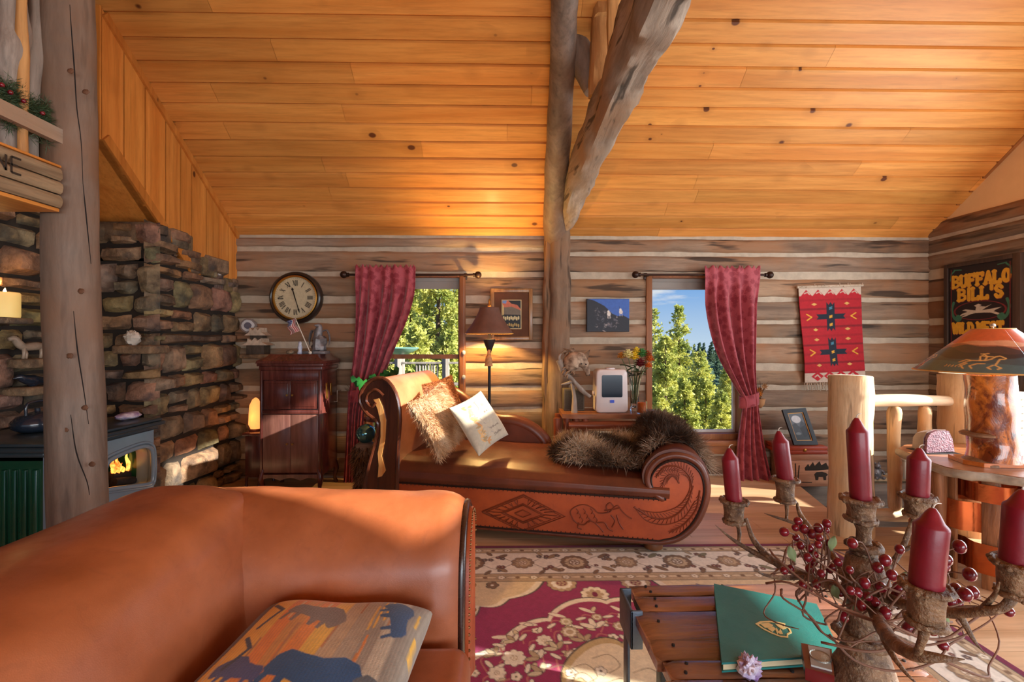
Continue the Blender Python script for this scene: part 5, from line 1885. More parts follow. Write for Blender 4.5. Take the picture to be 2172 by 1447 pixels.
C_ = [dict(px=1557, tx=1548, yb=1060, ys=970, yt=950, w=33, Y=1.22, cw=54, cb=1112),
      dict(px=1666, tx=1654, yb=1014, ys=934, yt=913, w=32, Y=1.27, cw=50, cb=1068),
      dict(px=1826, tx=1818, yb=1057, ys=912, yt=886, w=40, Y=1.02, cw=72, cb=1108),
      dict(px=1946, tx=1949, yb=1050, ys=971, yt=950, w=40, Y=1.07, cw=62, cb=1098),
      dict(px=1964, tx=1976, yb=1240, ys=1112, yt=1077, w=61, Y=.66, cw=88, cb=1330),
      dict(px=2156, tx=2166, yb=1190, ys=1072, yt=1038, w=58, Y=.74, cw=82, cb=1268)]
ARMS = [
  [[(1815, 1262, 1.02, 22), (1750, 1238, 1.07, 19), (1690, 1215, 1.11, 16), (1640, 1190, 1.15, 15), (1600, 1148, 1.19, 12), (1582, 1100, 1.21, 7)], [(1655, 1200, 1.14, 13), (1600, 1172, 1.18, 11), (1555, 1145, 1.20, 7), (1517, 1114, 1.21, 1)], [(1567, 1152, 1.20, 7), (1568, 1128, 1.215, 8), (1564, 1110, 1.22, 9)], [(1712, 1222, 1.10, 12), (1660, 1226, 1.09, 10), (1620, 1219, 1.08, 6), (1598, 1207, 1.07, 1)]],
  [[(1805, 1235, 1.06, 18), (1760, 1170, 1.15, 15), (1715, 1118, 1.22, 13), (1697, 1090, 1.25, 10), (1690, 1066, 1.265, 5)], [(1722, 1124, 1.22, 11), (1680, 1108, 1.24, 8), (1645, 1097, 1.25, 5), (1621, 1089, 1.26, 1)], [(1668, 1103, 1.245, 6), (1669, 1085, 1.26, 7), (1668, 1066, 1.27, 8)]],
  [[(1826, 1180, 1.02, 20), (1828, 1140, 1.02, 13), (1828, 1106, 1.02, 18)]],
  [[(1855, 1240, 1.03, 18), (1890, 1200, 1.06, 14), (1915, 1160, 1.07, 11), (1930, 1120, 1.07, 10), (1944, 1096, 1.07, 12)], [(1912, 1170, 1.07, 9), (1950, 1150, 1.05, 6), (1975, 1118, 1.04, 1)]],
  [[(1850, 1285, .98, 24), (1865, 1320, .88, 28), (1895, 1362, .76, 30), (1940, 1388, .69, 28), (2000, 1397, .66, 16), (2046, 1399, .65, 2)], [(1945, 1385, .68, 15), (1955, 1360, .665, 16), (1962, 1328, .66, 22)], [(1868, 1330, .87, 18), (1885, 1375, .82, 14), (1915, 1420, .78, 9), (1956, 1462, .75, 2)]],
  [[(1862, 1262, .98, 22), (1930, 1285, .90, 22), (2010, 1300, .82, 22), (2075, 1298, .77, 20), (2125, 1290, .745, 18), (2150, 1266, .74, 22)], [(2035, 1305, .80, 16), (2050, 1330, .79, 12), (2068, 1362, .78, 7), (2090, 1388, .77, 1)], [(2085, 1290, .77, 12), (2110, 1262, .75, 9), (2120, 1235, .74, 3)]],
]
cups = []
for arm, k in zip(ARMS, C_):
    mb = MB()
    for path in arm:
        P = [pd(a, b, Y) for a, b, Y, w_ in path]
        mb.tube(P, [w_ / 2 / F * Y for a, b, Y, w_ in path], 12, per=5, rough=.14, rs=45)
    ao = mb.build('antler_arm', M['antler'], cb, 70, world=True)
    co, c0, zb = cup(k['px'], k['yb'], k['cb'], k['Y'], k['cw'], parent=ao)
    cups.append(c0)
CL = ['red candle at the left end of the candelabra, nearest the chaise', 'red candle on the rear left branch, in front of the cedar box', 'tallest red candle in the middle of the candelabra',
      'red candle on the rear right branch, in front of the stair railing', 'thick red candle nearest the camera on the candelabra', 'red candle on the right branch cut by the picture edge']
for k, c0, lab in zip(C_, cups, CL):
    b0 = c0 - Vector((0, 0, .006)); tp = pd(k['tx'], k['ys'], k['Y']); tt = pd(k['tx'], k['yt'], k['Y'])
    h = tp.z - b0.z; r_ = k['w'] / 2 / F * k['Y']
    t = thing('candle', b0, lab, 'candle', 'red candles in the candelabra')
    t.rotation_euler = (0, math.atan2(tp.x - b0.x, h), 0)
    hh = tt.z - tp.z
    mb = MB(); mb.lathe([(r_ * .96, 0), (r_ * 1.0, h * .1), (r_ * 1.0, h * .6), (r_ * 1.01, h - .004), (r_ * .97, h - .001), (r_ * .72, h + hh * .18), (r_ * .40, h + hh * .72), (r_ * .18, h + hh * .98), (r_ * .05, h + hh)], 26, rough=.012, rs=30)
    mb.build('wax', M['candle_red'], t, 50)
    mb = MB(); mb.tube([(0, 0, h + hh * .9), (.001, 0, h + hh * 1.15), (.006, .0, h + hh * 1.3), (.012, 0, h + hh * 1.3)], [.0012, .0012, .001, .0006], 5, per=3); mb.build('wick', M['wick'], t)

# berry garland round the candelabra
M['berry'] = mat('red_berry', S(124, 16, 34), .22, var=.3, vscale=30, coat=.6)
M['twig'] = mat('garland_twig', S(142, 104, 84), .7, var=.3, vscale=30)
M['leaf_green'] = mat('garland_leaf', S(120, 138, 92), .6, var=.3)
gar = thing('berry_garland', (HUB.x, HUB.y, TZ + .15), 'garland of red berries on pale twigs wound round the antler candelabra', 'garland')
BL = [(905, 320), (978, 262), (965, 298), (1010, 305), (1050, 330), (1085, 300), (1130, 275), (1125, 312), (968, 350), (1090, 350), (1085, 387), (1140, 380), (990, 392), (1040, 408), (1068, 440), (1030, 455), (905, 525), (940, 515),
      (1040, 515), (1145, 520), (1160, 508), (1265, 380), (1515, 412), (1830, 398), (1400, 508), (1475, 548), (1885, 545), (1745, 505), (1760, 468), (1415, 612), (1255, 630), (1200, 640), (1310, 710), (1385, 690), (1440, 750), (1220, 770),
      (1035, 620), (1075, 595), (1790, 690), (1775, 668), (1860, 650), (1810, 620), (2090, 740), (1745, 920), (1685, 835), (1560, 830), (1345, 660), (1510, 620), (1740, 655), (1005, 600), (1100, 540), (1060, 480), (1190, 480),
      (1330, 590), (1500, 660), (1900, 640), (1820, 700), (1250, 520), (1290, 640), (1440, 470)]
rb = random.Random(8)
vb = MB()
for i, (a, b) in enumerate(BL):
    px, py = 1300 + a * .4015, 1000 + b * .4015
    Y = 1.08 - (a - 900) / 1000 * .22 + rb.uniform(-.05, .03)
    if 1230 < a < 1480: Y = .93 + rb.uniform(-.03, .02)
    if 1500 < a < 1760 and b > 400: Y = max(Y, .82)
    p = pd(px, py, Y)
    p.z = max(p.z, TZ + .014) if (TX0 < p.x < TX1 and p.y < 1.49) else p.z
    rr_ = rb.uniform(.0075, .0105) * (1.15 if a > 1350 else 1)
    mb = MB(); mb.ball(p, rr_, nu=12, nv=8, sz=rb.uniform(1.0, 1.25), sx=rb.uniform(.9, 1.1))
    mb.build('berry', M['berry'], gar, 180, world=True)
    an = math.atan2(p.y - HUB.y, p.x - HUB.x) + rb.uniform(-.9, .9)
    r0 = rb.uniform(.06, .14)
    q0 = Vector((HUB.x + r0 * math.cos(an), HUB.y + r0 * math.sin(an), HUB.z + rb.uniform(-.05, .06)))
    mdl = (q0 + p) / 2 + Vector((rb.uniform(-.03, .03), rb.uniform(-.03, .03), rb.uniform(-.01, .05)))
    vb.tube([q0, mdl, p], [.0022, .0016, .001], 5, per=5)
for k in range(16):
    r_ = rb.uniform(.09, .24); a0 = rb.uniform(0, 6.28); L = rb.uniform(1.2, 3.6); zz = HUB.z + rb.uniform(-.05, .05)
    P = []
    for j in range(9):
        a = a0 + L * j / 8
        P.append((HUB.x + (r_ + rb.uniform(-.02, .02)) * math.cos(a), HUB.y + (r_ + rb.uniform(-.02, .02)) * math.sin(a) * .9, zz + .025 * math.sin(j * 1.1 + k) + rb.uniform(-.008, .008)))
    vb.tube(P, [.0026, .0022, .001], 5, per=4)
vb.build('twigs', M['twig'], gar, 180, world=True)
for (a, b) in ((1170, 340), (1310, 665), (1745, 740), (1545, 530), (930, 395), (1160, 600)):
    p = pd(1300 + a * .4015, 1000 + b * .4015, .97 - (a - 1300) * .0001)
    mb = MB()
    d = Vector((rb.uniform(-.5, .5), rb.uniform(-.3, .3), -1)).normalized() * .034; s_ = Vector((d.z, 0, -d.x)) * .3
    mb.grid(lambda u, v: tuple(p + d * v + s_ * (2 * u - 1) * math.sin(math.pi * (v * .94 + .03)) + Vector((0, -.004 * (1 - abs(2 * u - 1)), 0))), 4, 8)
    mb.build('leaf', M['leaf_green'], gar, 180, world=True)
# ------------------------------------------------------------------ peeled log railing of the stair
M['peeled'] = wood('peeled_log', S(178, 142, 102), S(226, 200, 162), 'z', 7, .6, .4, stretch=10, streak=.6, c3=S(206, 160, 108))
M['peeled_x'] = wood('peeled_log_level', S(206, 178, 140), S(236, 216, 184), 'x', 6, .55, .25, stretch=10, streak=.35)
M['endgrain'] = mat('sawn_end', S(236, 222, 196), .7, var=.15, vscale=20)
YR_ = 2.93
n1 = at_y(1804, 1130, YR_); 
rl = thing('log_railing', (n1.x, YR_, 0), 'peeled log stair railing with two stout newel posts beside the stair opening', 'railing')
def logpost(px, ptop, w_, Y, zb=0.0):
    tp = at_y(px, ptop, Y); r_ = w_ / 2 / F * Y
    mb = MB()
    N_ = 18
    pts = [(tp.x + .006 * nz1(k * .8, px, 1), Y + .006 * nz1(k * .8, px, 5), zb + (tp.z - zb) * k / N_) for k in range(N_ + 1)]
    mb.tube(pts, [r_ * 1.06, r_, r_ * 1.0], 28, rough=.07, rs=5)
    o = mb.build('newel_post', M['peeled'], rl, 50, world=True)
    mb = MB(); mb.lathe([(r_ * .97, 0), (r_ * .93, .006), (.01, .007)], 28, (pts[-1][0], Y, tp.z)); mb.build('post_top', M['endgrain'], o, 40, world=True)
    return tp
a_ = logpost(1804, 799, 80, YR_)
b_ = logpost(2046, 793, 88, YR_ + .02)
zr_ = at_y(1940, 851, YR_).z
mb = MB(); mb.tube([(a_.x + .08, YR_, zr_ + .003), (a_.x + .35, YR_ - .005, zr_ + .006), (b_.x - .08, YR_, zr_)], [.041, .040, .030], 16, rough=.12, rs=6, per=6); mb.build('handrail', M['peeled_x'], rl, 60, world=True)
mb = MB(); mb.tube([(b_.x + .08, YR_ + .03, zr_), (XR - .04, YR_ + .03, zr_)], [.04, .04], 16, rough=.1, per=6); mb.build('handrail', M['peeled_x'], rl, 60, world=True)
zl_ = at_y(1940, 1092, YR_).z
mb = MB(); mb.tube([(a_.x + .08, YR_, zl_), (b_.x - .08, YR_, zl_)], [.042, .04], 16, rough=.12, rs=6, per=6); mb.build('bottom_rail', M['peeled_x'], rl, 60, world=True)
mb = MB(); mb.tube([(b_.x + .08, YR_ + .03, zl_), (XR - .04, YR_ + .03, zl_)], [.04, .04], 16, rough=.1, per=6); mb.build('bottom_rail', M['peeled_x'], rl, 60, world=True)
for px, w_ in ((1897, 25), (1962, 25), (2140, 25), (2200, 25)):
    c0 = at_y(px, 900, YR_); r_ = w_ / 2 / F * YR_
    y_ = YR_ + (.03 if px > 2100 else 0)
    mb = MB(); mb.tube([(c0.x, y_, zl_ + .03), (c0.x, y_, zl_ + .07), (c0.x + .004, y_, (zr_ + zl_) / 2 - .05), (c0.x - .003, y_, (zr_ + zl_) / 2 + .05), (c0.x, y_, zr_ - .075), (c0.x, y_, zr_ - .03)], [r_ * .5, r_ * 1.0, r_ * 1.05, r_ * .92, r_, r_ * .5], 14, rough=.18, rs=8, per=4)
    mb.build('baluster', M['peeled'], rl, 60, world=True)

# ------------------------------------------------------------------ slab table with a copper drum
M['slab'] = wood('live_edge_slab', S(120, 70, 40), S(176, 112, 68), 'x', 6, .35, .2, stretch=9, coat=.3, c3=S(150, 110, 84))
M['bark_edge'] = mat('pale_bark_edge', S(170, 152, 130), .8, var=.35, vscale=14, bump=.4, bscale=30)
M['copper'] = mat('copper_sheet', S(190, 100, 56), .22, metal=.95, var=.35, vscale=7, bump=.15, bscale=18)
M['slat'] = wood('rustic_slat', S(112, 66, 36), S(162, 104, 62), 'z', 8, .5, .4, stretch=8, streak=.7)
zt_ = .60
tx, ty = 2.66, 2.40
st_ = thing('slab_table', (tx, ty, 0), 'live edge slab table with copper bands woven through wooden slats by the railing', 'table')
outline = [at_z(1906, 950, zt_), at_z(1930, 962, zt_), at_z(1990, 985, zt_), at_z(2045, 998, zt_), at_z(2110, 1004, zt_), at_z(2180, 1014, zt_), at_z(2260, 1015, zt_), at_z(2330, 995, zt_), at_z(2300, 955, zt_), at_z(2180, 944, zt_), at_z(2060, 942, zt_), at_z(1980, 941, zt_), at_z(1925, 943, zt_)]
outline = [(p.x, p.y) for p in outline]
oc_ = catmull([(a, b, 0) for a, b in outline + [outline[0]]], 4)[:-1]
poly = [(p.x + .008 * nz1(p.x * 14, p.y * 14, 2), p.y + .008 * nz1(p.x * 14, p.y * 14, 7)) for p in oc_]
mb = MB(); mb.prism(poly[::-1] if False else poly, lambda a, b, d: (a, b, d), zt_ - .045, zt_); mb.build('slab_top', M['slab'], st_, 40, world=True)
mb = MB(); mb.tube([(a, b, zt_ - .024) for a, b in poly[:34]], .022, 8, rough=.3, rs=16); mb.build('bark_edge', M['bark_edge'], st_, 60, world=True)
dc = at_z(2160, 1210, 0.0); rc_ = .36
dcx, dcy = tx + .06, ty + .06
for zz0, zz1, ph in ((.44, .53, 0), (.27, .42, 1), (.08, .23, 0)):
    mb = MB()
    n_ = 64
    def bf(u, v, zz0=zz0, zz1=zz1, ph=ph):
        a = 2 * math.pi * u; r_ = rc_ + .022 * (1 if math.sin(a * 7 + ph * math.pi) > 0 else -1) * min(1, abs(math.sin(a * 7)) * 2.0)
        return (dcx + r_ * math.cos(a), dcy + r_ * math.sin(a), zz0 + (zz1 - zz0) * v)
    mb.grid(bf, 168, 3)
    mb.build('copper_band', M['copper'], st_, 180, world=True)
for k in range(14):
    a = 2 * math.pi * (k + .5) / 14
    if .2 < a < 2.9: continue
    c0 = Vector((dcx + rc_ * math.cos(a), dcy + rc_ * math.sin(a), 0))
    Mr = Matrix.Translation(c0) @ Matrix.Rotation(a, 4, 'Z')
    mb = MB(); mb.box((-.010, -.034, .0), (.010, .034, zt_ - .046), bev=.004, M=Mr); mb.build('slat', M['slat'], st_, 40, world=True)
for px in (1991,):
    c0 = at_y(px, 1100, ty + .0)
    mb = MB(); mb.tube([(c0.x - .005, c0.y, 0), (c0.x, c0.y, .3), (c0.x, c0.y, zt_ - .046)], [.036, .033, .036], 14, rough=.12, rs=9, per=5); mb.build('leg', M['slat'], st_, 60, world=True)

# geode half
M['geode'] = mat('purple_geode', S(88, 42, 68), .3, var=.5, vscale=40, c2=S(136, 78, 96), coat=.2, bump=.8, bscale=120)
M['rind'] = mat('geode_rind', S(150, 132, 122), .8, var=.3)
g0 = at_z(2000, 962, zt_ + .001); d0 = g0.y
gd = thing('geode', (g0.x, g0.y + .03, zt_), 'purple geode half lying on the slab table in front of the newel post', 'geode')
gp = [(-33, 0), (-31, 30), (-24, 42), (-8, 48), (16, 47), (24, 30), (29, 2)]
k_ = d0 / F
mb = MB(); mb.prism([(a * k_, b * k_ + .003) for a, b in gp], lambda a, b, d: (a, d, b), -.022, .0); mb.build('crystal_face', M['geode'], gd, 30)
mb = MB(); mb.prism([(a * k_ * 1.04, max(0, b * k_ * 1.05)) for a, b in gp], lambda a, b, d: (a + d * .35, d, b * (1 - d * 2)), -.001, .11); mb.build('rind', M['rind'], gd, 30)
mb = MB(); mb.box((-.10, -.05, .0), (.09, .1, .003)); mb.build('felt', M['iron'], gd, 30)

# spool candlestick with a white candle stub
M['spool'] = wood('spool_wood', S(104, 70, 46), S(150, 108, 76), 'z', 8, .45, .15)
M['white_wax'] = mat('white_wax', S(226, 214, 196), .45, var=.08, sss=.1)
s0_ = at_z(2078, 984, zt_)
sp = thing('spool_candlestick', (s0_.x, s0_.y, zt_), 'turned wooden spool candlestick with pale candle stub on the slab table', 'candlestick')
ks = s0_.y / F
mb = MB(); mb.lathe([(w_ * ks, h * ks) for w_, h in ((34, 0), (34, 4), (30, 8), (28, 10), (22, 14), (13, 17), (11, 22), (10.5, 50), (12, 56), (18, 58), (32, 62), (33, 66), (28, 69), (8, 69))], 26); mb.build('spool', M['spool'], sp, 40)
mb = MB(); mb.lathe([(6 * ks, 69 * ks), (6 * ks, 106 * ks), (5 * ks, 108 * ks), (1 * ks, 108 * ks)], 16); mb.build('candle_stub', M['white_wax'], sp, 40)

# burl lamp with the painted shade
M['burl'] = None
def burl_mat():
    m, n, l, b = new_mat('burl_log')
    vec = coords(n, l)
    n1 = noise_tex(n, l, coords(n, l, (1, 1, .5)), 9, 6, .65, 1.2)
    n2 = noise_tex(n, l, vec, 24, 5, .6, .6)
    out = mixc(n, l, maprange(n, l, n1, .42, .60), S(110, 46, 16), S(216, 122, 44))
    out = mixc(n, l, maprange(n, l, n2, .58, .68, 0, .8), out, S(60, 24, 12))
    l.new(out, b.inputs['Base Color']); b.inputs['Roughness'].default_value = .22; b.inputs['Coat Weight'].default_value = .7
    add_bump(n, l, b, n1, .3, .02)
    return m
M['burl'] = burl_mat()
l0 = at_z(2106, 972, zt_ + .03); kl = l0.y / F
lamp = thing('table_lamp', (l0.x, l0.y, zt_), 'burl log table lamp with painted western shade on the slab table', 'lamp')
M['tray'] = wood('orange_tray', S(170, 84, 30), S(214, 120, 52), 'x', 8, .3, .1, coat=.4)
mb = MB()
mb.prism([(-52 * kl, -.075), (52 * kl, -.09), (66 * kl, .0), (60 * kl, .12), (-50 * kl, .12), (-66 * kl, .0)], lambda a, b, d: (a, b, d), .001, .022)
mb.build('base_tray', M['tray'], lamp, 40)
mb = MB()
zt0 = .022; zt1 = at_y(2106, 795, l0.y).z - zt_
mb.tube([(-.0, 0, zt0), (.004, 0, zt0 + .1), (-.010, 0, zt0 + .26), (-.018, 0, zt1)], [46 * kl, 43 * kl, 42 * kl, 41 * kl], 28, rough=.10, rs=9, per=8)
mb.build('log_base', M['burl'], lamp, 60)
mb = MB(); mb.lathe([(.012, zt1), (.012, zt1 + .06), (.02, zt1 + .065), (.02, zt1 + .1), (.006, zt1 + .11)], 14); mb.build('socket', M['stud'], lamp, 40)
mb = MB(); mb.ball((0, 0, zt1 + .14), .032, nu=12, nv=8)
M['bulb'] = emis('warm_bulb', (1.0, .62, .25, 1), 14)
mb.build('bulb', M['bulb'], lamp, 180)
c = Canvas(420, 90, S(196, 84, 44), ss=2)
H_ = c.h
c.a[:] = S(206, 92, 50)[:3]
def band(y0, amp, colr, ph, f=3):
    P = [(x / 60, y0 + amp * math.sin(x / 60 * 6.28 * f + ph) + amp * .5 * math.sin(x / 60 * 6.28 * f * 2.3 + ph)) for x in range(61)]
    c.poly(P + [(1, 1.01), (0, 1.01)], colr)
band(.30, .03, S(216, 150, 110), 0); band(.38, .03, S(150, 82, 60), 2); band(.44, .06, S(64, 44, 44), 1); band(.52, .06, S(36, 34, 40), 3); band(.66, .04, S(54, 74, 78), 4); band(.78, .03, S(64, 96, 98), 2)
gl = S(226, 172, 96)
for k in range(5):
    ox = .05 + k * .2
    for sg, s_ in ((1, 1.0),):
        def L_(pts, w_=.018): c.line([(ox + a * .105, .60 + b * .30) for a, b in pts], w_, gl)
        L_([(0, .75), (.12, .5), (.22, .42), (.5, .40), (.62, .30), (.72, .12), (.82, .06), (.94, .22), (.90, .28), (.80, .30), (.74, .55), (.70, .72), (.80, .9), (.74, 1.0)])
        L_([(.22, .42), (.10, .36), (-.04, .55)]); L_([(.5, .62), (.35, .64), (.22, .80), (.28, .98)]); L_([(.14, .62), (.05, .82), (.12, 1.0)]); L_([(.66, .72), (.56, .9), (.62, 1.0)])
        L_([(.40, .40), (.38, .12), (.46, -.02), (.54, .1), (.50, .36)]); L_([(.38, -.06), (.56, -.10)]); L_([(.46, .1), (.66, .12)])
        for q_ in range(5): L_([(-.3 + q_ * .08, .9), (-.28 + q_ * .08, .78)], .012)
M['shade_paint'] = painted('painted_shade', .35, coat=.4, spec=.5)
zs0 = at_y(2104, 787, l0.y).z - zt_; zs1 = at_y(2104, 698, l0.y).z - zt_
rb0, rb1 = 131 * kl, 34 * kl
img = c.out()
o = painted_sheet('lamp_shade', img, lambda u, v: ((rb0 + (rb1 - rb0) * v) * np.cos(-1.9 + u * 2 * math.pi), (rb0 + (rb1 - rb0) * v) * np.sin(-1.9 + u * 2 * math.pi), zs0 + (zs1 - zs0) * v), M['shade_paint'], lamp)
md = o.modifiers.new('thickness', 'SOLIDIFY'); md.thickness = .004; md.offset = -1
mb = MB()
mb.tube([(rb0 * math.cos(a * math.pi / 24), rb0 * math.sin(a * math.pi / 24), zs0) for a in range(49)], .004, 6, cap=False)
mb.tube([(rb1 * math.cos(a * math.pi / 12), rb1 * math.sin(a * math.pi / 12), zs1) for a in range(25)], .003, 6, cap=False)
M['shade_rim'] = mat('amber_rim', S(214, 160, 84), .5)
mb.build('shade_rim', M['shade_rim'], o, 180)
mb = MB(); mb.lathe([(.004, zt1 + .1), (.004, zs1 + .01), (.012, zs1 + .014), (.010, zs1 + .026), (.003, zs1 + .03)], 12); mb.build('finial', M['silver'], lamp, 40)
point('table_lamp_light', (l0.x, l0.y, zt_ + zt1 + .14 - .045), 9, (1.0, .60, .26), .03)

# ------------------------------------------------------------------ show sign on the right wall
xs_ = XR - .045
sy0, sy1 = at_x(2012, 640, xs_).y, at_x(2150, 640, xs_).y      # far, near
sz1 = at_x(2012, 570, xs_).z + .0; sz0 = at_x(2140, 850, xs_).z
Wm, Hm = sy0 - sy1, sz1 - sz0
bk_, ylw, grn, rd = S(34, 24, 26), S(226, 170, 48), S(58, 116, 92), S(120, 40, 44)
c = Canvas(220, int(220 * Hm / Wm), bk_, ss=2)
A_ = c.asp
# slab lettering from strokes, unit box 0..1 wide, 0..1 down
GL = {'B': ['l 0 0 0 1', 'a 0 0 .8 .48', 'a 0 .48 .9 1'], 'U': ['l .08 0 .08 .75', 'l .86 0 .86 .75', 'l .08 .75 .3 .97', 'l .3 .97 .64 .97', 'l .64 .97 .86 .75'], 'F': ['l .1 0 .1 1', 'l .1 .03 .9 .03', 'l .1 .5 .65 .5', 'l .88 0 .88 .2'],
      'A': ['l .05 1 .47 0', 'l .47 0 .9 1', 'l .2 .65 .75 .65'], 'L': ['l .1 0 .1 1', 'l .1 .97 .9 .97', 'l .88 .8 .88 1'], 'O': ['o .5 .5'], 'I': ['l .5 0 .5 1'], 'S': ['l .85 .2 .6 .03', 'l .6 .03 .3 .05', 'l .3 .05 .1 .25', 'l .1 .25 .3 .45', 'l .3 .45 .7 .55', 'l .7 .55 .9 .76', 'l .9 .76 .65 .97', 'l .65 .97 .3 .97', 'l .3 .97 .1 .8'],
      "'": ['l .5 0 .5 .25'], 'W': ['l 0 0 .25 1', 'l .25 1 .5 .2', 'l .5 .2 .75 1', 'l .75 1 1 0'], 'D': ['l .08 0 .08 1', 'l .08 .03 .55 .03', 'l .55 .03 .9 .3', 'l .9 .3 .9 .7', 'l .9 .7 .55 .97', 'l .55 .97 .08 .97'], 'E': ['l .1 0 .1 1', 'l .1 .03 .9 .03', 'l .1 .5 .7 .5', 'l .1 .97 .9 .97'], 'T': ['l .5 0 .5 1', 'l .02 .03 .98 .03', 'l .04 0 .04 .2', 'l .96 0 .96 .2']}
SERIF = {'B': [(0, 0), (0, 1)], 'U': [(.08, 0), (.86, 0)], 'F': [(.1, 1)], 'A': [(.05, 1), (.9, 1)], 'L': [(.1, 0)], 'I': [(.5, 0), (.5, 1)], 'W': [(0, 0), (1, 0)], 'D': [(.08, 0), (.08, 1)], 'E': [(.1, 0), (.1, 1)], 'T': [(.5, 1)]}
def word(c, txt, x0, y0, x1, y1, h, colr, sw):
    n_ = sum(.45 if ch in "I'" else 1 for ch in txt) + (len(txt) - 1) * .22 + sum(.6 for ch in txt if ch == ' ')
    uw = (x1 - x0) / n_
    x = x0
    for ch in txt:
        w_ = uw * (.45 if ch in "I'" else 1)
        if ch == ' ': x += uw * .6; continue
        def P(a, b): xx = x + a * w_; f = (xx - x0) / (x1 - x0); return (xx, y0 + (y1 - y0) * f + b * h)
        for st in GL[ch]:
            k = st.split(); v = [float(q_) for q_ in k[1:]]
            if k[0] == 'l': c.line([P(v[0], v[1]), P(v[2], v[3])], sw, colr)
            elif k[0] == 'a':
                x_, t_, r_, b_ = v
                c.line([P(.05, t_ + .02), P(r_ * .6, t_ + .02), P(r_, t_ + (b_ - t_) * .3), P(r_, t_ + (b_ - t_) * .7), P(r_ * .6, b_ - .02), P(.05, b_ - .02)], sw * .8, colr)
            else:
                c.line([P(.5 + .4 * math.cos(a * .3927), .5 + .47 * math.sin(a * .3927)) for a in range(17)], sw, colr)
        for (a, b) in SERIF.get(ch, []):
            c.line([P(a - .2, .03 if b == 0 else .97), P(a + .2, .03 if b == 0 else .97)], sw * .7, colr)
        x += w_ + uw * .22
for dx, dy, cl in ((.006, .005, rd), (0, 0, ylw)):
    word(c, 'BUFFALO', .08 + dx, .075 + dy, .95 + dx, .070 + dy, .085, cl, .026)
    word(c, "BILL'S", .18 + dx, .180 + dy, .85 + dx, .176 + dy, .086, cl, .026)
    word(c, 'WILD WEST', .08 + dx, .442 + dy, .95 + dx, .440 + dy, .075, cl, .022)
# oval with rider
for r_, cl in ((1.0, rd), (.93, bk_)): c.ell(.5, .350, .19 * r_, .072 * r_, cl)
wh_ = S(206, 196, 178)
hp_ = [(-.9, .5), (-.75, .2), (-.5, .0), (-.62, -.12), (-.75, -.2), (-.6, -.32), (-.35, -.2), (-.1, -.1), (.25, -.12), (.5, -.2), (.95, -.35), (.7, -.05), (.62, .1), (.85, .35), (.95, .6), (.75, .5), (.5, .25), (.2, .2), (-.15, .2), (-.35, .3), (-.6, .55), (-.9, .72), (-.55, .3)]
c.poly([(.5 + a * .165 / A_, .356 + b * .062) for a, b in hp_], wh_)
c.poly([(.5 + a * .165 / A_, .356 + b * .062) for a, b in [(-.15, -.1), (-.12, -.55), (-.22, -.7), (-.02, -.9), (.12, -.72), (.02, -.6), (.3, -.5), (.55, -.75), (.3, -.38), (.12, -.1)]], wh_)
# leaf scrolls
for sg in (-1, 1):
    X = lambda a: .5 + sg * a
    P = [(X(.41), .28), (X(.44), .33), (X(.41), .39), (X(.34), .42), (X(.29), .40), (X(.34), .385), (X(.36), .40)]
    P = [(p.x, p.y) for p in catmull([(a, b, 0) for a, b in P], 5)]
    c.line(P, .020, grn); c.ell(X(.345), .40, .018, .018, grn)
    c.line([(X(.40), .03), (X(.45), .05), (X(.46), .10)], .012, grn); c.line([(X(.28), .028), (X(.40), .022)], .008, grn)
c.line([(.05, .02), (.05, .98)], .006, rd); c.line([(.95, .02), (.95, .98)], .006, rd)
for k in range(4): c.line([(.14, .62 + k * .075), (.86, .62 + k * .075)], .010, S(120, 96, 40))
M['sign_paint'] = painted('painted_board', .5, spec=.4)
sg_ = thing('show_sign', (xs_, (sy0 + sy1) / 2, sz0), 'dark wooden show sign with yellow lettering and galloping rider on the right wall', 'sign')
L0 = sg_.location
o = painted_sheet('sign_board', np.clip(c.out(), 0, 1), lambda u, v: (xs_ + 0 * u - L0.x, sy0 - Wm * u - L0.y, sz0 + Hm * v - L0.z), M['sign_paint'], sg_, (.015, 0, 0))
M['sign_frame'] = wood('sign_frame', S(52, 40, 34), S(84, 64, 52), 'z', 7, .6, .2)
mb = MB()
f_ = .035
mb.box((xs_ - .012, sy0, sz0 - f_), (xs_ + .03, sy0 + f_, sz1 + f_), bev=.004); mb.box((xs_ - .012, sy1 - f_ * 1.6, sz0 - f_), (xs_ + .03, sy1, sz1 + f_), bev=.004)
mb.box((xs_ - .012, sy1, sz1), (xs_ + .03, sy0, sz1 + f_), bev=.004); mb.box((xs_ - .012, sy1, sz0 - f_), (xs_ + .03, sy0, sz0), bev=.004)
mb.build('frame', M['sign_frame'], sg_, 40, world=True)

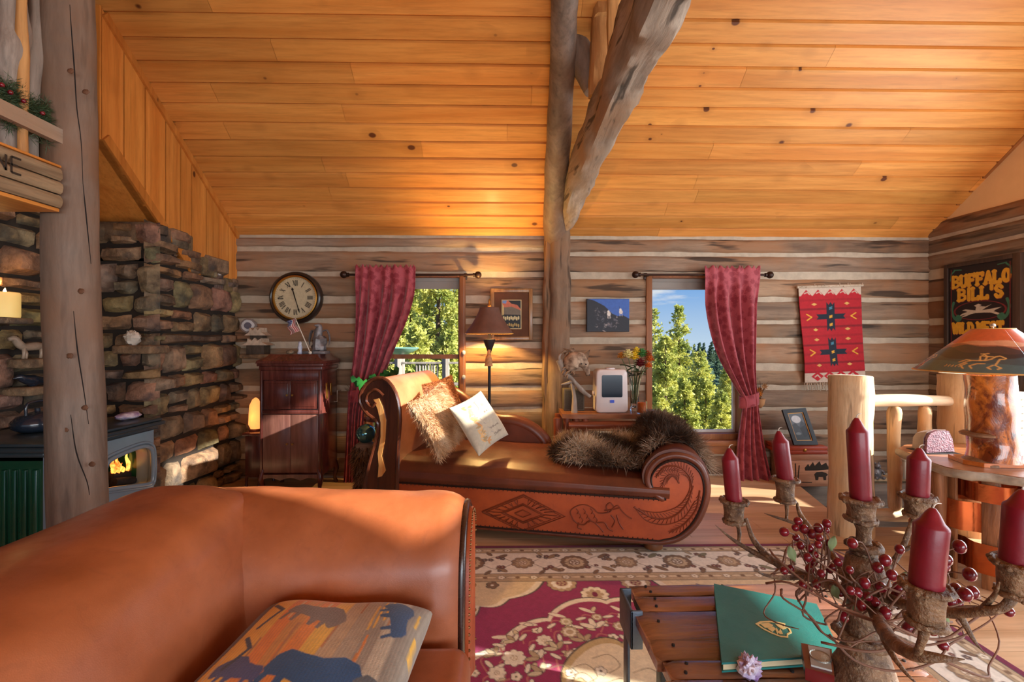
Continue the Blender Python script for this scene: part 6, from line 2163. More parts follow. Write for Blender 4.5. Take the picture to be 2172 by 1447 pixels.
# pale panel with black tree shapes, leaning behind the lamp
c = Canvas(60, 60, S(226, 204, 172), ss=2)
for k in range(7):
    y_ = .1 + k * .13
    c.line([(.02, y_), (.10, y_)], .03, S(24, 22, 22)); c.poly([(.10, y_ - .04), (.30, y_ - .02), (.30, y_ + .05), (.10, y_ + .02)], S(24, 22, 22)); c.line([(.3, y_), (.45, y_ - .02)], .02, S(24, 22, 22))
pp0 = at_y(2152, 992, 2.62)
pn = thing('cutout_lantern', (pp0.x + .11, 2.72, zt_), 'pale square lantern with black tree cutouts behind the burl lamp', 'lantern')
o = painted_sheet('panel', c.out(), lambda u, v: (-.11 + .22 * u, -.06 + 0 * u, .005 + .32 * v), M['cloth_paint'], pn, (0, .012, 0))
mb = MB(); mb.box((-.115, -.048, .002), (-.105, .05, .33)); mb.box((.105, -.048, .002), (.115, .05, .33)); mb.box((-.115, .05, .002), (.115, .06, .33)); mb.box((-.115, -.06, .325), (.115, .06, .335)); mb.build('body', M['white_wax'], pn, 0)
# ------------------------------------------------------------------ roof truss and log posts
M['beam'] = wood('hewn_beam', S(112, 98, 84), S(190, 174, 156), 'y', 5, .8, .6, attr=True, stretch=10, streak=.8, c3=S(160, 132, 106))
M['beam_z'] = wood('hewn_post', S(92, 74, 60), S(158, 134, 110), 'z', 5, .8, .6, attr=True, stretch=10, streak=.8, c3=S(136, 104, 78))
M['pole'] = wood('peeled_pole', S(100, 84, 72), S(146, 126, 110), 'z', 5, .6, .3, stretch=7, c3=S(126, 96, 74), streak=.3)
M['split'] = wood('split_timber', S(176, 120, 66), S(214, 164, 102), 'z', 6, .6, .3, stretch=12, streak=.5)
tr = thing('timber_truss', (XP, DW - .1, 0), 'rough timber post carrying a hewn beam and round rafter between the windows', 'truss')
def hewn(pts, ws, hs, m_, name, seed=0, n=30, t=(1, 1, 1), parent=None, twist=0, amp=.016):
    """squared, adze-hewn timber along pts: widths ws (sideways) and heights hs."""
    P = catmull(pts, max(2, n // max(1, len(pts) - 1)))
    N_ = len(P); W_ = interp(ws, N_); H_ = interp(hs, N_)
    sec = []
    for k in range(16):
        a = 2 * math.pi * (k + .5) / 16
        cx, cy = math.cos(a), math.sin(a); s_ = max(abs(cx), abs(cy)) ** .82
        sec.append((cx / s_, cy / s_))
    vs, fs = [], []
    for i in range(N_):
        tn = (P[min(i + 1, N_ - 1)] - P[max(i - 1, 0)]).normalized()
        sd = tn.cross(Vector((0, 0, 1))) if abs(tn.z) < .9 else tn.cross(Vector((0, 1, 0)))
        sd.normalize(); up = sd.cross(tn)
        for k, (a, b) in enumerate(sec):
            q_ = P[i]; d_ = amp * nz1(q_.x * 5 + seed + a, q_.y * 5 + b, q_.z * 5) + amp * .5 * nz1(q_.x * 16 + a * 2 + seed, q_.y * 16 + b * 2, q_.z * 16)
            vs.append(q_ + sd * (a * (W_[i] / 2 + d_)) + up * (b * (H_[i] / 2 + d_)))
    for i in range(N_ - 1):
        for k in range(16):
            a, b = i * 16 + k, i * 16 + (k + 1) % 16
            fs.append((a, b, b + 16, a + 16))
    fs.append(tuple(range(15, -1, -1))); fs.append(tuple((N_ - 1) * 16 + k for k in range(16)))
    mb = MB(); mb.add(vs, fs, 0, t)
    return mb.build(name, m_, parent, 50, world=True)
yP = DW - .12
c0 = at_y(1183, 600, yP)
zt = at_y(1190, 490, yP).z
hewn([(c0.x - .005, yP, 0), (c0.x, yP, .8), (c0.x + .012, yP, 1.5), (c0.x + .02, yP, zt + .02)], [.19, .20, .185, .17], [.16, .17, .16, .15], M['beam_z'], 'post', 3, 40, parent=tr)
hewn([(c0.x - .085, yP + .03, 0), (c0.x - .09, yP + .03, 1.2), (c0.x - .075, yP + .03, zt + .06)], [.09, .085, .07], [.12, .12, .10], M['beam_z'], 'post_edge_log', 9, 30, (1.12, 1.02, .9), tr)
# round rafter under the boards
ra = at_y(1181, 470, yP); 
P = [(ra.x - .01, yP + .02, zt - .05)]
for px, py, yy in ((1176, 400, 3.86), (1188, 180, 3.2), (1196, 0, 2.78), (1210, -200, 2.3), (1230, -500, 1.5)):
    pxx = at_y(px, 300, yy).x
    P.append((pxx, yy, roofz(yy) - .11))
mb = MB(); mb.tube(P, [.10, .098, .088, .08, .08, .08], 18, rough=.10, rs=5, per=8); mb.build('rafter_pole', M['pole'], tr, 60, world=True)
# hewn beam coming toward the room
B_ = [at_y(1200, 470, 4.02), at_y(1232, 372, 3.45), at_y(1290, 235, 2.78), at_y(1345, 110, 2.30), at_y(1402, -20, 1.90), at_y(1500, -250, 1.45), at_y(1640, -560, 1.1)]
hewn(B_, [.15, .19, .20, .21, .215, .22, .22], [.19, .25, .28, .29, .29, .29, .29], M['beam'], 'hewn_beam', 5, 60, (1, .98, .96), tr, amp=.022)
# king strut and round brace
k0 = at_y(1272, 200, 2.86)
hewn([(k0.x - .02, 2.86, k0.z - .02), (k0.x - .0, 2.80, k0.z + .5), (k0.x, 2.78, roofz(2.78) - .05)], [.10, .11, .11], [.09, .09, .09], M['split'], 'king_strut', 2, 24, parent=tr, amp=.01)
k1 = at_y(1296, 60, 2.66)
hewn([(k1.x + .02, 2.66, k1.z - .2), (k1.x + .0, 2.62, k1.z + .4), (k1.x, 2.6, roofz(2.6) - .05)], [.07, .08, .08], [.07, .07, .07], M['split'], 'king_strut', 6, 24, parent=tr, amp=.01)
b0 = at_y(1192, 72, 2.98); b1 = at_y(1262, 190, 2.95)
mb = MB(); mb.tube([b0, at_y(1228, 112, 2.97), b1], [.10, .10, .075], 16, rough=.15, rs=7, per=6); mb.build('brace', M['pole'], tr, 60, world=True)

p0 = at_y(165, 1060, 2.03)
lp_ = thing('log_post', (at_y(165, 1000, 2.03).x, 2.03, 0), 'stout grey peeled log post standing in front of the stove', 'post')
mb = MB()
P = []
for px, py in ((172, 1320), (165, 1060), (160, 850), (152, 600), (148, 380), (142, 120), (138, -60), (134, -400)):
    p = at_y(px, py, 2.03); P.append((p.x, 2.03 + .01 * nz1(p.z * 2, 1, 1), max(0, p.z)))
P[0] = (P[0][0], 2.03, 0)
mb.tube(P, [.102, .101, .10, .096, .096, .098, .098, .098], 28, rough=.06, rs=4, per=6)
mb.build('log', M['pole'], lp_, 60, world=True)
M['crack'] = mat('dark_crack', S(30, 24, 22), .9)
for P_ in (((148, 10), (152, 70), (158, 150), (163, 230), (172, 300), (176, 390)), ((176, 390), (184, 470), (193, 560)), ((156, 660), (164, 740), (178, 830), (188, 900)), ((150, 880), (162, 960), (184, 1020), (190, 1050))):
    Q_ = []
    for px, py in P_:
        ax = at_y(155, py, 2.03); c0 = at_y(px, py, 2.03); dx = c0.x - ax.x
        Q_.append(at_y(px, py, 2.03 - math.sqrt(max(.0004, .0965 ** 2 - dx * dx))))
    mb = MB(); mb.tube(Q_, [.001, .0024, .0018, .001], 6, per=4); mb.build('crack', M['crack'], lp_, 180, world=True)
M['knot'] = mat('knot', S(120, 82, 58), .7, var=.4, vscale=60)
for px, py in ((172, 618), (148, 755), (138, 912), (180, 865), (133, 985), (195, 985), (150, 150), (182, 195)):
    d = ray(px, py); c0 = at_y(px, py, 2.03)
    ax = at_y(155, py, 2.03); dx = c0.x - ax.x; yy = 2.03 - math.sqrt(max(0.0004, .098 ** 2 - dx * dx))
    c1 = at_y(px, py, yy)
    mb = MB(); mb.ball((0, 0, 0), .014, nu=12, nv=6, rough=.4, sy=.22, sz=.8); o = mb.build('knot', M['knot'], lp_, 180); o.location = (c1.x - lp_.location.x, c1.y - 2.03, c1.z)

# ------------------------------------------------------------------ loft ledge on the left: plank beam, rail, driftwood, greenery
M['crate'] = wood('weathered_crate', S(120, 96, 70), S(176, 148, 112), 'y', 7, .75, .4, stretch=10, streak=.6)
XB = at_x(0, 400, -1.83).x
def bx(px, py, X=-1.83): return at_x(px, py, X)
r1 = bx(128, 443); r2 = bx(128, 357); r3 = bx(-90, 310)
cr = thing('crate_shelf', (XB, r1.y, r1.z), 'weathered plank shelf box with burnt letters fixed to the log post', 'shelf')
zA, zB = r1.z, r2.z
yA, yB_ = 1.2, r1.y
h_ = (zB - zA) / 3
for i in range(3):
    mb = MB()
    z0_, z1_ = zA + i * h_ + .003, zA + (i + 1) * h_ - .003
    def fn(u, v, z0_=z0_, z1_=z1_, i=i):
        y_ = yA + (yB_ - yA) * u
        return (XB + .004 * nz1(y_ * 8, v * 3, i) + .010 * (1 - abs(2 * v - 1) ** 4), y_, z0_ + (z1_ - z0_) * v)
    mb.grid(fn, 30, 6)
    mb.box((XB - .02, yA, z0_), (XB + .001, yB_, z1_))
    mb.build('side_board', M['crate'], cr, 40, world=True)
M['pine_y'] = wood('pine_board_under', S(196, 116, 44), S(226, 152, 72), 'y', 6, .45, .1, stretch=12)
mb = MB(); mb.box((XB - .5, yA, zA - .015), (XB - .001, yB_ - .002, zA), bev=.003); mb.build('bottom_board', M['pine_y'], cr, 40, world=True)
mb = MB(); mb.box((XB - .5, yA, zB), (XB + .006, yB_, zB + .010), bev=.003); mb.build('top_board', M['pine_y'], cr, 40, world=True)
M['burnt'] = mat('burnt_letter', S(52, 40, 28), .8)
mb = MB()
def stroke(p, q, w_=.008):
    a, b = Vector((0, p[0], p[1])), Vector((0, q[0], q[1])); d = (b - a).normalized(); n_ = Vector((0, -d.z, d.y)) * w_ / 2
    mb.add([(XB + .0125, *(v.yz)) for v in (a - n_, b - n_, b + n_, a + n_)], [(0, 1, 2, 3)])
e0 = bx(17, 366); e1 = bx(34, 336)
ye, hh = e0.y, .058
ze = bx(26, 368).z
for L_, off in (('N', -.052), ('E', 0.0)):
    y_ = ye + off; w_ = .034
    S_ = {'E': [((0, 0), (0, 1)), ((0, 0), (1, 0)), ((0, .5), (.7, .5)), ((0, 1), (1, 1))], 'N': [((0, 0), (0, 1)), ((0, 1), (1, 0)), ((1, 0), (1, 1))]}[L_]
    for (a, b), (c_, d_) in S_: stroke((y_ + a * w_, ze + b * hh), (y_ + c_ * w_, ze + d_ * hh))
mb.build('lettering', M['burnt'], cr, 0, world=True)
g0_, g1_ = bx(-120, 196, -1.86), bx(137, 292, -1.86)
lr = thing('loft_rail', (-1.86, g1_.y, g1_.z), 'grey weathered rail board above the crate shelf on the left', 'rail')
mb = MB(); d_ = .035
mb.add([(-1.86 + s, y, z + o_) for (y, z) in ((1.2, g1_.z + (g1_.y - 1.2) * .02), (g1_.y, g1_.z)) for s in (0, -.03) for o_ in (-.03, .03)], [(0, 4, 5, 1), (1, 5, 7, 3), (3, 7, 6, 2), (2, 6, 4, 0), (0, 1, 3, 2), (4, 6, 7, 5)])
mb.build('board', M['beam'], lr, 0, world=True)
M['drift'] = wood('driftwood', S(122, 108, 96), S(176, 162, 148), 'z', 6, .7, .3, stretch=8, streak=.3)
dwt = [([(20, 195, -1.95), (14, 120, -1.95), (30, 40, -1.95), (10, -60, -1.95)], 28, 'thick pale driftwood trunk at the top left corner'), ([(64, 180, -1.96), (74, 100, -1.96), (80, 30, -1.96), (72, -60, -1.96)], 17, 'slim pale driftwood limb beside the log post at top left'),
       ([(48, 205, -1.90), (48, 120, -1.90), (46, 30, -1.90), (50, -60, -1.90)], 10, 'thin reddish barked stick upright among the driftwood')]
for P, w_, lab in dwt:
    pts = [at_x(a, b, X) for a, b, X in P]
    base = pts[0].copy(); base.z = zB + .010
    t = thing('driftwood', base, lab, 'driftwood', 'driftwood above the crate shelf')
    mb = MB(); rr_ = w_ / F * 1.8
    mb.tube([base] + pts, [rr_ * .8, rr_, rr_ * 1.15, rr_ * .9, rr_ * .8], 16, rough=.25, rs=6, per=6); mb.build('limb', M['split'] if w_ == 10 else M['drift'], t, 60, world=True)
# evergreen sprays
rv = np.random.default_rng(12)
M['ever'] = mat('evergreen', S(74, 92, 58), .6, var=.4, vscale=20)
ga = thing('evergreen_garland', bx(60, 215), 'evergreen garland with red berries lying behind the grey loft rail', 'garland')
gp_ = []
for k in range(420):
    t_ = rv.uniform(0, 1)
    px = -40 + 148 * t_; py = 190 + 70 * t_ + rv.normal(0, 22)
    p = bx(px, py, -1.90); gp_.append([p.x, p.y, p.z])
gp_ = np.array(gp_); n_ = len(gp_)
Vs = []
for b in range(14):
    d_ = rv.normal(0, 1, (n_, 3)); d_[:, 2] -= .2; d_ /= np.linalg.norm(d_, axis=1)[:, None]
    s_ = np.cross(d_, rv.normal(0, 1, (n_, 3))); s_ /= np.linalg.norm(s_, axis=1)[:, None]
    L_ = rv.uniform(.02, .05, (n_, 1))
    Vs.append(np.stack([gp_, gp_ + d_ * L_ * .5 + s_ * .0012, gp_ + d_ * L_, gp_ + d_ * L_ * .5 - s_ * .0012], 1).reshape(-1, 3))
Vs = np.concatenate(Vs) - np.array(ga.location)
np_mesh('sprays', Vs, np.arange(len(Vs)).reshape(-1, 4), M['ever'], ga, False)
for px, py in ((6, 226), (4, 180), (22, 196), (50, 214), (90, 240)):
    p = bx(px, py, -1.875) - ga.location
    mb = MB(); mb.ball(p, .009, nu=8, nv=6); mb.build('berry', M['berry'], ga, 180)

# ------------------------------------------------------------------ stove
M['stove_front'] = mat('blue_grey_enamel', S(118, 136, 148), .25, var=.1, coat=.6)  # front colour carries the blue-grey of reflected sky
M['stove_top'] = mat('dark_cast_iron', S(46, 58, 64), .35, var=.2, coat=.2)
M['stove_green'] = mat('green_enamel', S(22, 70, 48), .25, var=.15, coat=.6)
Xs = -2.16
zs_t = .77
yn = 2.20; yf = at_x(338, 900, Xs).y
stv = thing('stove', (Xs - .28, (yn + yf) / 2, 0), 'enamelled wood stove with glass door and burning fire behind the log post', 'stove')
mb = MB(); mb.box((Xs - .50, yn, .10), (Xs - .31, yf - .03, zs_t - .07), bev=.01)
for a_, b_, c_, d_ in ((yn, yn + .02, .1, zs_t - .07), (yf - .05, yf - .03, .1, zs_t - .07), (yn, yf - .03, .10, .12), (yn, yf - .03, zs_t - .09, zs_t - .07)): mb.box((Xs - .33, a_, c_), (Xs - .03, b_, d_))
mb.build('body', M['stove_green'], stv, 40, world=True)
mb = MB()
for k in range(9):
    x_ = Xs - .46 + k * .048; mb.box((x_, yn - .012, .16), (x_ + .026, yn + .002, zs_t - .13), bev=.005)
mb.build('side_ribs', M['stove_green'], stv, 40, world=True)
mb = MB(); mb.box((Xs - .54, yn - .03, zs_t - .07), (Xs + .0, yf, zs_t - .045), bev=.010); mb.box((Xs - .56, yn - .05, zs_t - .045), (Xs + .03, yf + .02, zs_t - .018), bev=.012, seg=3); mb.box((Xs - .55, yn - .04, zs_t - .018), (Xs + .015, yf + .01, zs_t), bev=.008)
mb.build('top_plate', M['stove_top'], stv, 40, world=True)
# front plate with arched opening
def fpx(px, py): p = at_x(px, py, Xs); return (p.y, p.z)
op = [fpx(222, 1040), fpx(222, 1000), fpx(232, 978), fpx(262, 962), fpx(300, 948), fpx(318, 950), fpx(324, 968), fpx(323, 1018), fpx(312, 1028)]
op = [(p.x, p.y) for p in catmull([(a, b, 0) for a, b in op], 4)]
y0_, y1_ = min(a for a, b in op), max(a for a, b in op); z0_, z1_ = min(b for a, b in op), max(b for a, b in op)
cyz = ((y0_ + y1_) / 2, (z0_ + z1_) / 2)
outer = []
for a, b in op:
    d_ = Vector((a - cyz[0], b - cyz[1])); sx = (yf - .03 - cyz[0]) / max(1e-6, abs(d_.x)); 
    bz0, bz1 = .10, zs_t - .07
    ys_, ye_ = yn, yf - .03
    tmax = min(((ye_ if d_.x > 0 else ys_) - cyz[0]) / d_.x if abs(d_.x) > 1e-6 else 9e9, ((bz1 if d_.y > 0 else bz0) - cyz[1]) / d_.y if abs(d_.y) > 1e-6 else 9e9)
    outer.append((cyz[0] + d_.x * tmax, cyz[1] + d_.y * tmax))
mb = MB()
N_ = len(op)
vs = [(Xs - .012, a, b) for a, b in outer] + [(Xs - .006, a, b) for a, b in op] + [(Xs - .10, a, b) for a, b in op]
mb.add(vs, [(i, (i + 1) % N_, N_ + (i + 1) % N_, N_ + i) for i in range(N_)] + [(N_ + i, N_ + (i + 1) % N_, 2 * N_ + (i + 1) % N_, 2 * N_ + i) for i in range(N_)])
mb.box((Xs - .03, yn, .10), (Xs - .012, y0_, zs_t - .07)); mb.box((Xs - .03, y1_, .10), (Xs - .012, yf - .03, zs_t - .07)); mb.box((Xs - .03, y0_, z1_ - .0), (Xs - .013, y1_, zs_t - .07)); mb.box((Xs - .03, y0_, .10), (Xs - .013, y1_, z0_))
o_f = mb.build('front_plate', M['stove_front'], stv, 40, world=True)
mb = MB(); mb.tube([(Xs + .0, a, b) for a, b in op] + [(Xs, *op[0])], .013, 8, cap=False)
big = [(cyz[0] + (a - cyz[0]) * 1.16, cyz[1] + (b - cyz[1]) * 1.16) for a, b in op]
mb.tube([(Xs - .008, a, b) for a, b in big] + [(Xs - .008, *big[0])], .010, 8, cap=False)
mb.build('door_rim', M['stove_front'], stv, 60, world=True)
M['firebox'] = mat('sooty_firebox', S(30, 24, 22), .9, var=.4)
mb = MB(); mb.box((Xs - .30, y0_ - .02, z0_ - .02), (Xs - .295, y1_ + .02, z1_ + .02)); mb.box((Xs - .3, y0_ - .02, z0_ - .02), (Xs - .04, y1_ + .02, z0_ - .015)); mb.box((Xs - .3, y0_ - .03, z0_ - .02), (Xs - .04, y0_ - .02, z1_ + .03)); mb.box((Xs - .3, y1_ + .02, z0_ - .02), (Xs - .04, y1_ + .03, z1_ + .03)); mb.box((Xs - .3, y0_ - .02, z1_ + .02), (Xs - .04, y1_ + .02, z1_ + .03)); mb.build('firebox', M['firebox'], stv, 0, world=True)
M['stove_glass'] = pane_glass('stove_glass')
mb = MB(); mb.prism(op, lambda a, b, d: (d, a, b), Xs - .03, Xs - .026); mb.build('door_glass', M['stove_glass'], stv, 30, world=True)
def flame_mat():
    m, n, l, b = new_mat('flame')
    vec = coords(n, l); nzz = noise_tex(n, l, vec, 16, 4, .6, 1.0)
    out = mixc(n, l, maprange(n, l, nzz, .4, .62), (1.0, .10, .01, 1), (1.0, .50, .08, 1))
    l.new(out, b.inputs['Emission Color']); b.inputs['Emission Strength'].default_value = 2.6
    b.inputs['Base Color'].default_value = (0, 0, 0, 1)
    return m
M['flame'] = flame_mat()
M['log_charred'] = mat('charred_log', S(44, 32, 26), .9, var=.5, vscale=14, bump=.6, bscale=40)
for i, (px0, px1, py, yy) in enumerate(((232, 312, 1010, .16), (240, 316, 1024, .12))):
    a = at_x(px0, py, Xs - yy); b = at_x(px1, py - 6, Xs - yy)
    mb = MB(); mb.tube([a, (a + b) / 2, b], [.026, .03, .026], 10, rough=.2, rs=12, per=4); mb.build('firewood', M['log_charred'], stv, 60, world=True)
for px, py, h_, w_ in ((240, 1004, 20, 8), (249, 1004, 26, 7), (258, 1003, 14, 6), (270, 1000, 30, 5), (281, 1002, 20, 5), (290, 1003, 26, 6), (255, 1024, 9, 9), (268, 1022, 8, 9)):
    a = at_x(px, py, Xs - .15); k_ = a.y / F
    mb = MB(); H_ = h_ * k_ * 1.45; W_ = w_ * k_ * .8
    mb.tube([a, a + Vector((.004, .004, H_ * .35)), a + Vector((0, -.008, H_ * .7)), a + Vector((0, .004, H_))], [W_ * .7, W_, W_ * .5, .001], 8, per=4, rough=.25, rs=30); mb.build('flame', M['flame'], stv, 180, world=True)
for fx in (Xs - .46, Xs - .08):
    for fy in (yn + .04, yf - .08):
        mb = MB(); mb.lathe([(.03, 0), (.022, .03), (.03, .11)], 12, (fx, fy, 0)); mb.build('leg', M['stove_top'], stv, 40, world=True)
point('fire_glow', (Xs - .12, cyz[0], cyz[1] + .04), .35, (1, .35, .08), .05)
# amethyst slice on the stove, dark kettle-like bird
a = at_x(278, 893, Xs - .10)
mb = MB(); mb.ball((0, 0, .02), .085, nu=18, nv=8, sx=.55, sz=.26, rough=.35, rs=3)
o = mb.build('amethyst_slice', mat('amethyst_slice', S(214, 206, 214), .3, c2=S(120, 84, 150), vscale=26, coat=.3), None, 60); o.location = (Xs - .13, a.y + .02, zs_t + .004)
tag(o, 'flat white and violet amethyst slab lying on top of the stove', 'crystal')
M['blackglass'] = mat('dark_glaze', S(34, 42, 54), .2, coat=.6)
a = at_x(85, 880, Xs - .3)
ket = thing('kettle', (Xs - .32, at_x(80, 880, Xs - .32).y, zs_t + .003), 'dark glazed kettle on the stove top left of the log post', 'kettle')
ket.location.y = max(ket.location.y, yn + .08)
mb = MB(); mb.lathe([(.07, 0), (.10, .02), (.105, .05), (.08, .085), (.03, .10), (.012, .105), (.014, .12), (.003, .125)], 22); mb.build('body', M['blackglass'], ket, 60)
mb = MB(); mb.tube([(0, .06, .08), (0, .05, .15), (0, -.05, .15), (0, -.06, .08)], .007, 8, per=5); mb.build('handle', M['blackglass'], ket, 60)
mb = MB(); mb.tube([(.08, 0, .04), (.13, 0, .07), (.15, 0, .10)], [.018, .012, .009], 8, per=4); mb.build('spout', M['blackglass'], ket, 60)

# ------------------------------------------------------------------ things on the stone ledges
x, y, z = LEDGES['candle']
cd = thing('pillar_candle', (x, y, z + .001), 'lit cream pillar candle on a stone ledge left of the log post', 'candle')
k_ = y / F
M['lit_wax'] = mat('glowing_wax', S(240, 214, 140), .5, var=.1, emit=(1, .62, .16, 1), estr=.35, sss=.2)
mb = MB(); mb.lathe([(.062, 0), (.064, .01), (.064, .135), (.060, .142), (.05, .138), (.01, .132)], 26); mb.build('wax', M['lit_wax'], cd, 50)
mb = MB(); mb.tube([(0, 0, .13), (0, 0, .15), (.002, 0, .168)], [.006, .007, .001], 8, per=4); mb.build('flame', M['bulb'], cd, 180)
point('pillar_candle_light', (x, y, z + .19), .6, (1, .6, .22), .015)
M['clay'] = mat('glazed_clay', S(168, 146, 124), .4, var=.3, vscale=20, coat=.2)
x, y, z = LEDGES['figurine']
fg = thing('horse_figurine', (x, y, z), 'small pale horse figurine on a stone ledge beside the log post', 'figurine')
mb = MB()
mb.tube([(0, .08, .07), (0, .03, .075), (0, -.03, .07), (0, -.06, .085), (0, -.09, .12), (0, -.12, .115)], [.018, .026, .022, .022, .018, .010], 10, per=4)
for yy in (-.045, -.03, .055, .07): mb.tube([(.01 if yy in (-.045, .055) else -.01, yy, .065), (.008, yy, .03), (.008, yy - .004, 0.001)], [.012, .008, .008], 8)
mb.tube([(0, .08, .085), (0, .10, .07), (0, .105, .03)], [.008, .008, .003], 6, per=3)
mb.build('body', M['clay'], fg, 180)
mb = MB(); mb.tube([(0, -.058, .10), (0, -.08, .13), (0, -.095, .135)], [.004, .010, .004], 6); mb.build('mane', M['gloss_wood'], fg, 180)
x, y, z = LEDGES['bird']
bd = thing('bird_figurine', (x, y, z), 'dark glass bird figurine on the lower stone ledge beside the post', 'figurine')
mb = MB(); mb.tube([(0, .11, .035), (0, .06, .032), (0, 0, .036), (0, -.05, .05), (0, -.075, .062), (0, -.11, .055)], [.004, .022, .035, .024, .018, .002], 12, per=4); mb.ball((0, 0, .02), .028, sz=.8); mb.build('body', M['blackglass'], bd, 180)
x, y, z = LEDGES['white_rock']
crystal('quartz_rock', (at_y(281, 730, y).x, y, z + .002), .055, 16, 'chunky white quartz rock on the stone ledge above the stove', 'rock', 5, mat('white_quartz', S(214, 204, 188), .45, var=.3, vscale=14), 1.35)
x, y, z = LEDGES['house']
hs = thing('pagoda_ornament', (x, y, z), 'little wooden birdhouse ornament with snowy tiered roofs on stone ledge', 'ornament')
M['ornament'] = mat('dark_ornament', S(84, 70, 58), .7, var=.4, vscale=30)
M['snowy'] = mat('snowy_roof', S(206, 184, 160), .7, var=.3, vscale=40)
for w_, z0_, z1_, nm in ((.07, .0, .055, 'house'), (.05, .085, .12, 'upper_house')):
    mb = MB(); mb.box((-w_, -w_, z0_), (w_, w_, z1_), bev=.004)
    for q_ in (-.035, .0, .035):
        mb.box((q_ - .009, -w_ - .004, z0_ + .01), (q_ + .009, -w_ + .001, z1_ - .012))
    mb.build(nm, M['ornament'], hs, 40)
for w_, z0_, h_ in ((.105, .055, .045), (.085, .115, .05)):
    mb = MB(); mb.prism([(-w_, 0), (-w_ * .55, h_ * .4), (-w_ * .5, h_ * .95), (-w_ * .2, h_ * .6), (0, h_), (w_ * .2, h_ * .6), (w_ * .5, h_ * .95), (w_ * .55, h_ * .4), (w_, 0)], lambda a, b, d: (a, d, z0_ + b), -w_ * .8, w_ * .8); mb.build('roof', M['snowy'], hs, 30)
hs.scale = (1.12, .8, 1.45)
def geode_slice(px, py, pos, r_, label, nrm='x'):
    mb = MB()
    fnx = (lambda a, b, d: (d, a, b)) if nrm == 'x' else (lambda a, b, d: (a, -d, b))
    N_ = 18
    for k_, m_i, d1 in ((1, 0, .012), (.78, 1, .0145), (.45, 2, .017)):
        mb.prism([(r_ * k_ * 1.15 * math.cos(2 * math.pi * i / N_) * (1 + .1 * nz1(i, r_ * 99, 1)), r_ * k_ * math.sin(2 * math.pi * i / N_) * (1 + .1 * nz1(i, 2, r_ * 99))) for i in range(N_)], fnx, 0, d1, m_i)
    o = mb.build('agate_slice', [M['rind'], mat('agate_pale', S(226, 222, 220), .3), mat('agate_core', S(116, 110, 120), .2)], None, 30)
    o.location = pos
    return tag(o, label, 'crystal')
p = at_x(463, 575, XL + .008); geode_slice(463, 575, (XL + .006, p.y, p.z), .042, 'pale agate slice fixed to the boarded chase above the stone wall')
p = at_y(530, 691, DW - .03); 
o = geode_slice(530, 691, (p.x, DW - .05, p.z), .065, 'grey agate slice on the log wall above the birdhouse ornament', 'y')

# ------------------------------------------------------------------ wall clock
ck = at_y(629, 632, DW - .05)
M['clock_wood'] = mat('dark_clock_case', S(44, 32, 26), .35, var=.3, coat=.4)
M['brass'] = mat('brass', S(196, 142, 64), .3, metal=.85, var=.2)
cl = thing('wall_clock', (ck.x, DW - .035, ck.z), 'round dark wall clock with cream Roman numeral face above the record cabinet', 'clock')
k_ = DW / F
ro, ri = 54 * k_, 43 * k_
mb = MB()
def ring(mb, prof, n=48):
    vs, fs = [], []
    for r_, d_ in prof:
        for i in range(n):
            a = 2 * math.pi * i / n; vs.append((r_ * math.cos(a), -d_, r_ * math.sin(a)))
    for j in range(len(prof) - 1):
        for i in range(n):
            a, b = j * n + i, j * n + (i + 1) % n; fs.append((a, b, b + n, a + n))
    mb.add(vs, fs)
ring(mb, [(ro, 0), (ro, .03), (ro * .97, .05), (ro * .9, .06), (ri + .012, .045)]); mb.build('case', M['clock_wood'], cl, 50)
mb = MB(); ring(mb, [(ri + .014, .042), (ri + .012, .056), (ri + .002, .058), (ri - .004, .042)]); mb.build('bezel', M['brass'], cl, 60)
c = Canvas(120, 120, S(206, 188, 152), ss=3)
ik = S(40, 32, 28)
ROM = ['XII', 'I', 'II', 'III', 'IIII', 'V', 'VI', 'VII', 'VIII', 'IX', 'X', 'XI']
for h_ in range(12):
    a = R(h_ * 30); sx, cx = math.sin(a), math.cos(a)
    txt = ROM[h_]; w_ = {'I': .030, 'V': .055, 'X': .055}
    tot = sum(w_[ch] for ch in txt); off = -tot / 2
    for ch in txt:
        def P(u, v): rad = .40 - v * .115; tt = off + u * w_[ch]; return (.5 + sx * rad + cx * tt, .5 - cx * rad + sx * tt)
        if ch == 'I': c.line([P(.5, 0), P(.5, 1)], .020, ik)
        elif ch == 'V': c.line([P(.05, 0), P(.5, 1)], .020, ik); c.line([P(.5, 1), P(.95, 0)], .010, ik)
        else: c.line([P(.05, 0), P(.95, 1)], .020, ik); c.line([P(.05, 1), P(.95, 0)], .010, ik)
        off += w_[ch]
    for q_ in range(5):
        a2 = R(h_ * 30 + q_ * 6); c.ell(.5 + .455 * math.sin(a2), .5 - .455 * math.cos(a2), .006, .006, ik)
img = c.out()
N_ = img.shape[0]
o = painted_sheet('dial', img, lambda u, v: ((u - .5) * 2 * (ri + .004) * np.minimum(1, .5 / np.maximum(np.hypot(u - .5, v - .5), 1e-6)), -.040 + 0 * u, (v - .5) * 2 * (ri + .004) * np.minimum(1, .5 / np.maximum(np.hypot(u - .5, v - .5), 1e-6))), M['sign_paint'], cl)
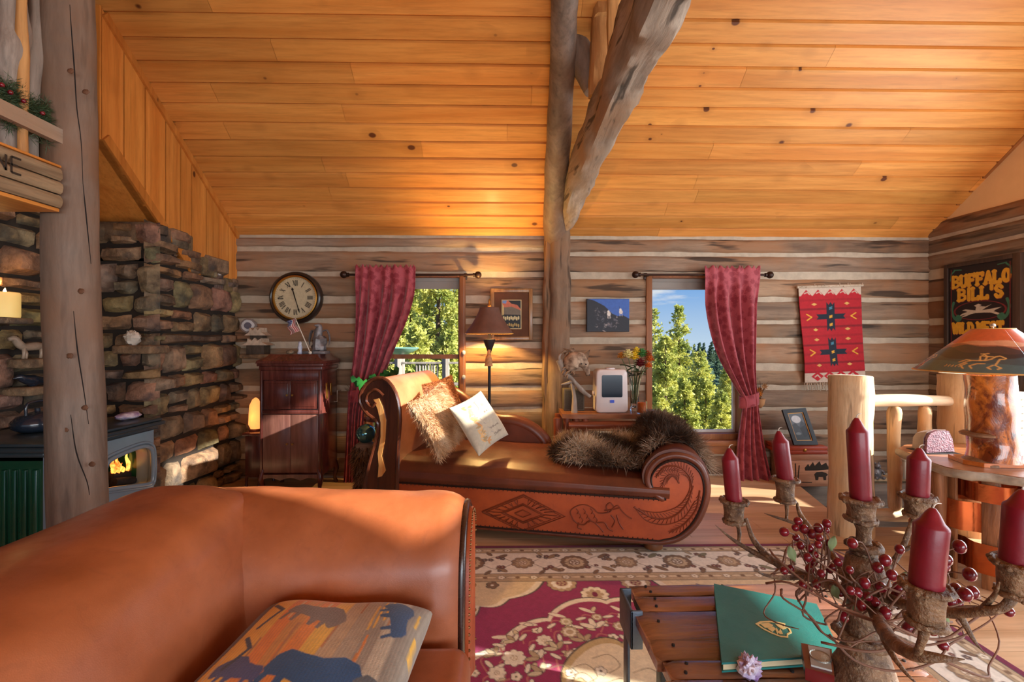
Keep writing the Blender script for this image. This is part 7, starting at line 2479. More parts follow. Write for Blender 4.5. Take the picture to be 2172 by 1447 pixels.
for nm, ang, L_, w_ in (('hour_hand', 344, .095, .010), ('minute_hand', 163, .145, .007)):
    a = R(ang); d_ = Vector((math.sin(a), 0, math.cos(a))); n_ = Vector((d_.z, 0, -d_.x))
    mb = MB(); pts = [d_ * -.02 - n_ * w_ * .4, d_ * -.02 + n_ * w_ * .4, d_ * L_ * .7 + n_ * w_ * .5, d_ * L_ * .78 + n_ * w_ * 1.1, d_ * L_, d_ * L_ * .78 - n_ * w_ * 1.1, d_ * L_ * .7 - n_ * w_ * .5]
    mb.prism([(p_.x, p_.z) for p_ in pts], lambda x_, z_, d: (x_, d, z_), -.050, -.047); mb.build(nm, M['clock_wood'], cl, 30)
mb = MB(); mb.add([(ri * 1.0 * math.cos(2 * math.pi * i / 40), -.0545, ri * math.sin(2 * math.pi * i / 40)) for i in range(40)], [tuple(range(40))]); mb.build('crystal', M['stove_glass'], cl, 0)

# ------------------------------------------------------------------ record cabinet
M['mahogany'] = wood('mahogany', S(66, 30, 26), S(104, 54, 46), 'z', 7, .25, .05, coat=.5, stretch=12)
M['mahogany_pale'] = wood('faded_mahogany', S(96, 60, 52), S(138, 96, 84), 'z', 7, .3, .05, coat=.4, stretch=12)  # lighter copy, reflected light on lower doors and apron put into the colour
yv = 3.72
v0, v1 = at_y(552, 1000, yv).x, at_y(681, 1000, yv).x
vz = lambda py: at_y(610, py, yv).z
vd = .36
vc = thing('record_cabinet', ((v0 + v1) / 2, yv + vd / 2, 0), 'tall dark mahogany record cabinet with paired doors under the wall clock', 'cabinet')
cxv = vc.location.x
zb_, ztp = vz(1012), vz(786)
mb = MB(); mb.box((v0, yv + .012, zb_), (v1, yv + vd, ztp), bev=.006); mb.build('body', M['mahogany'], vc, 40, world=True)
mb = MB()
for w_, z0_, z1_ in ((.010, 786, 777), (.022, 777, 771)):
    mb.box((v0 - w_, yv - w_ + .005, vz(z0_)), (v1 + w_, yv + vd + w_ * .4, vz(z1_)), bev=.005)
prof = [(.026, vz(771)), (.022, vz(766)), (.0, vz(762)), (-.03, vz(758)), (-.05, vz(752))]
vs, fs = [], []
for w_, z_ in prof:
    vs += [(v0 - w_, yv - w_, z_), (v1 + w_, yv - w_, z_), (v1 + w_, yv + vd + w_ * .3, z_), (v0 - w_, yv + vd + w_ * .3, z_)]
for j in range(len(prof) - 1):
    for i in range(4):
        a, b = j * 4 + i, j * 4 + (i + 1) % 4; fs.append((a, b, b + 4, a + 4))
fs.append((16, 17, 18, 19)); mb.add(vs, fs)
mb.build('lid', M['mahogany'], vc, 30, world=True)
vm = (v0 + v1) / 2
for (pt, pb__, mm, tag_) in ((808, 868, 'mahogany', 'upper'), (880, 1003, 'mahogany_pale', 'lower')):
    ins_ = .03 if tag_ == 'upper' else .022
    for (a, b, s_) in ((v0 + ins_, vm - .001, 1), (vm + .001, v1 - ins_, -1)):
        mb = MB(); mb.box((a, yv - .004, vz(pb__)), (b, yv + .012, vz(pt)), bev=.003)
        if tag_ == 'upper': mb.box((a + .02, yv - .007, vz(pb__) + .02), (b - .02, yv - .002, vz(pt) - .02), bev=.003)
        o = mb.build('door', M[mm], vc, 40, world=True)
        mb = MB(); kz = vz((pt + pb__) / 2 + (0 if tag_ == 'upper' else 0)); kx = vm - s_ * .022
        mb.tube([(kx, yv - .004, kz), (kx, yv - .016, kz), (kx, yv - .024, kz)], [.004, .005, .008], 10); mb.build('knob', M['brass'], o, 60, world=True)
mb = MB()
for a, b in ((v0, v0 + .02), (v1 - .02, v1)): mb.box((a, yv - .010, zb_ - .0), (b, yv + .012, ztp), bev=.005)
for z0_, z1_ in ((786, 806), (870, 878)): mb.box((v0, yv - .008, vz(z1_)), (v1, yv + .012, vz(z0_)), bev=.003)
mb.build('face_frame', M['mahogany'], vc, 40, world=True)
ap = [(v0, zb_ + .02), (v0, zb_ - .01)]
for k in range(25):
    u = k / 24; ap.append((v0 + (v1 - v0) * u, zb_ - .028 + .022 * abs(math.sin(u * math.pi * 3)) + (.0 if 2 < k < 22 else -.0)))
ap += [(v1, zb_ - .01), (v1, zb_ + .02)]
mb = MB(); mb.prism(ap, lambda a, b, d: (a, d, b), yv - .008, yv + .012); mb.build('apron', M['mahogany_pale'], vc, 30, world=True)
for lx, s_ in ((v0 + .02, -1), (v1 - .02, 1)):
    for ly, sy in ((yv + .012, -1), (yv + vd - .02, 1)):
        mb = MB(); mb.tube([(lx, ly, zb_ + .06), (lx + s_ * .014, ly + sy * .010, zb_ - .02), (lx + s_ * .004, ly, .05), (lx + s_ * .016, ly + sy * .012, 0.0)], [.020, .024, .013, .017], 10, per=5); mb.build('leg', M['mahogany'], vc, 60, world=True)
mb = MB(); hx = v1 + .0; mb.tube([(hx, yv + .28, vz(862)), (hx + .03, yv + .28, vz(862)), (hx + .03, yv + .28, vz(836)), (hx + .06, yv + .28, vz(836))], .006, 8); mb.build('crank', M['silver'], vc, 60, world=True)
mb = MB(); mb.box((hx - .001, yv + .10, vz(850)), (hx + .003, yv + .14, vz(815)), bev=.001); mb.box((hx - .001, yv + .20, vz(845)), (hx + .003, yv + .23, vz(818)), bev=.001); mb.build('side_plate', M['brass'], vc, 40, world=True)
# on the cabinet
ztop = vz(752)
M['pewter'] = mat('grey_pewter', S(132, 126, 126), .45, metal=.3, var=.4, vscale=30)
e0 = at_y(664, 750, yv + .14)
eg = thing('eagle_statue', (e0.x + .02, yv + .17, ztop), 'grey rocky eagle statue standing on the record cabinet', 'statue')
mb = MB(); mb.box((-.10, -.06, 0), (.09, .06, .025), bev=.006); mb.ball((.02, 0, .08), .075, nu=12, nv=9, rough=.6, sz=1.1, sx=.8); mb.build('rock', M['pewter'], eg, 30)
mb = MB(); mb.tube([(.01, -.02, .10), (.02, -.02, .18), (.03, -.03, .235), (.0, -.05, .24)], [.03, .035, .022, .006], 12, per=4)
for s_ in (-1, 1):
    mb.tube([(.02, 0, .18), (.02 + s_ * .06, .01, .20), (.02 + s_ * .085, .01, .13), (.02 + s_ * .08, .0, .07)], [.018, .024, .018, .004], 8, per=4, flat=.35)
mb.build('eagle', M['pewter'], eg, 60)
f0 = at_y(655, 750, yv + .06)
fl = thing('small_flag', (f0.x - .045, yv + .075, ztop), 'small striped flag on a leaning stick on the record cabinet', 'flag')
mb = MB(); p1 = Vector((-.075, 0, .31)) * .95; mb.tube([(.05, 0, .012), p1], .004, 8); mb.ball((.05, 0, .012), .014); mb.build('stick', M['white_wax'], fl, 60)
c = Canvas(36, 44, S(210, 200, 190), ss=2)
for k in range(7): c.rect(k / 7, 0, k / 7 + .075, 1, S(170, 44, 50))
c.rect(0, 0, .5, .42, S(60, 66, 110))
for i in range(4):
    for j in range(3): c.ell(.08 + .12 * i, .07 + .13 * j, .018, .018, S(220, 220, 220))
painted_sheet('cloth', c.out(), lambda u, v: (-.071 + .0 - .075 * (1 - u) + .03 * (1 - v) + .008 * np.sin(v * 9), -.004 + .010 * np.sin(u * 8 + v * 3), .19 + .11 * v - .03 * (1 - u)), M['cloth_paint'], fl, (0, .002, 0))
bt = thing('vase_figurine', (at_y(634, 745, yv + .10).x, yv + .12, ztop), 'tiny blue and white figurine at the left on the record cabinet', 'figurine')
mb = MB(); mb.lathe([(.018, 0), (.022, .01), (.014, .03), (.020, .055), (.012, .08), (.014, .095), (.004, .105)], 14); mb.build('body', mat('blue_white', S(150, 160, 190), .4, c2=S(220, 220, 224), vscale=50), bt, 60)
rk = MB(); rk.ball((0, 0, .018), .03, sz=.6, rough=.4); o = rk.build('pebble', M['stone'], None, 60); o.location = (at_y(617, 752, yv + .1).x, yv + .09, ztop); tag(o, 'small grey pebble on the left end of the record cabinet top', 'rock')

# low stand with the salt lamp
yl = 3.86
a0, a1 = at_y(519, 920, yl).x, at_y(552, 920, yl).x
zl = at_y(530, 919, yl).z
sd = thing('low_stand', ((a0 + a1) / 2, yl + .14, 0), 'small dark wooden stand squeezed between the stone wall and record cabinet', 'stand')
mb = MB(); mb.box((a0 - .02, yl - .01, zl - .025), (a1 + .005, yl + .27, zl), bev=.005); mb.build('top', M['mahogany'], sd, 40, world=True)
mb = MB(); mb.box((a0, yl + .005, .10), (a1, yl + .26, zl - .025), bev=.004); mb.build('body', M['mahogany'], sd, 40, world=True)
for lx in (a0 + .012, a1 - .012):
    for ly in (yl + .012, yl + .25): mb = MB(); mb.tube([(lx, ly, .12), (lx - .004, ly, .05), (lx, ly - .004, 0)], [.013, .010, .012], 8, per=3); mb.build('leg', M['mahogany'], sd, 60, world=True)
sl_ = thing('salt_lamp', (at_y(541, 915, yl + .1).x, yl + .11, zl), 'glowing orange salt lamp on the low stand by the stone wall', 'lamp')
M['salt'] = mat('salt_crystal', S(244, 150, 80), .6, var=.3, vscale=16, emit=(1, .36, .09, 1), estr=1.3)
mb = MB(); mb.lathe([(.050, 0), (.054, .01), (.050, .02)], 16); mb.build('base', M['mahogany'], sl_, 40)
mb = MB(); mb.lathe([(.045, .02), (.060, .06), (.055, .14), (.044, .22), (.025, .27), (.006, .285)], 14, rough=.2, rs=14); mb.build('crystal', M['salt'], sl_, 30)
point('salt_lamp_light', (sl_.location.x + .0, yl - .02, zl + .13), .8, (1, .42, .12), .03)

# ------------------------------------------------------------------ curtains
def curtain_mat():
    m, n, l, b = new_mat('damask_curtain')
    vec = coords(n, l)
    v = n.new('ShaderNodeTexVoronoi'); v.inputs['Scale'].default_value = 17; l.new(vec, v.inputs['Vector'])
    w_ = noise_tex(n, l, vec, 34, 3, .5, 2.5)
    mx = n.new('ShaderNodeMath'); mx.operation = 'MULTIPLY'; l.new(v.outputs['Distance'], mx.inputs[0]); l.new(w_, mx.inputs[1])
    out = mixc(n, l, maprange(n, l, mx.outputs[0], .18, .27, 0, .55), S(136, 34, 48), S(184, 84, 92))
    l.new(out, b.inputs['Base Color']); b.inputs['Roughness'].default_value = .7; b.inputs['Sheen Weight'].default_value = .3
    add_bump(n, l, b, w_, .15, .004)
    return m
M['curtain'] = curtain_mat()
M['rod'] = mat('dark_bronze', S(56, 36, 28), .4, metal=.5, var=.2)
yc = DW - .13
def curtain(nm, rodl, rodr, left, right, folds, label, ytop):
    lt = [at_y(a, b, yc) for a, b in left]; rt = [at_y(a, b, yc) for a, b in right]
    zr_ = at_y((rodl + rodr) / 2, 583, yc).z
    t = thing('curtain', (lt[0].x, yc, 0), label, 'curtain')
    LZ = [p.z for p in lt]; 
    ztop, zbot = at_y(1000, ytop, yc).z, LZ[-1]
    def ex(P, z):
        zs = [p.z for p in P][::-1]; xs = [p.x for p in P][::-1]
        return float(np.interp(z, zs, xs))
    Lc = catmull(lt, 6); Rc = catmull(rt, 6)
    def fn(u, v):
        z = ztop + (zbot - ztop) * v
        xl, xr = ex(Lc, z), ex(Rc, z)
        w_ = xr - xl
        ph = u * folds * 2 * math.pi
        amp = .030 * min(1, w_ / .35) + .012
        q_ = min(1, max(0, (v - .05) / .12)); y_ = yc - .010 - .022 * (1 - q_) + amp * math.sin(ph + .6 * math.sin(v * 5 + u * 4)) * (.22 + .78 * q_) - .02 * math.exp(-((v - .62) / .12) ** 2)
        x = xl + w_ * (u + .020 * math.sin(ph * .5 + v * 3)) 
        dz = .016 * math.sin(ph * 2.3 + math.sin(ph)) * max(0, 1 - v * 20)
        return (x, min(y_, yc + .035), z + dz)
    mb = MB(); mb.grid(fn, int(folds * 14), 80)
    o = mb.build('panel', M['curtain'], t, 180, world=True)
    md = o.modifiers.new('thickness', 'SOLIDIFY'); md.thickness = .003
    return t, zr_
def rod(l_, r_, label):
    a, b = at_y(l_, 583, yc), at_y(r_, 583, yc)
    z = (a.z + b.z) / 2
    t = thing('curtain_rod', ((a.x + b.x) / 2, yc, z), label, 'curtain rod')
    mb = MB(); mb.tube([(a.x, yc, z), (b.x, yc, z)], .010, 12); mb.build('bar', M['rod'], t, 60, world=True)
    for p, s_ in ((a, -1), (b, 1)):
        mb = MB(); mb.ball((p.x + s_ * .0, yc, z), .032, nu=16, nv=12); mb.tube([(p.x - s_ * .03, yc, z), (p.x - s_ * .045, yc, z)], .018, 12); mb.build('finial', M['rod'], t, 60, world=True)
    for f_ in (.10, .90):
        x = a.x + (b.x - a.x) * f_
        mb = MB(); mb.box((x - .012, yc, z - .008), (x + .012, DW - .02, z + .008), bev=.002); mb.box((x - .014, DW - .035, z - .03), (x + .014, DW - .01, z + .03), bev=.003); mb.build('bracket', M['rod'], t, 40, world=True)
rod(729, 1014, 'dark curtain rod with ball ends over the left window')
rod(1348, 1633, 'dark curtain rod with ball ends over the right window')
ctl, _ = curtain('l', 729, 1014, [(756, 566), (753, 640), (750, 720), (744, 790), (741, 840), (737, 900), (730, 1030)], [(886, 566), (882, 620), (864, 680), (838, 740), (818, 790), (792, 838), (775, 880), (768, 1030)], 5.5, 'burgundy damask curtain swept to the left of the left window', 566)
ctr, _ = curtain('r', 1348, 1633, [(1491, 566), (1495, 640), (1505, 700), (1524, 760), (1556, 820), (1572, 848), (1570, 880), (1562, 950), (1558, 1022)], [(1607, 566), (1606, 640), (1604, 720), (1601, 800), (1603, 848), (1607, 880), (1620, 950), (1637, 1022)], 4.5, 'burgundy damask curtain swept to the right of the right window', 566)
for t, px0, px1, py in ((ctr, 1570, 1606, 849), (ctl, 741, 796, 838)):
    a, b = at_y(px0, py, yc), at_y(px1, py, yc)
    mb = MB(); N_ = 28; cx_ = (a.x + b.x) / 2; rx_ = (b.x - a.x) / 2 + .012
    def fb(u, v): 
        an = 2 * math.pi * u; return (cx_ + rx_ * math.cos(an), yc - .005 + .052 * math.sin(an), a.z - .055 + .11 * v + .02 * math.cos(an))
    mb.grid(fb, N_, 4, cu=True); o = mb.build('tieback', M['curtain'], t, 180, world=True)
    md = o.modifiers.new('thickness', 'SOLIDIFY'); md.thickness = .004
# dried flowers by the ties
M['dry_orange'] = mat('dried_orange_petal', S(222, 128, 30), .7, var=.3, vscale=30)
M['dry_tan'] = mat('dried_tan', S(186, 138, 92), .8, var=.3)
M['dry_stem'] = mat('dried_stem', S(96, 72, 48), .8, var=.3)
def dried(px, py, label, seed):
    r_ = random.Random(seed); p = at_y(px, py, DW - .10)
    t = thing('dried_bouquet', (p.x, DW - .085, p.z - .09), label, 'dried flowers')
    mb = MB(); mb.lathe([(.012, -.03), (.035, .0), (.045, .05), (.040, .055), (.01, .05)], 16); mb.build('wall_cup', M['dry_tan'], t, 60)
    mb = MB()
    for k in range(16):
        a = r_.uniform(0, 6.28); L_ = r_.uniform(.10, .19); mb.tube([(0, 0, .04), (math.cos(a) * .03, math.sin(a) * .02, .04 + L_ * .6), (math.cos(a) * .085, math.sin(a) * .03, .04 + L_)], [.002, .002, .001], 5, per=3)
    mb.build('stems', M['dry_stem'], t, 60)
    for k in range(3):
        c_ = Vector((r_.uniform(-.045, .03), r_.uniform(-.03, 0), .10 + .035 * k)); mb = MB()
        for q_ in range(9):
            a = q_ * .7; d_ = Vector((math.cos(a), -.4, math.sin(a))).normalized(); n_ = Vector((-d_.z, 0, d_.x))
            mb.add([c_, c_ + d_ * .018 + n_ * .007, c_ + d_ * .04, c_ + d_ * .018 - n_ * .007, c_ + Vector((0, -.006, 0)) + d_ * .018], [(0, 1, 4), (1, 2, 4), (2, 3, 4), (3, 0, 4), (0, 3, 2, 1)])
        mb.build('bloom', M['dry_orange'] if k < 2 else M['dry_tan'], t, 0)
dried(1614, 838, 'orange dried flowers in a wall cup beside the right curtain', 3)
dried(750, 840, 'orange dried flowers in a wall cup beside the left curtain', 4)

# ------------------------------------------------------------------ floor lamp between the windows
yf_ = 3.86
fl0 = at_y(1038, 700, yf_)
fk = yf_ / F
flp = thing('floor_lamp', (fl0.x, yf_, 0), 'tall floor lamp with brown bell shade and tassel behind the chaise', 'lamp')
zz = lambda py: at_y(1038, py, yf_).z
mb = MB(); mb.lathe([(.14, 0), (.145, .012), (.12, .03), (.04, .045), (.02, .07)], 24); mb.build('base', M['rod'], flp, 50)
mb = MB(); mb.lathe([(.013, .06), (.012, zz(780)), (.016, zz(775)), (.012, zz(768)), (.012, zz(750)), (.020, zz(744)), (.050, zz(724)), (.052, zz(720)), (.02, zz(719)), (.012, zz(712)), (.012, zz(690))], 18); mb.build('pole', M['iron'], flp, 50)
M['bell_shade'] = mat('brown_bell_shade', S(112, 76, 62), .7, var=.15, vscale=20)
pr = [(50, 708), (46, 700), (37, 688), (29, 674), (23, 662), (20, 652)]
prf = catmull([(a * fk, 0, zz(b)) for a, b in pr], 4)
mb = MB()
N_ = 48
vs, fs = [], []
for p in prf:
    for i in range(N_):
        a = 2 * math.pi * i / N_; s_ = 1 + .02 * abs(math.sin(a * 4)); vs.append((p.x * s_ * math.cos(a), p.x * s_ * math.sin(a), p.z))
for j in range(len(prf) - 1):
    for i in range(N_):
        a, b = j * N_ + i, j * N_ + (i + 1) % N_; fs.append((a, b, b + N_, a + N_))
mb.add(vs, fs); o = mb.build('lamp_shade', M['bell_shade'], flp, 180)
md = o.modifiers.new('thickness', 'SOLIDIFY'); md.thickness = .003
mb = MB(); mb.tube([(vs[i][0] * 1.005, vs[i][1] * 1.005, vs[i][2]) for i in list(range(N_)) + [0]], .004, 6, cap=False); mb.build('shade_trim', M['shade_rim'], o, 180)
mb = MB(); mb.lathe([(.004, zz(690)), (.004, zz(650)), (.014, zz(651)), (.016, zz(648)), (.007, zz(645)), (.010, zz(640)), (.002, zz(634))], 12); mb.build('finial', M['brass'], flp, 60)
mb = MB(); mb.ball((0, 0, zz(676) - .045), .024, nu=12, nv=8); mb.build('bulb', M['bulb'], flp, 180)
mb = MB(); tz_ = zz(742); mb.tube([(.0, -.03, tz_), (-.004, -.035, zz(752))], [.012, .016], 10); mb.tube([(-.004, -.035, zz(752)), (-.004, -.035, zz(758)), (-.004, -.035, zz(776))], [.012, .026, .032], 14, rough=.25, rs=60, per=4)
M['tassel'] = mat('gold_tassel', S(176, 134, 92), .8, var=.3, vscale=60)
mb.build('tassel', M['tassel'], flp, 60)
point('floor_lamp_light', (fl0.x, yf_, zz(676)), 75, (1.0, .62, .20), .035)

# ------------------------------------------------------------------ pictures
def picframe(name, px0, py0, px1, py1, Y, fw, img, mats, label, mat_w=0, matc=None, depth=.03, cat='picture'):
    a, b = at_y(px0, py1, Y), at_y(px1, py0, Y)
    t = thing(name, ((a.x + b.x) / 2, Y, a.z), label, cat)
    x0, x1, z0, z1 = a.x, b.x, a.z, b.z
    mb = MB()
    if fw:
        mb.box((x0, Y, z0), (x0 + fw, Y + depth, z1), bev=.006); mb.box((x1 - fw, Y, z0), (x1, Y + depth, z1), bev=.006); mb.box((x0 + fw * .9, Y, z0), (x1 - fw * .9, Y + depth, z0 + fw), bev=.006); mb.box((x0 + fw * .9, Y, z1 - fw), (x1 - fw * .9, Y + depth, z1), bev=.006)
        mb.build('frame', mats, t, 40, world=True)
    if mat_w:
        mb = MB(); mb.box((x0 + fw * .8, Y + .010, z0 + fw * .8), (x1 - fw * .8, Y + .016, z1 - fw * .8))
        m2 = mat_w + fw
        mb.box((x0 + m2 - .008, Y + .006, z0 + m2 - .008), (x1 - m2 + .008, Y + .0095, z1 - m2 + .008), 1)
        mb.build('mat_board', matc, t, 0, world=True)
    e = fw + mat_w
    L_ = t.location
    painted_sheet('print', img, lambda u, v: (x0 + e + (x1 - x0 - 2 * e) * u - L_.x, Y + .005 - L_.y + 0 * u, z0 + e + (z1 - z0 - 2 * e) * v - L_.z), M['sign_paint'], t, (0, .004 if fw else depth, 0))
    return t
c = Canvas(50, 80, S(18, 16, 16), ss=2)
c.poly([(0, .02), (.3, .0), (.5, .12), (.8, .16), (1, .32), (1, .4), (0, .3)], S(206, 110, 76)); c.poly([(.0, 0), (.25, 0), (.2, .12), (0, .1)], S(110, 140, 190)); c.poly([(0, .26), (.5, .22), (1, .36), (1, .52), (0, .5)], S(120, 104, 84))
c.poly([(0, .12), (.08, .2), (.10, .7), (0, .7)], S(224, 190, 120)); c.rect(0, .52, 1, 1, S(16, 16, 14))
for k in range(9): x = .08 + k * .1; c.ell(x, .62 + .03 * (k % 2), .028, .07, S(226, 206, 150)); c.ell(x, .86 + .02 * (k % 3), .022, .06, S(206, 170, 90))
M['oak_frame'] = wood('bronze_frame', S(120, 84, 50), S(172, 126, 78), 'z', 8, .35, .1, coat=.3)
picframe('framed_photo', 1040, 612, 1130, 722, DW - .065, .035, c.out(), M['oak_frame'], 'framed autumn photo with brown mat on the wall behind the floor lamp', .075, [mat('brown_mat', S(104, 66, 44), .9), mat('mat_edge', S(206, 184, 140), .8)])
c = Canvas(90, 70, S(46, 84, 164), ss=2)
c.rect(0, 0, 1, 1, S(58, 100, 182)); c.poly([(0, .0), (.18, .06), (.42, .22), (.60, .45), (.72, .52), (.85, .5), (1, .6), (1, 1), (0, 1)], S(26, 28, 40))
rp = random.Random(5)
for k in range(46):
    x, y_ = rp.uniform(.2, .75), rp.uniform(.3, .98)
    if y_ > .1 + x * .5: c.poly([(x + rp.uniform(-.06, .06), y_ + rp.uniform(-.07, .07)) for q_ in range(4)], rp.choice([S(120, 110, 112), S(84, 80, 90), S(150, 138, 134), S(54, 54, 66)]))
for x, y_ in ((.52, .46), (.80, .40)):
    c.ell(x, y_, .055, .06, S(224, 214, 204)); c.ell(x - .01, y_ - .07, .035, .04, S(232, 224, 214)); c.line([(x - .03, y_ - .10), (x - .035, y_ - .16)], .014, S(40, 36, 36)); c.rect(x - .03, y_ + .04, x - .015, y_ + .13, S(210, 200, 190)); c.rect(x + .02, y_ + .04, x + .035, y_ + .13, S(210, 200, 190))
picframe('canvas_print', 1245, 634, 1335, 704, DW - .07, 0, c.out(), None, 'canvas photo of two white mountain goats on dark rocks under blue sky', 0, None, .03)

# ------------------------------------------------------------------ woven wall hanging
c = Canvas(150, 240, S(176, 26, 38), ss=2)
red, red2, nv_, yl_, tl, wh_ = S(184, 26, 40), S(134, 18, 30), S(24, 34, 48), S(222, 160, 50), S(70, 130, 150), S(202, 180, 160)
for k in range(9): y_ = .12 + k * .095; c.rect(0, y_, 1, y_ + .022, red2 if k % 2 else S(160, 22, 34))
c.rect(0, 0, 1, .085, wh_); c.rect(0, .90, 1, 1, wh_)
for k in range(5):
    x = .12 + k * .19; c.poly([(x - .09, .085), (x, .02), (x + .09, .085)], red); c.line([(x - .03, .06), (x + .02, .045), (x + .05, .07)], .010, wh_)
for k in range(4):
    x = .2 + k * .2; c.poly([(x - .10, .935), (x, .885), (x + .1, .935), (x, .985)], red); c.line([(x - .04, .94), (x, .92), (x + .04, .95)], .012, wh_)
for cy in (.31, .685):
    A_ = c.asp
    def pw_(pts): c.poly([(.5 + a, cy + b) for a, b in pts], nv_)
    pw_([(-.065, -.155), (-.03, -.125), (0, -.155), (.03, -.125), (.065, -.155), (.065, .155), (.03, .125), (0, .155), (-.03, .125), (-.065, .155)])
    pw_([(-.235, -.028), (.235, -.028), (.20, 0), (.235, .028), (-.235, .028), (-.20, 0)])
    for dy, cl_ in ((-.09, tl), (0, yl_), (.085, yl_)): c.line([(.52, cy + dy - .012), (.48, cy + dy - .004), (.52, cy + dy + .004), (.48, cy + dy + .012)], .010, cl_)
    for s_ in (-1, 1):
        c.line([(.5 + s_ * .40, cy - .032), (.5 + s_ * .32, cy), (.5 + s_ * .40, cy + .032)] if s_ > 0 else [(.11, cy - .032), (.19, cy), (.11, cy + .032)], .012, yl_)
        for dy in (-.135, .135): x = .5 + s_ * .26; c.poly([(x - .045, cy + dy), (x, cy + dy - .016), (x + .045, cy + dy), (x, cy + dy + .016)], S(214, 166, 90))
img = c.out(); img = np.clip(img * (1 + .10 * np.sin(np.arange(img.shape[0]) * 2.1))[:, None, None], 0, 1)
yt_ = DW - .06
q00, q10, q01, q11 = at_y(1694, 612, yt_), at_y(1826, 608, yt_), at_y(1707, 812, yt_), at_y(1834, 806, yt_)
tp_ = thing('wall_tapestry', (q00.x, yt_, q01.z), 'red woven wall hanging with two dark crosses to the right of the right window', 'tapestry')
L_ = tp_.location
def tq(u, v):
    w_ = 1 - v
    X = (q00.x * (1 - u) + q10.x * u) * (1 - w_) + (q01.x * (1 - u) + q11.x * u) * w_ - L_.x
    Z = (q00.z * (1 - u) + q10.z * u) * (1 - w_) + (q01.z * (1 - u) + q11.z * u) * w_ - L_.z
    Y = -.015 * np.sin(v * 5 + u * 2) * (1 - v) - .01 * np.sin(u * 6 + v * 4) * (1 - v) 
    return (X, Y, Z)
painted_sheet('weaving', img, tq, M['cloth_paint'], tp_, (0, .006, 0))
M['fringe'] = mat('fringe_yarn', S(196, 174, 150), .9, var=.25)
mb = MB()
for k in range(46):
    u = k / 45; X, Y, Z = tq(u, 0.0); mb.tube([(X, Y + .002, Z), (X + random.uniform(-.008, .008), Y + random.uniform(-.004, .004), Z - .03), (X + random.uniform(-.014, .014), Y, Z - random.uniform(.055, .085))], .0026, 5, per=2)
mb.build('fringe', M['fringe'], tp_, 180)
mb = MB(); a, b = Vector(tq(-.03, 1.0)), Vector(tq(1.03, 1.0)); mb.tube([a + Vector((0, 0, .012)), b + Vector((0, 0, .012))], .013, 10, rough=.2, rs=30)
for k in range(18): p = a.lerp(b, (k + .5) / 18) + Vector((0, -.012, .012)); mb.tube([p, p + Vector((random.uniform(-.015, .015), -.004, random.uniform(-.03, .03)))], .003, 5)
mb.build('hanging_stick', M['fringe'], tp_, 60)

# ------------------------------------------------------------------ boxes and picture under the hanging
yb_ = 3.86
x0, x1 = at_y(1672, 1000, yb_).x, at_y(1772, 1000, yb_).x
zt_ = at_y(1700, 964, yb_).z
M['cedar'] = wood('cedar_box', S(162, 108, 80), S(206, 152, 116), 'x', 7, .55, .1, stretch=12)
cbx = thing('cedar_box', ((x0 + x1) / 2, yb_ + .13, 0), 'pale cedar box with dark bear and pines painted on front, by the stair opening', 'box')
mb = MB(); mb.box((x0, yb_, 0.0), (x1, DW - .09, zt_ - .05), bev=.004); mb.build('case', M['cedar'], cbx, 40, world=True)
mb = MB(); mb.box((x0 - .006, yb_ - .006, zt_ - .048), (x1 + .006, DW - .085, zt_), bev=.004); mb.build('lid', M['cedar'], cbx, 40, world=True)
mb = MB()
def art(pts): mb.prism([(x0 + (x1 - x0) * a, zt_ * (1 - b)) for a, b in pts], lambda a, b, d: (a, d, b), yb_ - .0025, yb_ + .001)
art([(.35, .42), (.42, .30), (.45, .38), (.52, .24), (.56, .36), (.66, .22), (.70, .34), (.80, .26), (.84, .38), (.90, .34), (.93, .46), (.60, .50), (.36, .50)])
art([(.55, .62), (.60, .55), (.72, .54), (.80, .58), (.84, .64), (.80, .68), (.80, .80), (.75, .80), (.74, .70), (.64, .70), (.63, .80), (.58, .80), (.57, .70)])
art([(.14, .28), (.16, .28), (.17, .85), (.15, .85)]); art([(.22, .34), (.24, .34), (.21, .84), (.19, .84)]); art([(.12, .84), (.5, .86), (.5, .88), (.12, .87)])
mb.build('painted_scene', M['burnt'], cbx, 0, world=True)
mb = MB()
for e in (.02, .98):
    for f in (.05, .95): mb.ball((x0 + (x1 - x0) * e, yb_ - .006, zt_ * (1 - f)), .004, nu=6, nv=4)
x2, x3 = at_y(1657, 950, yb_ - .0).x, at_y(1754, 950, yb_).x
zt2 = at_y(1700, 947, yb_).z
rbx = thing('red_box', ((x2 + x3) / 2, yb_ + .12, zt_), 'flat red wooden box with brass clasp lying on the cedar box', 'box')
M['redwood'] = wood('red_stained_wood', S(140, 50, 30), S(176, 74, 46), 'x', 7, .4, .05)
mb = MB(); mb.box((x2, yb_ - .01, zt_ + .0015), (x3, DW - .1, zt_ + (zt2 - zt_) * .5), bev=.003); mb.build('case', M['redwood'], rbx, 40, world=True)
mb = MB(); mb.box((x2, yb_ - .01, zt_ + (zt2 - zt_) * .53), (x3, DW - .1, zt2), bev=.003); mb.build('lid', M['redwood'], rbx, 40, world=True)
mb = MB(); xm = (x2 + x3) / 2; mb.box((xm - .012, yb_ - .014, zt_ + .025), (xm + .012, yb_ - .009, zt2 - .02), bev=.002); mb.build('clasp', M['brass'], rbx, 40, world=True)
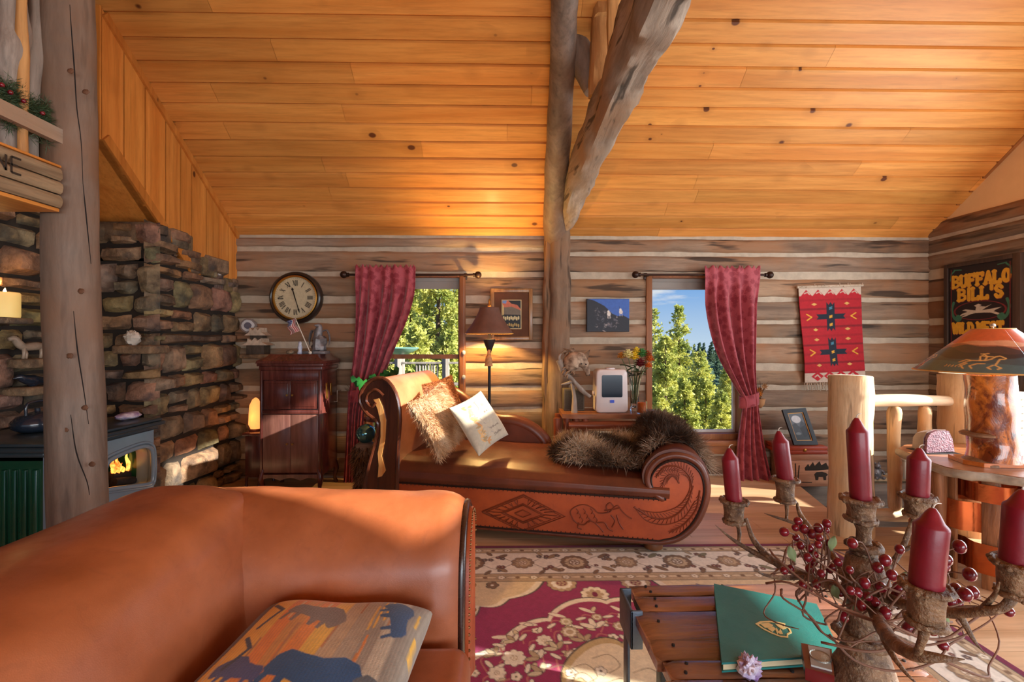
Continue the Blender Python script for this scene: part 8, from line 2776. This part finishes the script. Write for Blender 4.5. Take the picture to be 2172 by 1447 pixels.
# dark frame leaning, tipped on one corner
c = Canvas(44, 66, S(96, 104, 112), ss=2)
c.rect(0, .5, 1, 1, S(52, 58, 62)); c.ell(.45, .22, .2, .14, S(206, 210, 212)); c.poly([(0, .45), (.3, .35), (.5, .5), (.75, .28), (1, .42), (1, .75), (0, .8)], S(64, 70, 76)); c.poly([(.5, .55), (.9, .45), (1, .8), (.6, .9)], S(40, 44, 48)); c.ell(.3, .75, .12, .05, S(110, 118, 120))
fr = thing('leaning_photo', at_y(1697, 947, yb_ + .05), 'black framed grey photo leaning crookedly on the red box', 'picture')
fr.location.z = zt2 + .002
A3, B3, C3, D3 = at_y(1657, 870, yb_ + .13), at_y(1706, 866, yb_ + .13), at_y(1733, 945, yb_ + .03), at_y(1682, 948, yb_ + .03)
for p in (C3, D3): p.z = max(p.z, zt2 + .004)
L_ = fr.location
nf = (B3 - A3).cross(D3 - A3).normalized() * -1
if nf.y > 0: nf = -nf
def fq(u, v, o_=0): return A3.lerp(B3, u).lerp(D3.lerp(C3, u), v) + nf * o_ - L_
mb = MB()
def fbar(u0, v0_, u1, v1_):
    q4_ = [fq(u0, v0_), fq(u1, v0_), fq(u1, v1_), fq(u0, v1_)]
    mb.add(q4_ + [p + nf * .02 for p in q4_], [(0, 1, 2, 3), (7, 6, 5, 4), (0, 4, 5, 1), (1, 5, 6, 2), (2, 6, 7, 3), (3, 7, 4, 0)])
fbar(0, 0, 1, .11); fbar(0, .89, 1, 1); fbar(0, .11, .16, .89); fbar(.84, .11, 1, .89)
mb.build('frame', mat('black_frame', S(26, 26, 30), .5), fr, 0)
mb = MB()
def fin(u0, v0_, u1, v1_): mb.add([fq(u0, v0_, .012), fq(u1, v0_, .012), fq(u1, v1_, .012), fq(u0, v1_, .012)], [(0, 1, 2, 3)])
fin(.15, .10, .85, .135); fin(.15, .865, .85, .9); fin(.15, .1, .2, .9); fin(.8, .1, .85, .9)
mb.build('inner_edge', M['shade_rim'], fr, 0)
V0, U0 = (.13, .87), (.19, .81)
def fprint(u, v):
    uu = U0[0] + (U0[1] - U0[0]) * u; vv = V0[1] + (V0[0] - V0[1]) * v
    P_ = [np.array(fq(a, b, .008)) for a, b in ((0, 0), (1, 0), (0, 1), (1, 1))]
    r_ = [(P_[0][k] * (1 - uu) + P_[1][k] * uu) * (1 - vv) + (P_[2][k] * (1 - uu) + P_[3][k] * uu) * vv for k in range(3)]
    return tuple(r_)
painted_sheet('print', c.out(), fprint, M['sign_paint'], fr)
# small carved bear and pale box on the ledge of the stair opening
p = at_y(1858, 1012, 4.09)
br = thing('bear_ornament', (p.x, 4.09, 0), 'small dark bear ornament on the floor ledge behind the tall newel post', 'ornament')
mb = MB(); mb.ball((0, 0, .05), .042, sz=1.25, rough=.15); mb.ball((0, -.015, .115), .028, rough=.1); mb.ball((-.018, -.01, .14), .009); mb.ball((.018, -.01, .14), .009); mb.ball((0, -.042, .110), .011)
for s_ in (-1, 1): mb.tube([(s_ * .03, -.01, .08), (s_ * .045, -.03, .06), (s_ * .03, -.05, .05)], [.014, .013, .010], 8, per=3); mb.tube([(s_ * .02, 0, .02), (s_ * .03, -.04, .012), (s_ * .032, -.055, .018)], [.018, .015, .012], 8, per=3)
mb.build('body', M['pewter'], br, 180)
p0_, p1_ = at_y(1917, 1012, 4.06), at_y(1966, 1012, 4.06)
wb = thing('white_box', ((p0_.x + p1_.x) / 2, 4.10, 0), 'plain cream box on the floor ledge behind the railing', 'box')
mb = MB(); mb.box((p0_.x, 4.05, .0), (p1_.x, 4.16, .155), bev=.004); mb.build('carton', mat('cream_card', S(214, 200, 178), .8), wb, 40, world=True)
mb = MB(); mb.box((p0_.x - .004, 4.046, .157), (p1_.x + .004, 4.164, .175), bev=.003); mb.build('lid', mat('cream_lid', S(202, 186, 162), .8), wb, 40, world=True)

# ------------------------------------------------------------------ log side table under the right window with its things
M['redlog'] = wood('red_cedar_log', S(112, 54, 34), S(160, 88, 58), 'x', 6, .4, .2, coat=.2, stretch=9)
M['redlog_z'] = wood('red_cedar_upright', S(112, 54, 34), S(160, 88, 58), 'z', 6, .4, .2, coat=.2, stretch=9)
ys_ = 3.66
xa, xb_ = at_y(1180, 900, ys_).x, at_y(1392, 900, ys_).x
ztb = at_y(1290, 879, ys_).z
lt_ = thing('log_side_table', ((xa + xb_) / 2, ys_ + .2, 0), 'red cedar log side table under the goat picture behind the chaise', 'table')
mb = MB()
tpoly = [(xa + .05, ys_ + .02), (xa + .2, ys_ - .01), (xa + .45, ys_ + .01), (xb_, ys_ - .005), (xb_, ys_ + .33), (xa + .06, ys_ + .33)]
tpoly = [(p.x, p.y) for p in catmull([(a, b, 0) for a, b in tpoly], 4)]
mb.prism(tpoly, lambda a, b, d: (a, b, d), ztb - .035, ztb); mb.build('slab_top', M['slab'], lt_, 40, world=True)
for px in (1182, 1203, 1222, 1242):
    c_ = at_y(px, 900, ys_ + .03); mb = MB(); mb.tube([(c_.x, ys_ + .05, .0), (c_.x, ys_ + .05, .4), (c_.x, ys_ + .05, ztb - .037)], [.03, .028, .030], 12, rough=.12, rs=9, per=5); mb.build('upright', M['redlog_z'], lt_, 60, world=True)
for lx in (xb_ - .05,):
    for ly in (ys_ + .05, ys_ + .28): mb = MB(); mb.tube([(lx, ly, 0), (lx, ly, ztb - .037)], .032, 12, rough=.1, per=6); mb.build('leg', M['redlog_z'], lt_, 60, world=True)
mb = MB(); mb.tube([(xa + .05, ys_ + .28, 0), (xa + .05, ys_ + .28, ztb - .037)], .032, 12, rough=.1, per=6); mb.build('leg', M['redlog_z'], lt_, 60, world=True)
for zz_ in (ztb - .095, .12): mb = MB(); mb.tube([(xa + .10, ys_ + .03, zz_), (xb_ - .05, ys_ + .03, zz_)], .036, 14, rough=.1, rs=8, per=8); mb.build('cross_log', M['redlog'], lt_, 60, world=True)
# humidifier
M['white_plastic'] = mat('white_plastic', S(222, 210, 206), .3, var=.03, coat=.3)
M['smoke'] = mat('smoked_tank', S(10, 16, 34), .15, var=.3, coat=.2)
yh = ys_ + .06
k_ = yh / F
h0 = at_y(1298, 878, yh)
hm = thing('humidifier', (h0.x, yh + .07, ztb), 'white humidifier with smoked tank window on the log side table', 'humidifier')
W_ = 35 * k_; H_ = 93 * k_
def sq(w_, h0_, h1_, r_, n=6):
    P = []
    for cx, cy, a0 in ((w_ - r_, h1_ - r_, 0), (-w_ + r_, h1_ - r_, 90), (-w_ + r_, h0_ + r_, 180), (w_ - r_, h0_ + r_, 270)):
        for i in range(n + 1): a = R(a0 + 90 * i / n); P.append((cx + r_ * math.cos(a), cy + r_ * math.sin(a)))
    return P
mb = MB()
ob = sq(W_, 0.001, H_, .035)
def tap(a, b, d): return (a * (1 - .06 * b / H_), d, b)
for d0_, d1_, s_ in ((-.07, .08, 1),):
    n_ = len(ob)
    rings = [(-.075, .93), (-.068, .985), (-.055, 1.0), (.07, 1.0), (.085, .96)]
    vs = []
    for d_, s2 in rings: vs += [(a * s2 * (1 - .06 * b / H_), d_, H_ / 2 + (b - H_ / 2) * s2) for a, b in ob]
    fs = [(j * n_ + i, j * n_ + (i + 1) % n_, (j + 1) * n_ + (i + 1) % n_, (j + 1) * n_ + i) for j in range(len(rings) - 1) for i in range(n_)]
    fs += [tuple(range(n_))[::-1], tuple((len(rings) - 1) * n_ + i for i in range(n_))]
    mb.add(vs, fs)
mb.build('body', M['white_plastic'], hm, 50)
mb = MB(); mb.prism([(a, b + 34 * k_) for a, b in sq(22 * k_, 0, 47 * k_, .012)], lambda a, b, d: (a, d, b), -.079, -.072); mb.build('tank_window', M['smoke'], hm, 40)
mb = MB(); mb.prism([(a, b + 22 * k_) for a, b in sq(4.5 * k_, 0, 6 * k_, .004)], lambda a, b, d: (a, d, b), -.079, -.073); mb.build('display', emis('blue_display', S(40, 60, 150), .5), hm, 40)
mb = MB(); mb.lathe([(.042, H_ - .002), (.042, H_ + .008), (.03, H_ + .014), (.012, H_ + .014)], 18, (.0, .0, 0)); mb.build('nozzle', M['white_plastic'], hm, 40)
mb = MB(); mb.lathe([(.016, 0), (.016, .014), (.008, .016)], 12); o = mb.build('side_knob', M['white_plastic'], hm, 40); o.rotation_euler = (0, R(-90), 0); o.location = (-W_ + .002, 0, .16)
# vase with flowers
yv_ = ys_ + .20
kv = yv_ / F
b0 = at_y(1346, 876, yv_)
M['vase_glass'] = glass('vase_glass', (.93, .97, .92, 1))
vs_ = thing('glass_vase', (b0.x, yv_, ztb), 'tall flared glass vase of mixed flowers on the log side table', 'vase')
zv = at_y(1346, 788, yv_).z - ztb
mb = MB(); mb.lathe([(.040, .001), (.042, .006), (.034, .04), (.036, zv * .5), (.05, zv * .8), (.078, zv), (.074, zv), (.046, zv * .8), (.032, zv * .5), (.030, .045), (.006, .02)], 24); mb.build('glass', M['vase_glass'], vs_, 60)
M['stem'] = mat('flower_stem', S(70, 96, 50), .6, var=.3)
FL = [(1318, 756, 'pale orange', S(232, 156, 60), 10), (1332, 753, 'cream', S(240, 224, 150), 13), (1345, 757, 'bright yellow, lowest', S(238, 200, 40), 12), (1350, 745, 'yellow, upper', S(236, 206, 60), 10), (1362, 751, 'round green', S(84, 140, 70), 13), (1378, 762, 'deep orange', S(214, 110, 40), 11), (1358, 772, 'dark red', S(130, 34, 36), 13), (1374, 752, 'russet', S(176, 84, 40), 9), (1376, 776, 'small orange', S(228, 120, 40), 8)]
rf = random.Random(6)
for i, (px, py, nm, cc, r_) in enumerate(FL):
    yy = yv_ + rf.uniform(-.07, .05)
    p = at_y(px, py, yy) - Vector((b0.x, yv_, ztb))
    t = thing('flower', (b0.x, yv_, ztb), nm + ' flower in the glass vase by the right window', 'flower', 'flowers in the glass vase')
    base = Vector((rf.uniform(-.02, .02), rf.uniform(-.02, .02), .05))
    mb = MB(); mid = Vector((p.x * .35, (p.y) * .35, zv * .85)); mb.tube([base, mid, p - Vector((0, 0, .012))], [.003, .003, .0025], 6, per=5); mb.build('stem', M['stem'], t, 180)
    mb = MB(); rr_ = r_ * kv
    for ly in range(4):
        n_ = 5 + ly * 2
        for q_ in range(n_):
            a = 2 * math.pi * q_ / n_ + ly * .5; el = R(75 - ly * 28)
            d_ = Vector((math.cos(a) * math.cos(el), math.sin(a) * math.cos(el), math.sin(el))); s_ = Vector((-math.sin(a), math.cos(a), 0)) * rr_ * .38
            up_ = d_.cross(s_).normalized() * rr_ * .15
            mb.add([p, p + d_ * rr_ * .6 + s_ + up_, p + d_ * rr_ * 1.05 - up_, p + d_ * rr_ * .6 - s_ + up_], [(0, 1, 2, 3)])
    mb.ball(p, rr_ * .5, nu=8, nv=6)
    mb.build('bloom', mat('petal_' + nm.replace(' ', '_').replace(',', ''), cc, .7, var=.25, vscale=40), t, 0)
lf = thing('bouquet_greens', (b0.x, yv_, ztb), 'dark green leaves between the flowers in the glass vase', 'leaves')
for k in range(14):
    a = rf.uniform(0, 6.28); L_ = rf.uniform(.06, .12); c_ = Vector((rf.uniform(-.03, .03), rf.uniform(-.03, .03), zv * rf.uniform(.85, 1.1)))
    d_ = Vector((math.cos(a) * .8, math.sin(a) * .6, rf.uniform(-.2, .7))).normalized(); s_ = d_.cross(Vector((0, 0, 1))).normalized() * L_ * .2
    mb = MB(); mb.grid(lambda u, v: tuple(c_ + d_ * L_ * v + s_ * (2 * u - 1) * math.sin(math.pi * (.06 + .9 * v)) + Vector((0, 0, -.3 * L_ * v * v + .08 * L_ * abs(2 * u - 1)))), 4, 7); mb.build('leaf', M['ever'], lf, 180)
# candle jar
yj = ys_ + .045
j0 = at_y(1361, 880, yj); kj = yj / F
jr = thing('candle_jar', (j0.x, yj, ztb), 'small glass jar with amber candle on the log side table', 'candle')
mb = MB(); mb.lathe([(.042, .001), (.043, .1), (.0405, .1), (.039, .006), (.004, .005)], 22); mb.build('jar', M['vase_glass'], jr, 60)
M['amber_wax'] = mat('amber_wax', S(222, 110, 24), .4, var=.2, sss=.2)
mb = MB(); mb.lathe([(.037, .008), (.038, .085), (.03, .09), (.004, .088)], 20); mb.build('wax', M['amber_wax'], jr, 60)
# speaker box behind
q0_, q1_ = at_y(1196, 860, ys_ + .18), at_y(1240, 860, ys_ + .18)
sb = thing('speaker_box', ((q0_.x + q1_.x) / 2, ys_ + .24, ztb), 'small grey brown speaker box on the side table behind the wolf carving', 'speaker')
mb = MB(); mb.box((q0_.x, ys_ + .18, ztb + .001), (q1_.x, ys_ + .30, ztb + .185), bev=.006); mb.build('case', mat('grey_brown_case', S(96, 88, 76), .7, var=.2), sb, 40, world=True)
mb = MB(); mb.box((q0_.x + .01, ys_ + .176, ztb + .012), (q1_.x - .01, ys_ + .182, ztb + .174), bev=.003); mb.build('grille', mat('dark_cloth_grille', S(74, 68, 60), .9, var=.2, vscale=90), sb, 40, world=True)
# wolf on driftwood
yw = ys_ + .07
W3 = lambda px, py, dy=0: at_y(px, py, yw + dy)
wf = thing('wolf_carving', (W3(1230, 840).x, yw, ztb), 'carved wolf head on a driftwood branch standing on the log side table', 'carving')
M['wolf'] = mat('wolf_fur', S(150, 118, 90), .8, var=.5, vscale=18, c2=S(84, 60, 44))
M['wolf_pale'] = mat('pale_wolf_fur', S(190, 164, 138), .8, var=.4, vscale=24, c2=S(110, 86, 68))
mb = MB(); mb.tube([W3(1186, 764), W3(1194, 785), W3(1214, 806), W3(1234, 828), W3(1252, 842)], [.026, .024, .018, .018, .014], 12, rough=.35, rs=16, per=5)
mb.tube([W3(1190, 770), W3(1186, 758), W3(1192, 748)], [.018, .012, .004], 8, per=3); mb.tube([W3(1218, 808), W3(1206, 812), W3(1190, 816)], [.012, .012, .005], 8, per=3)
mb.tube([W3(1212, 806, .03), W3(1218, 840, .03), Vector((W3(1218, 860, .03).x, yw + .03, ztb))], [.014, .016, .026], 10, rough=.2, per=3)
mb.build('driftwood_stand', M['drift'], wf, 60, world=True)
kw = yw / F
mb = MB()
mb.tube([W3(1204, 782, .02), W3(1214, 768, .01), W3(1228, 763), W3(1238, 772), W3(1244, 784), W3(1247, 797)], [15 * kw, 20 * kw, 17 * kw, 11 * kw, 7 * kw, 4 * kw], 16, per=5, rough=.16, rs=24)
mb.build('head', M['wolf_pale'], wf, 180, world=True)
for (a, b, c_) in (((1208, 756), (1211, 736), (1224, 751)), ((1234, 756), (1252, 741), (1246, 768))):
    A4, T4, C4 = W3(*a), W3(*b), W3(*c_); mb = MB(); A5, C5 = A4 + Vector((0, .03, 0)), C4 + Vector((0, .03, 0))
    mb.add([A4, C4, T4, A5, C5], [(0, 1, 2), (3, 2, 4), (0, 2, 3), (1, 4, 2), (0, 3, 4, 1)]); mb.build('ear', M['wolf'], wf, 0, world=True)
mb = MB(); mb.ball(W3(1249, 795, -.005), .010, nu=8, nv=6); mb.build('nose', M['iron'], wf, 180, world=True)
for px, py in ((1233, 772), (1243, 773)):
    mb = MB(); mb.ball(W3(px, py, -.055 if px < 1240 else -.04), .006, nu=8, nv=6); mb.build('eye', M['iron'], wf, 180, world=True)
mb = MB()
for k in range(40):
    px, py = rf.uniform(1198, 1222), rf.uniform(740, 795); p = W3(px, py, rf.uniform(-.03, .03)); q_ = p + Vector((rf.uniform(-.05, -.01), rf.uniform(-.03, .02), rf.uniform(-.05, .03))); mb.tube([p, (p + q_) / 2 + Vector((0, 0, .008)), q_], [.010, .008, .001], 6)
mb.build('ruff', M['wolf'], wf, 180, world=True)

# ------------------------------------------------------------------ plant, glass globe, sun catcher
yp_ = 3.72
pb0 = at_y(800, 805, yp_)
pl_ = thing('potted_plant', (pb0.x, yp_ + .05, 0), 'broad leaved green plant on a dark stand behind the chaise head', 'plant')
mb = MB(); mb.lathe([(.13, 0), (.12, .03), (.03, .06), (.03, .58), (.12, .60), (.12, .62)], 18, (0, 0, 0)); mb.build('stand', M['mahogany'], pl_, 40)
mb = MB(); mb.lathe([(.07, .622), (.10, .74), (.105, .75), (.09, .75), (.085, .73), (.01, .72)], 20); mb.build('pot', mat('brown_pot', S(96, 60, 42), .4, coat=.3), pl_, 40)
M['plant_leaf'] = mat('glossy_leaf', S(44, 110, 46), .25, var=.4, vscale=9, coat=.5, c2=S(22, 66, 32))
for k, (px, py, ln, wd) in enumerate(((762, 812, .15, .08), (790, 800, .16, .09), (820, 792, .17, .09), (842, 786, .14, .07), (775, 820, .12, .08), (805, 815, .14, .09), (748, 805, .12, .06), (830, 800, .13, .08))):
    tip = at_y(px, py, yp_ - .05 + .03 * (k % 3)) - pl_.location; root = Vector((0, 0, .73))
    cen_ = root.lerp(tip, .45); d_ = (tip - cen_); s_ = d_.cross(Vector((0, -1, .4))).normalized() * wd * .55
    mb = MB(); mb.tube([root, root.lerp(cen_, .6) + Vector((0, 0, .03)), cen_], .004, 6, per=3)
    mb.grid(lambda u, v: tuple(cen_ + d_ * v * 1.15 + s_ * (2 * u - 1) * math.sin(math.pi * (.05 + .93 * v)) ** .7 + Vector((0, 0, .02 * math.sin(v * 3.1) + .012 * math.sin(v * 22) * abs(2 * u - 1)))), 6, 14)
    mb.build('leaf', M['plant_leaf'], pl_, 180)
gl_ = at_y(776, 920, 3.45)
gb = thing('glass_globe', (gl_.x, 3.45, 0), 'blue green glass globe on a fur covered stump left of the chaise', 'globe')
M['globe'] = mat('mirrored_globe', S(110, 168, 176), .08, metal=.8, var=.5, vscale=6, c2=S(36, 90, 90))
zg = gl_.z
mb = MB(); mb.ball((0, 0, zg), .072, nu=24, nv=16); mb.build('globe', M['globe'], gb, 180)
rs_ = np.random.default_rng(8); n_ = 2600
aa = rs_.uniform(0, 6.28, n_); hz = rs_.uniform(.05, zg - .085, n_); rr_ = .075 + .012 * np.sin(hz * 20)
Pq = np.stack([rr_ * np.cos(aa), rr_ * np.sin(aa), hz], 1); Nq_ = np.stack([np.cos(aa), np.sin(aa), 0 * aa], 1)
pal3 = np.array([S(50, 38, 30)[:3], S(120, 92, 66)[:3], S(176, 140, 104)[:3]])
Vf_, Ff_, Cf_ = fur_strands(Pq, Nq_, .045, .0022, rs_, lambda n, r: pal3[r.integers(0, 3, n)], (0, 0, -.9), .4)
np_mesh('fur_wrap', Vf_, Ff_, M['fur'], gb, True, Cf_)
mb = MB(); mb.lathe([(.08, 0), (.075, .1), (.075, zg - .08), (.05, zg - .065)], 16); mb.build('stump', M['dark_plank'], gb, 60)
sc0 = at_y(984, 735, DW - .05)
sn = thing('sun_catcher', (sc0.x, DW - .055, sc0.z), 'string of clear crystals hanging at the right edge of the left window', 'sun catcher')
mb = MB(); mb.tube([(0, 0, at_y(984, 590, DW).z - sc0.z), (0, 0, at_y(984, 850, DW).z - sc0.z)], .0012, 5); mb.build('string', M['wick'], sn, 180)
for py in (748, 800, 846):
    z_ = at_y(984, py, DW - .05).z - sc0.z; mb = MB(); mb.ball((0, -.004, z_), .017, nu=8, nv=6, sz=1.3); mb.build('crystal', mat('bead_crystal', S(214, 222, 236), .1, coat=.8, metal=.3), sn, 0)
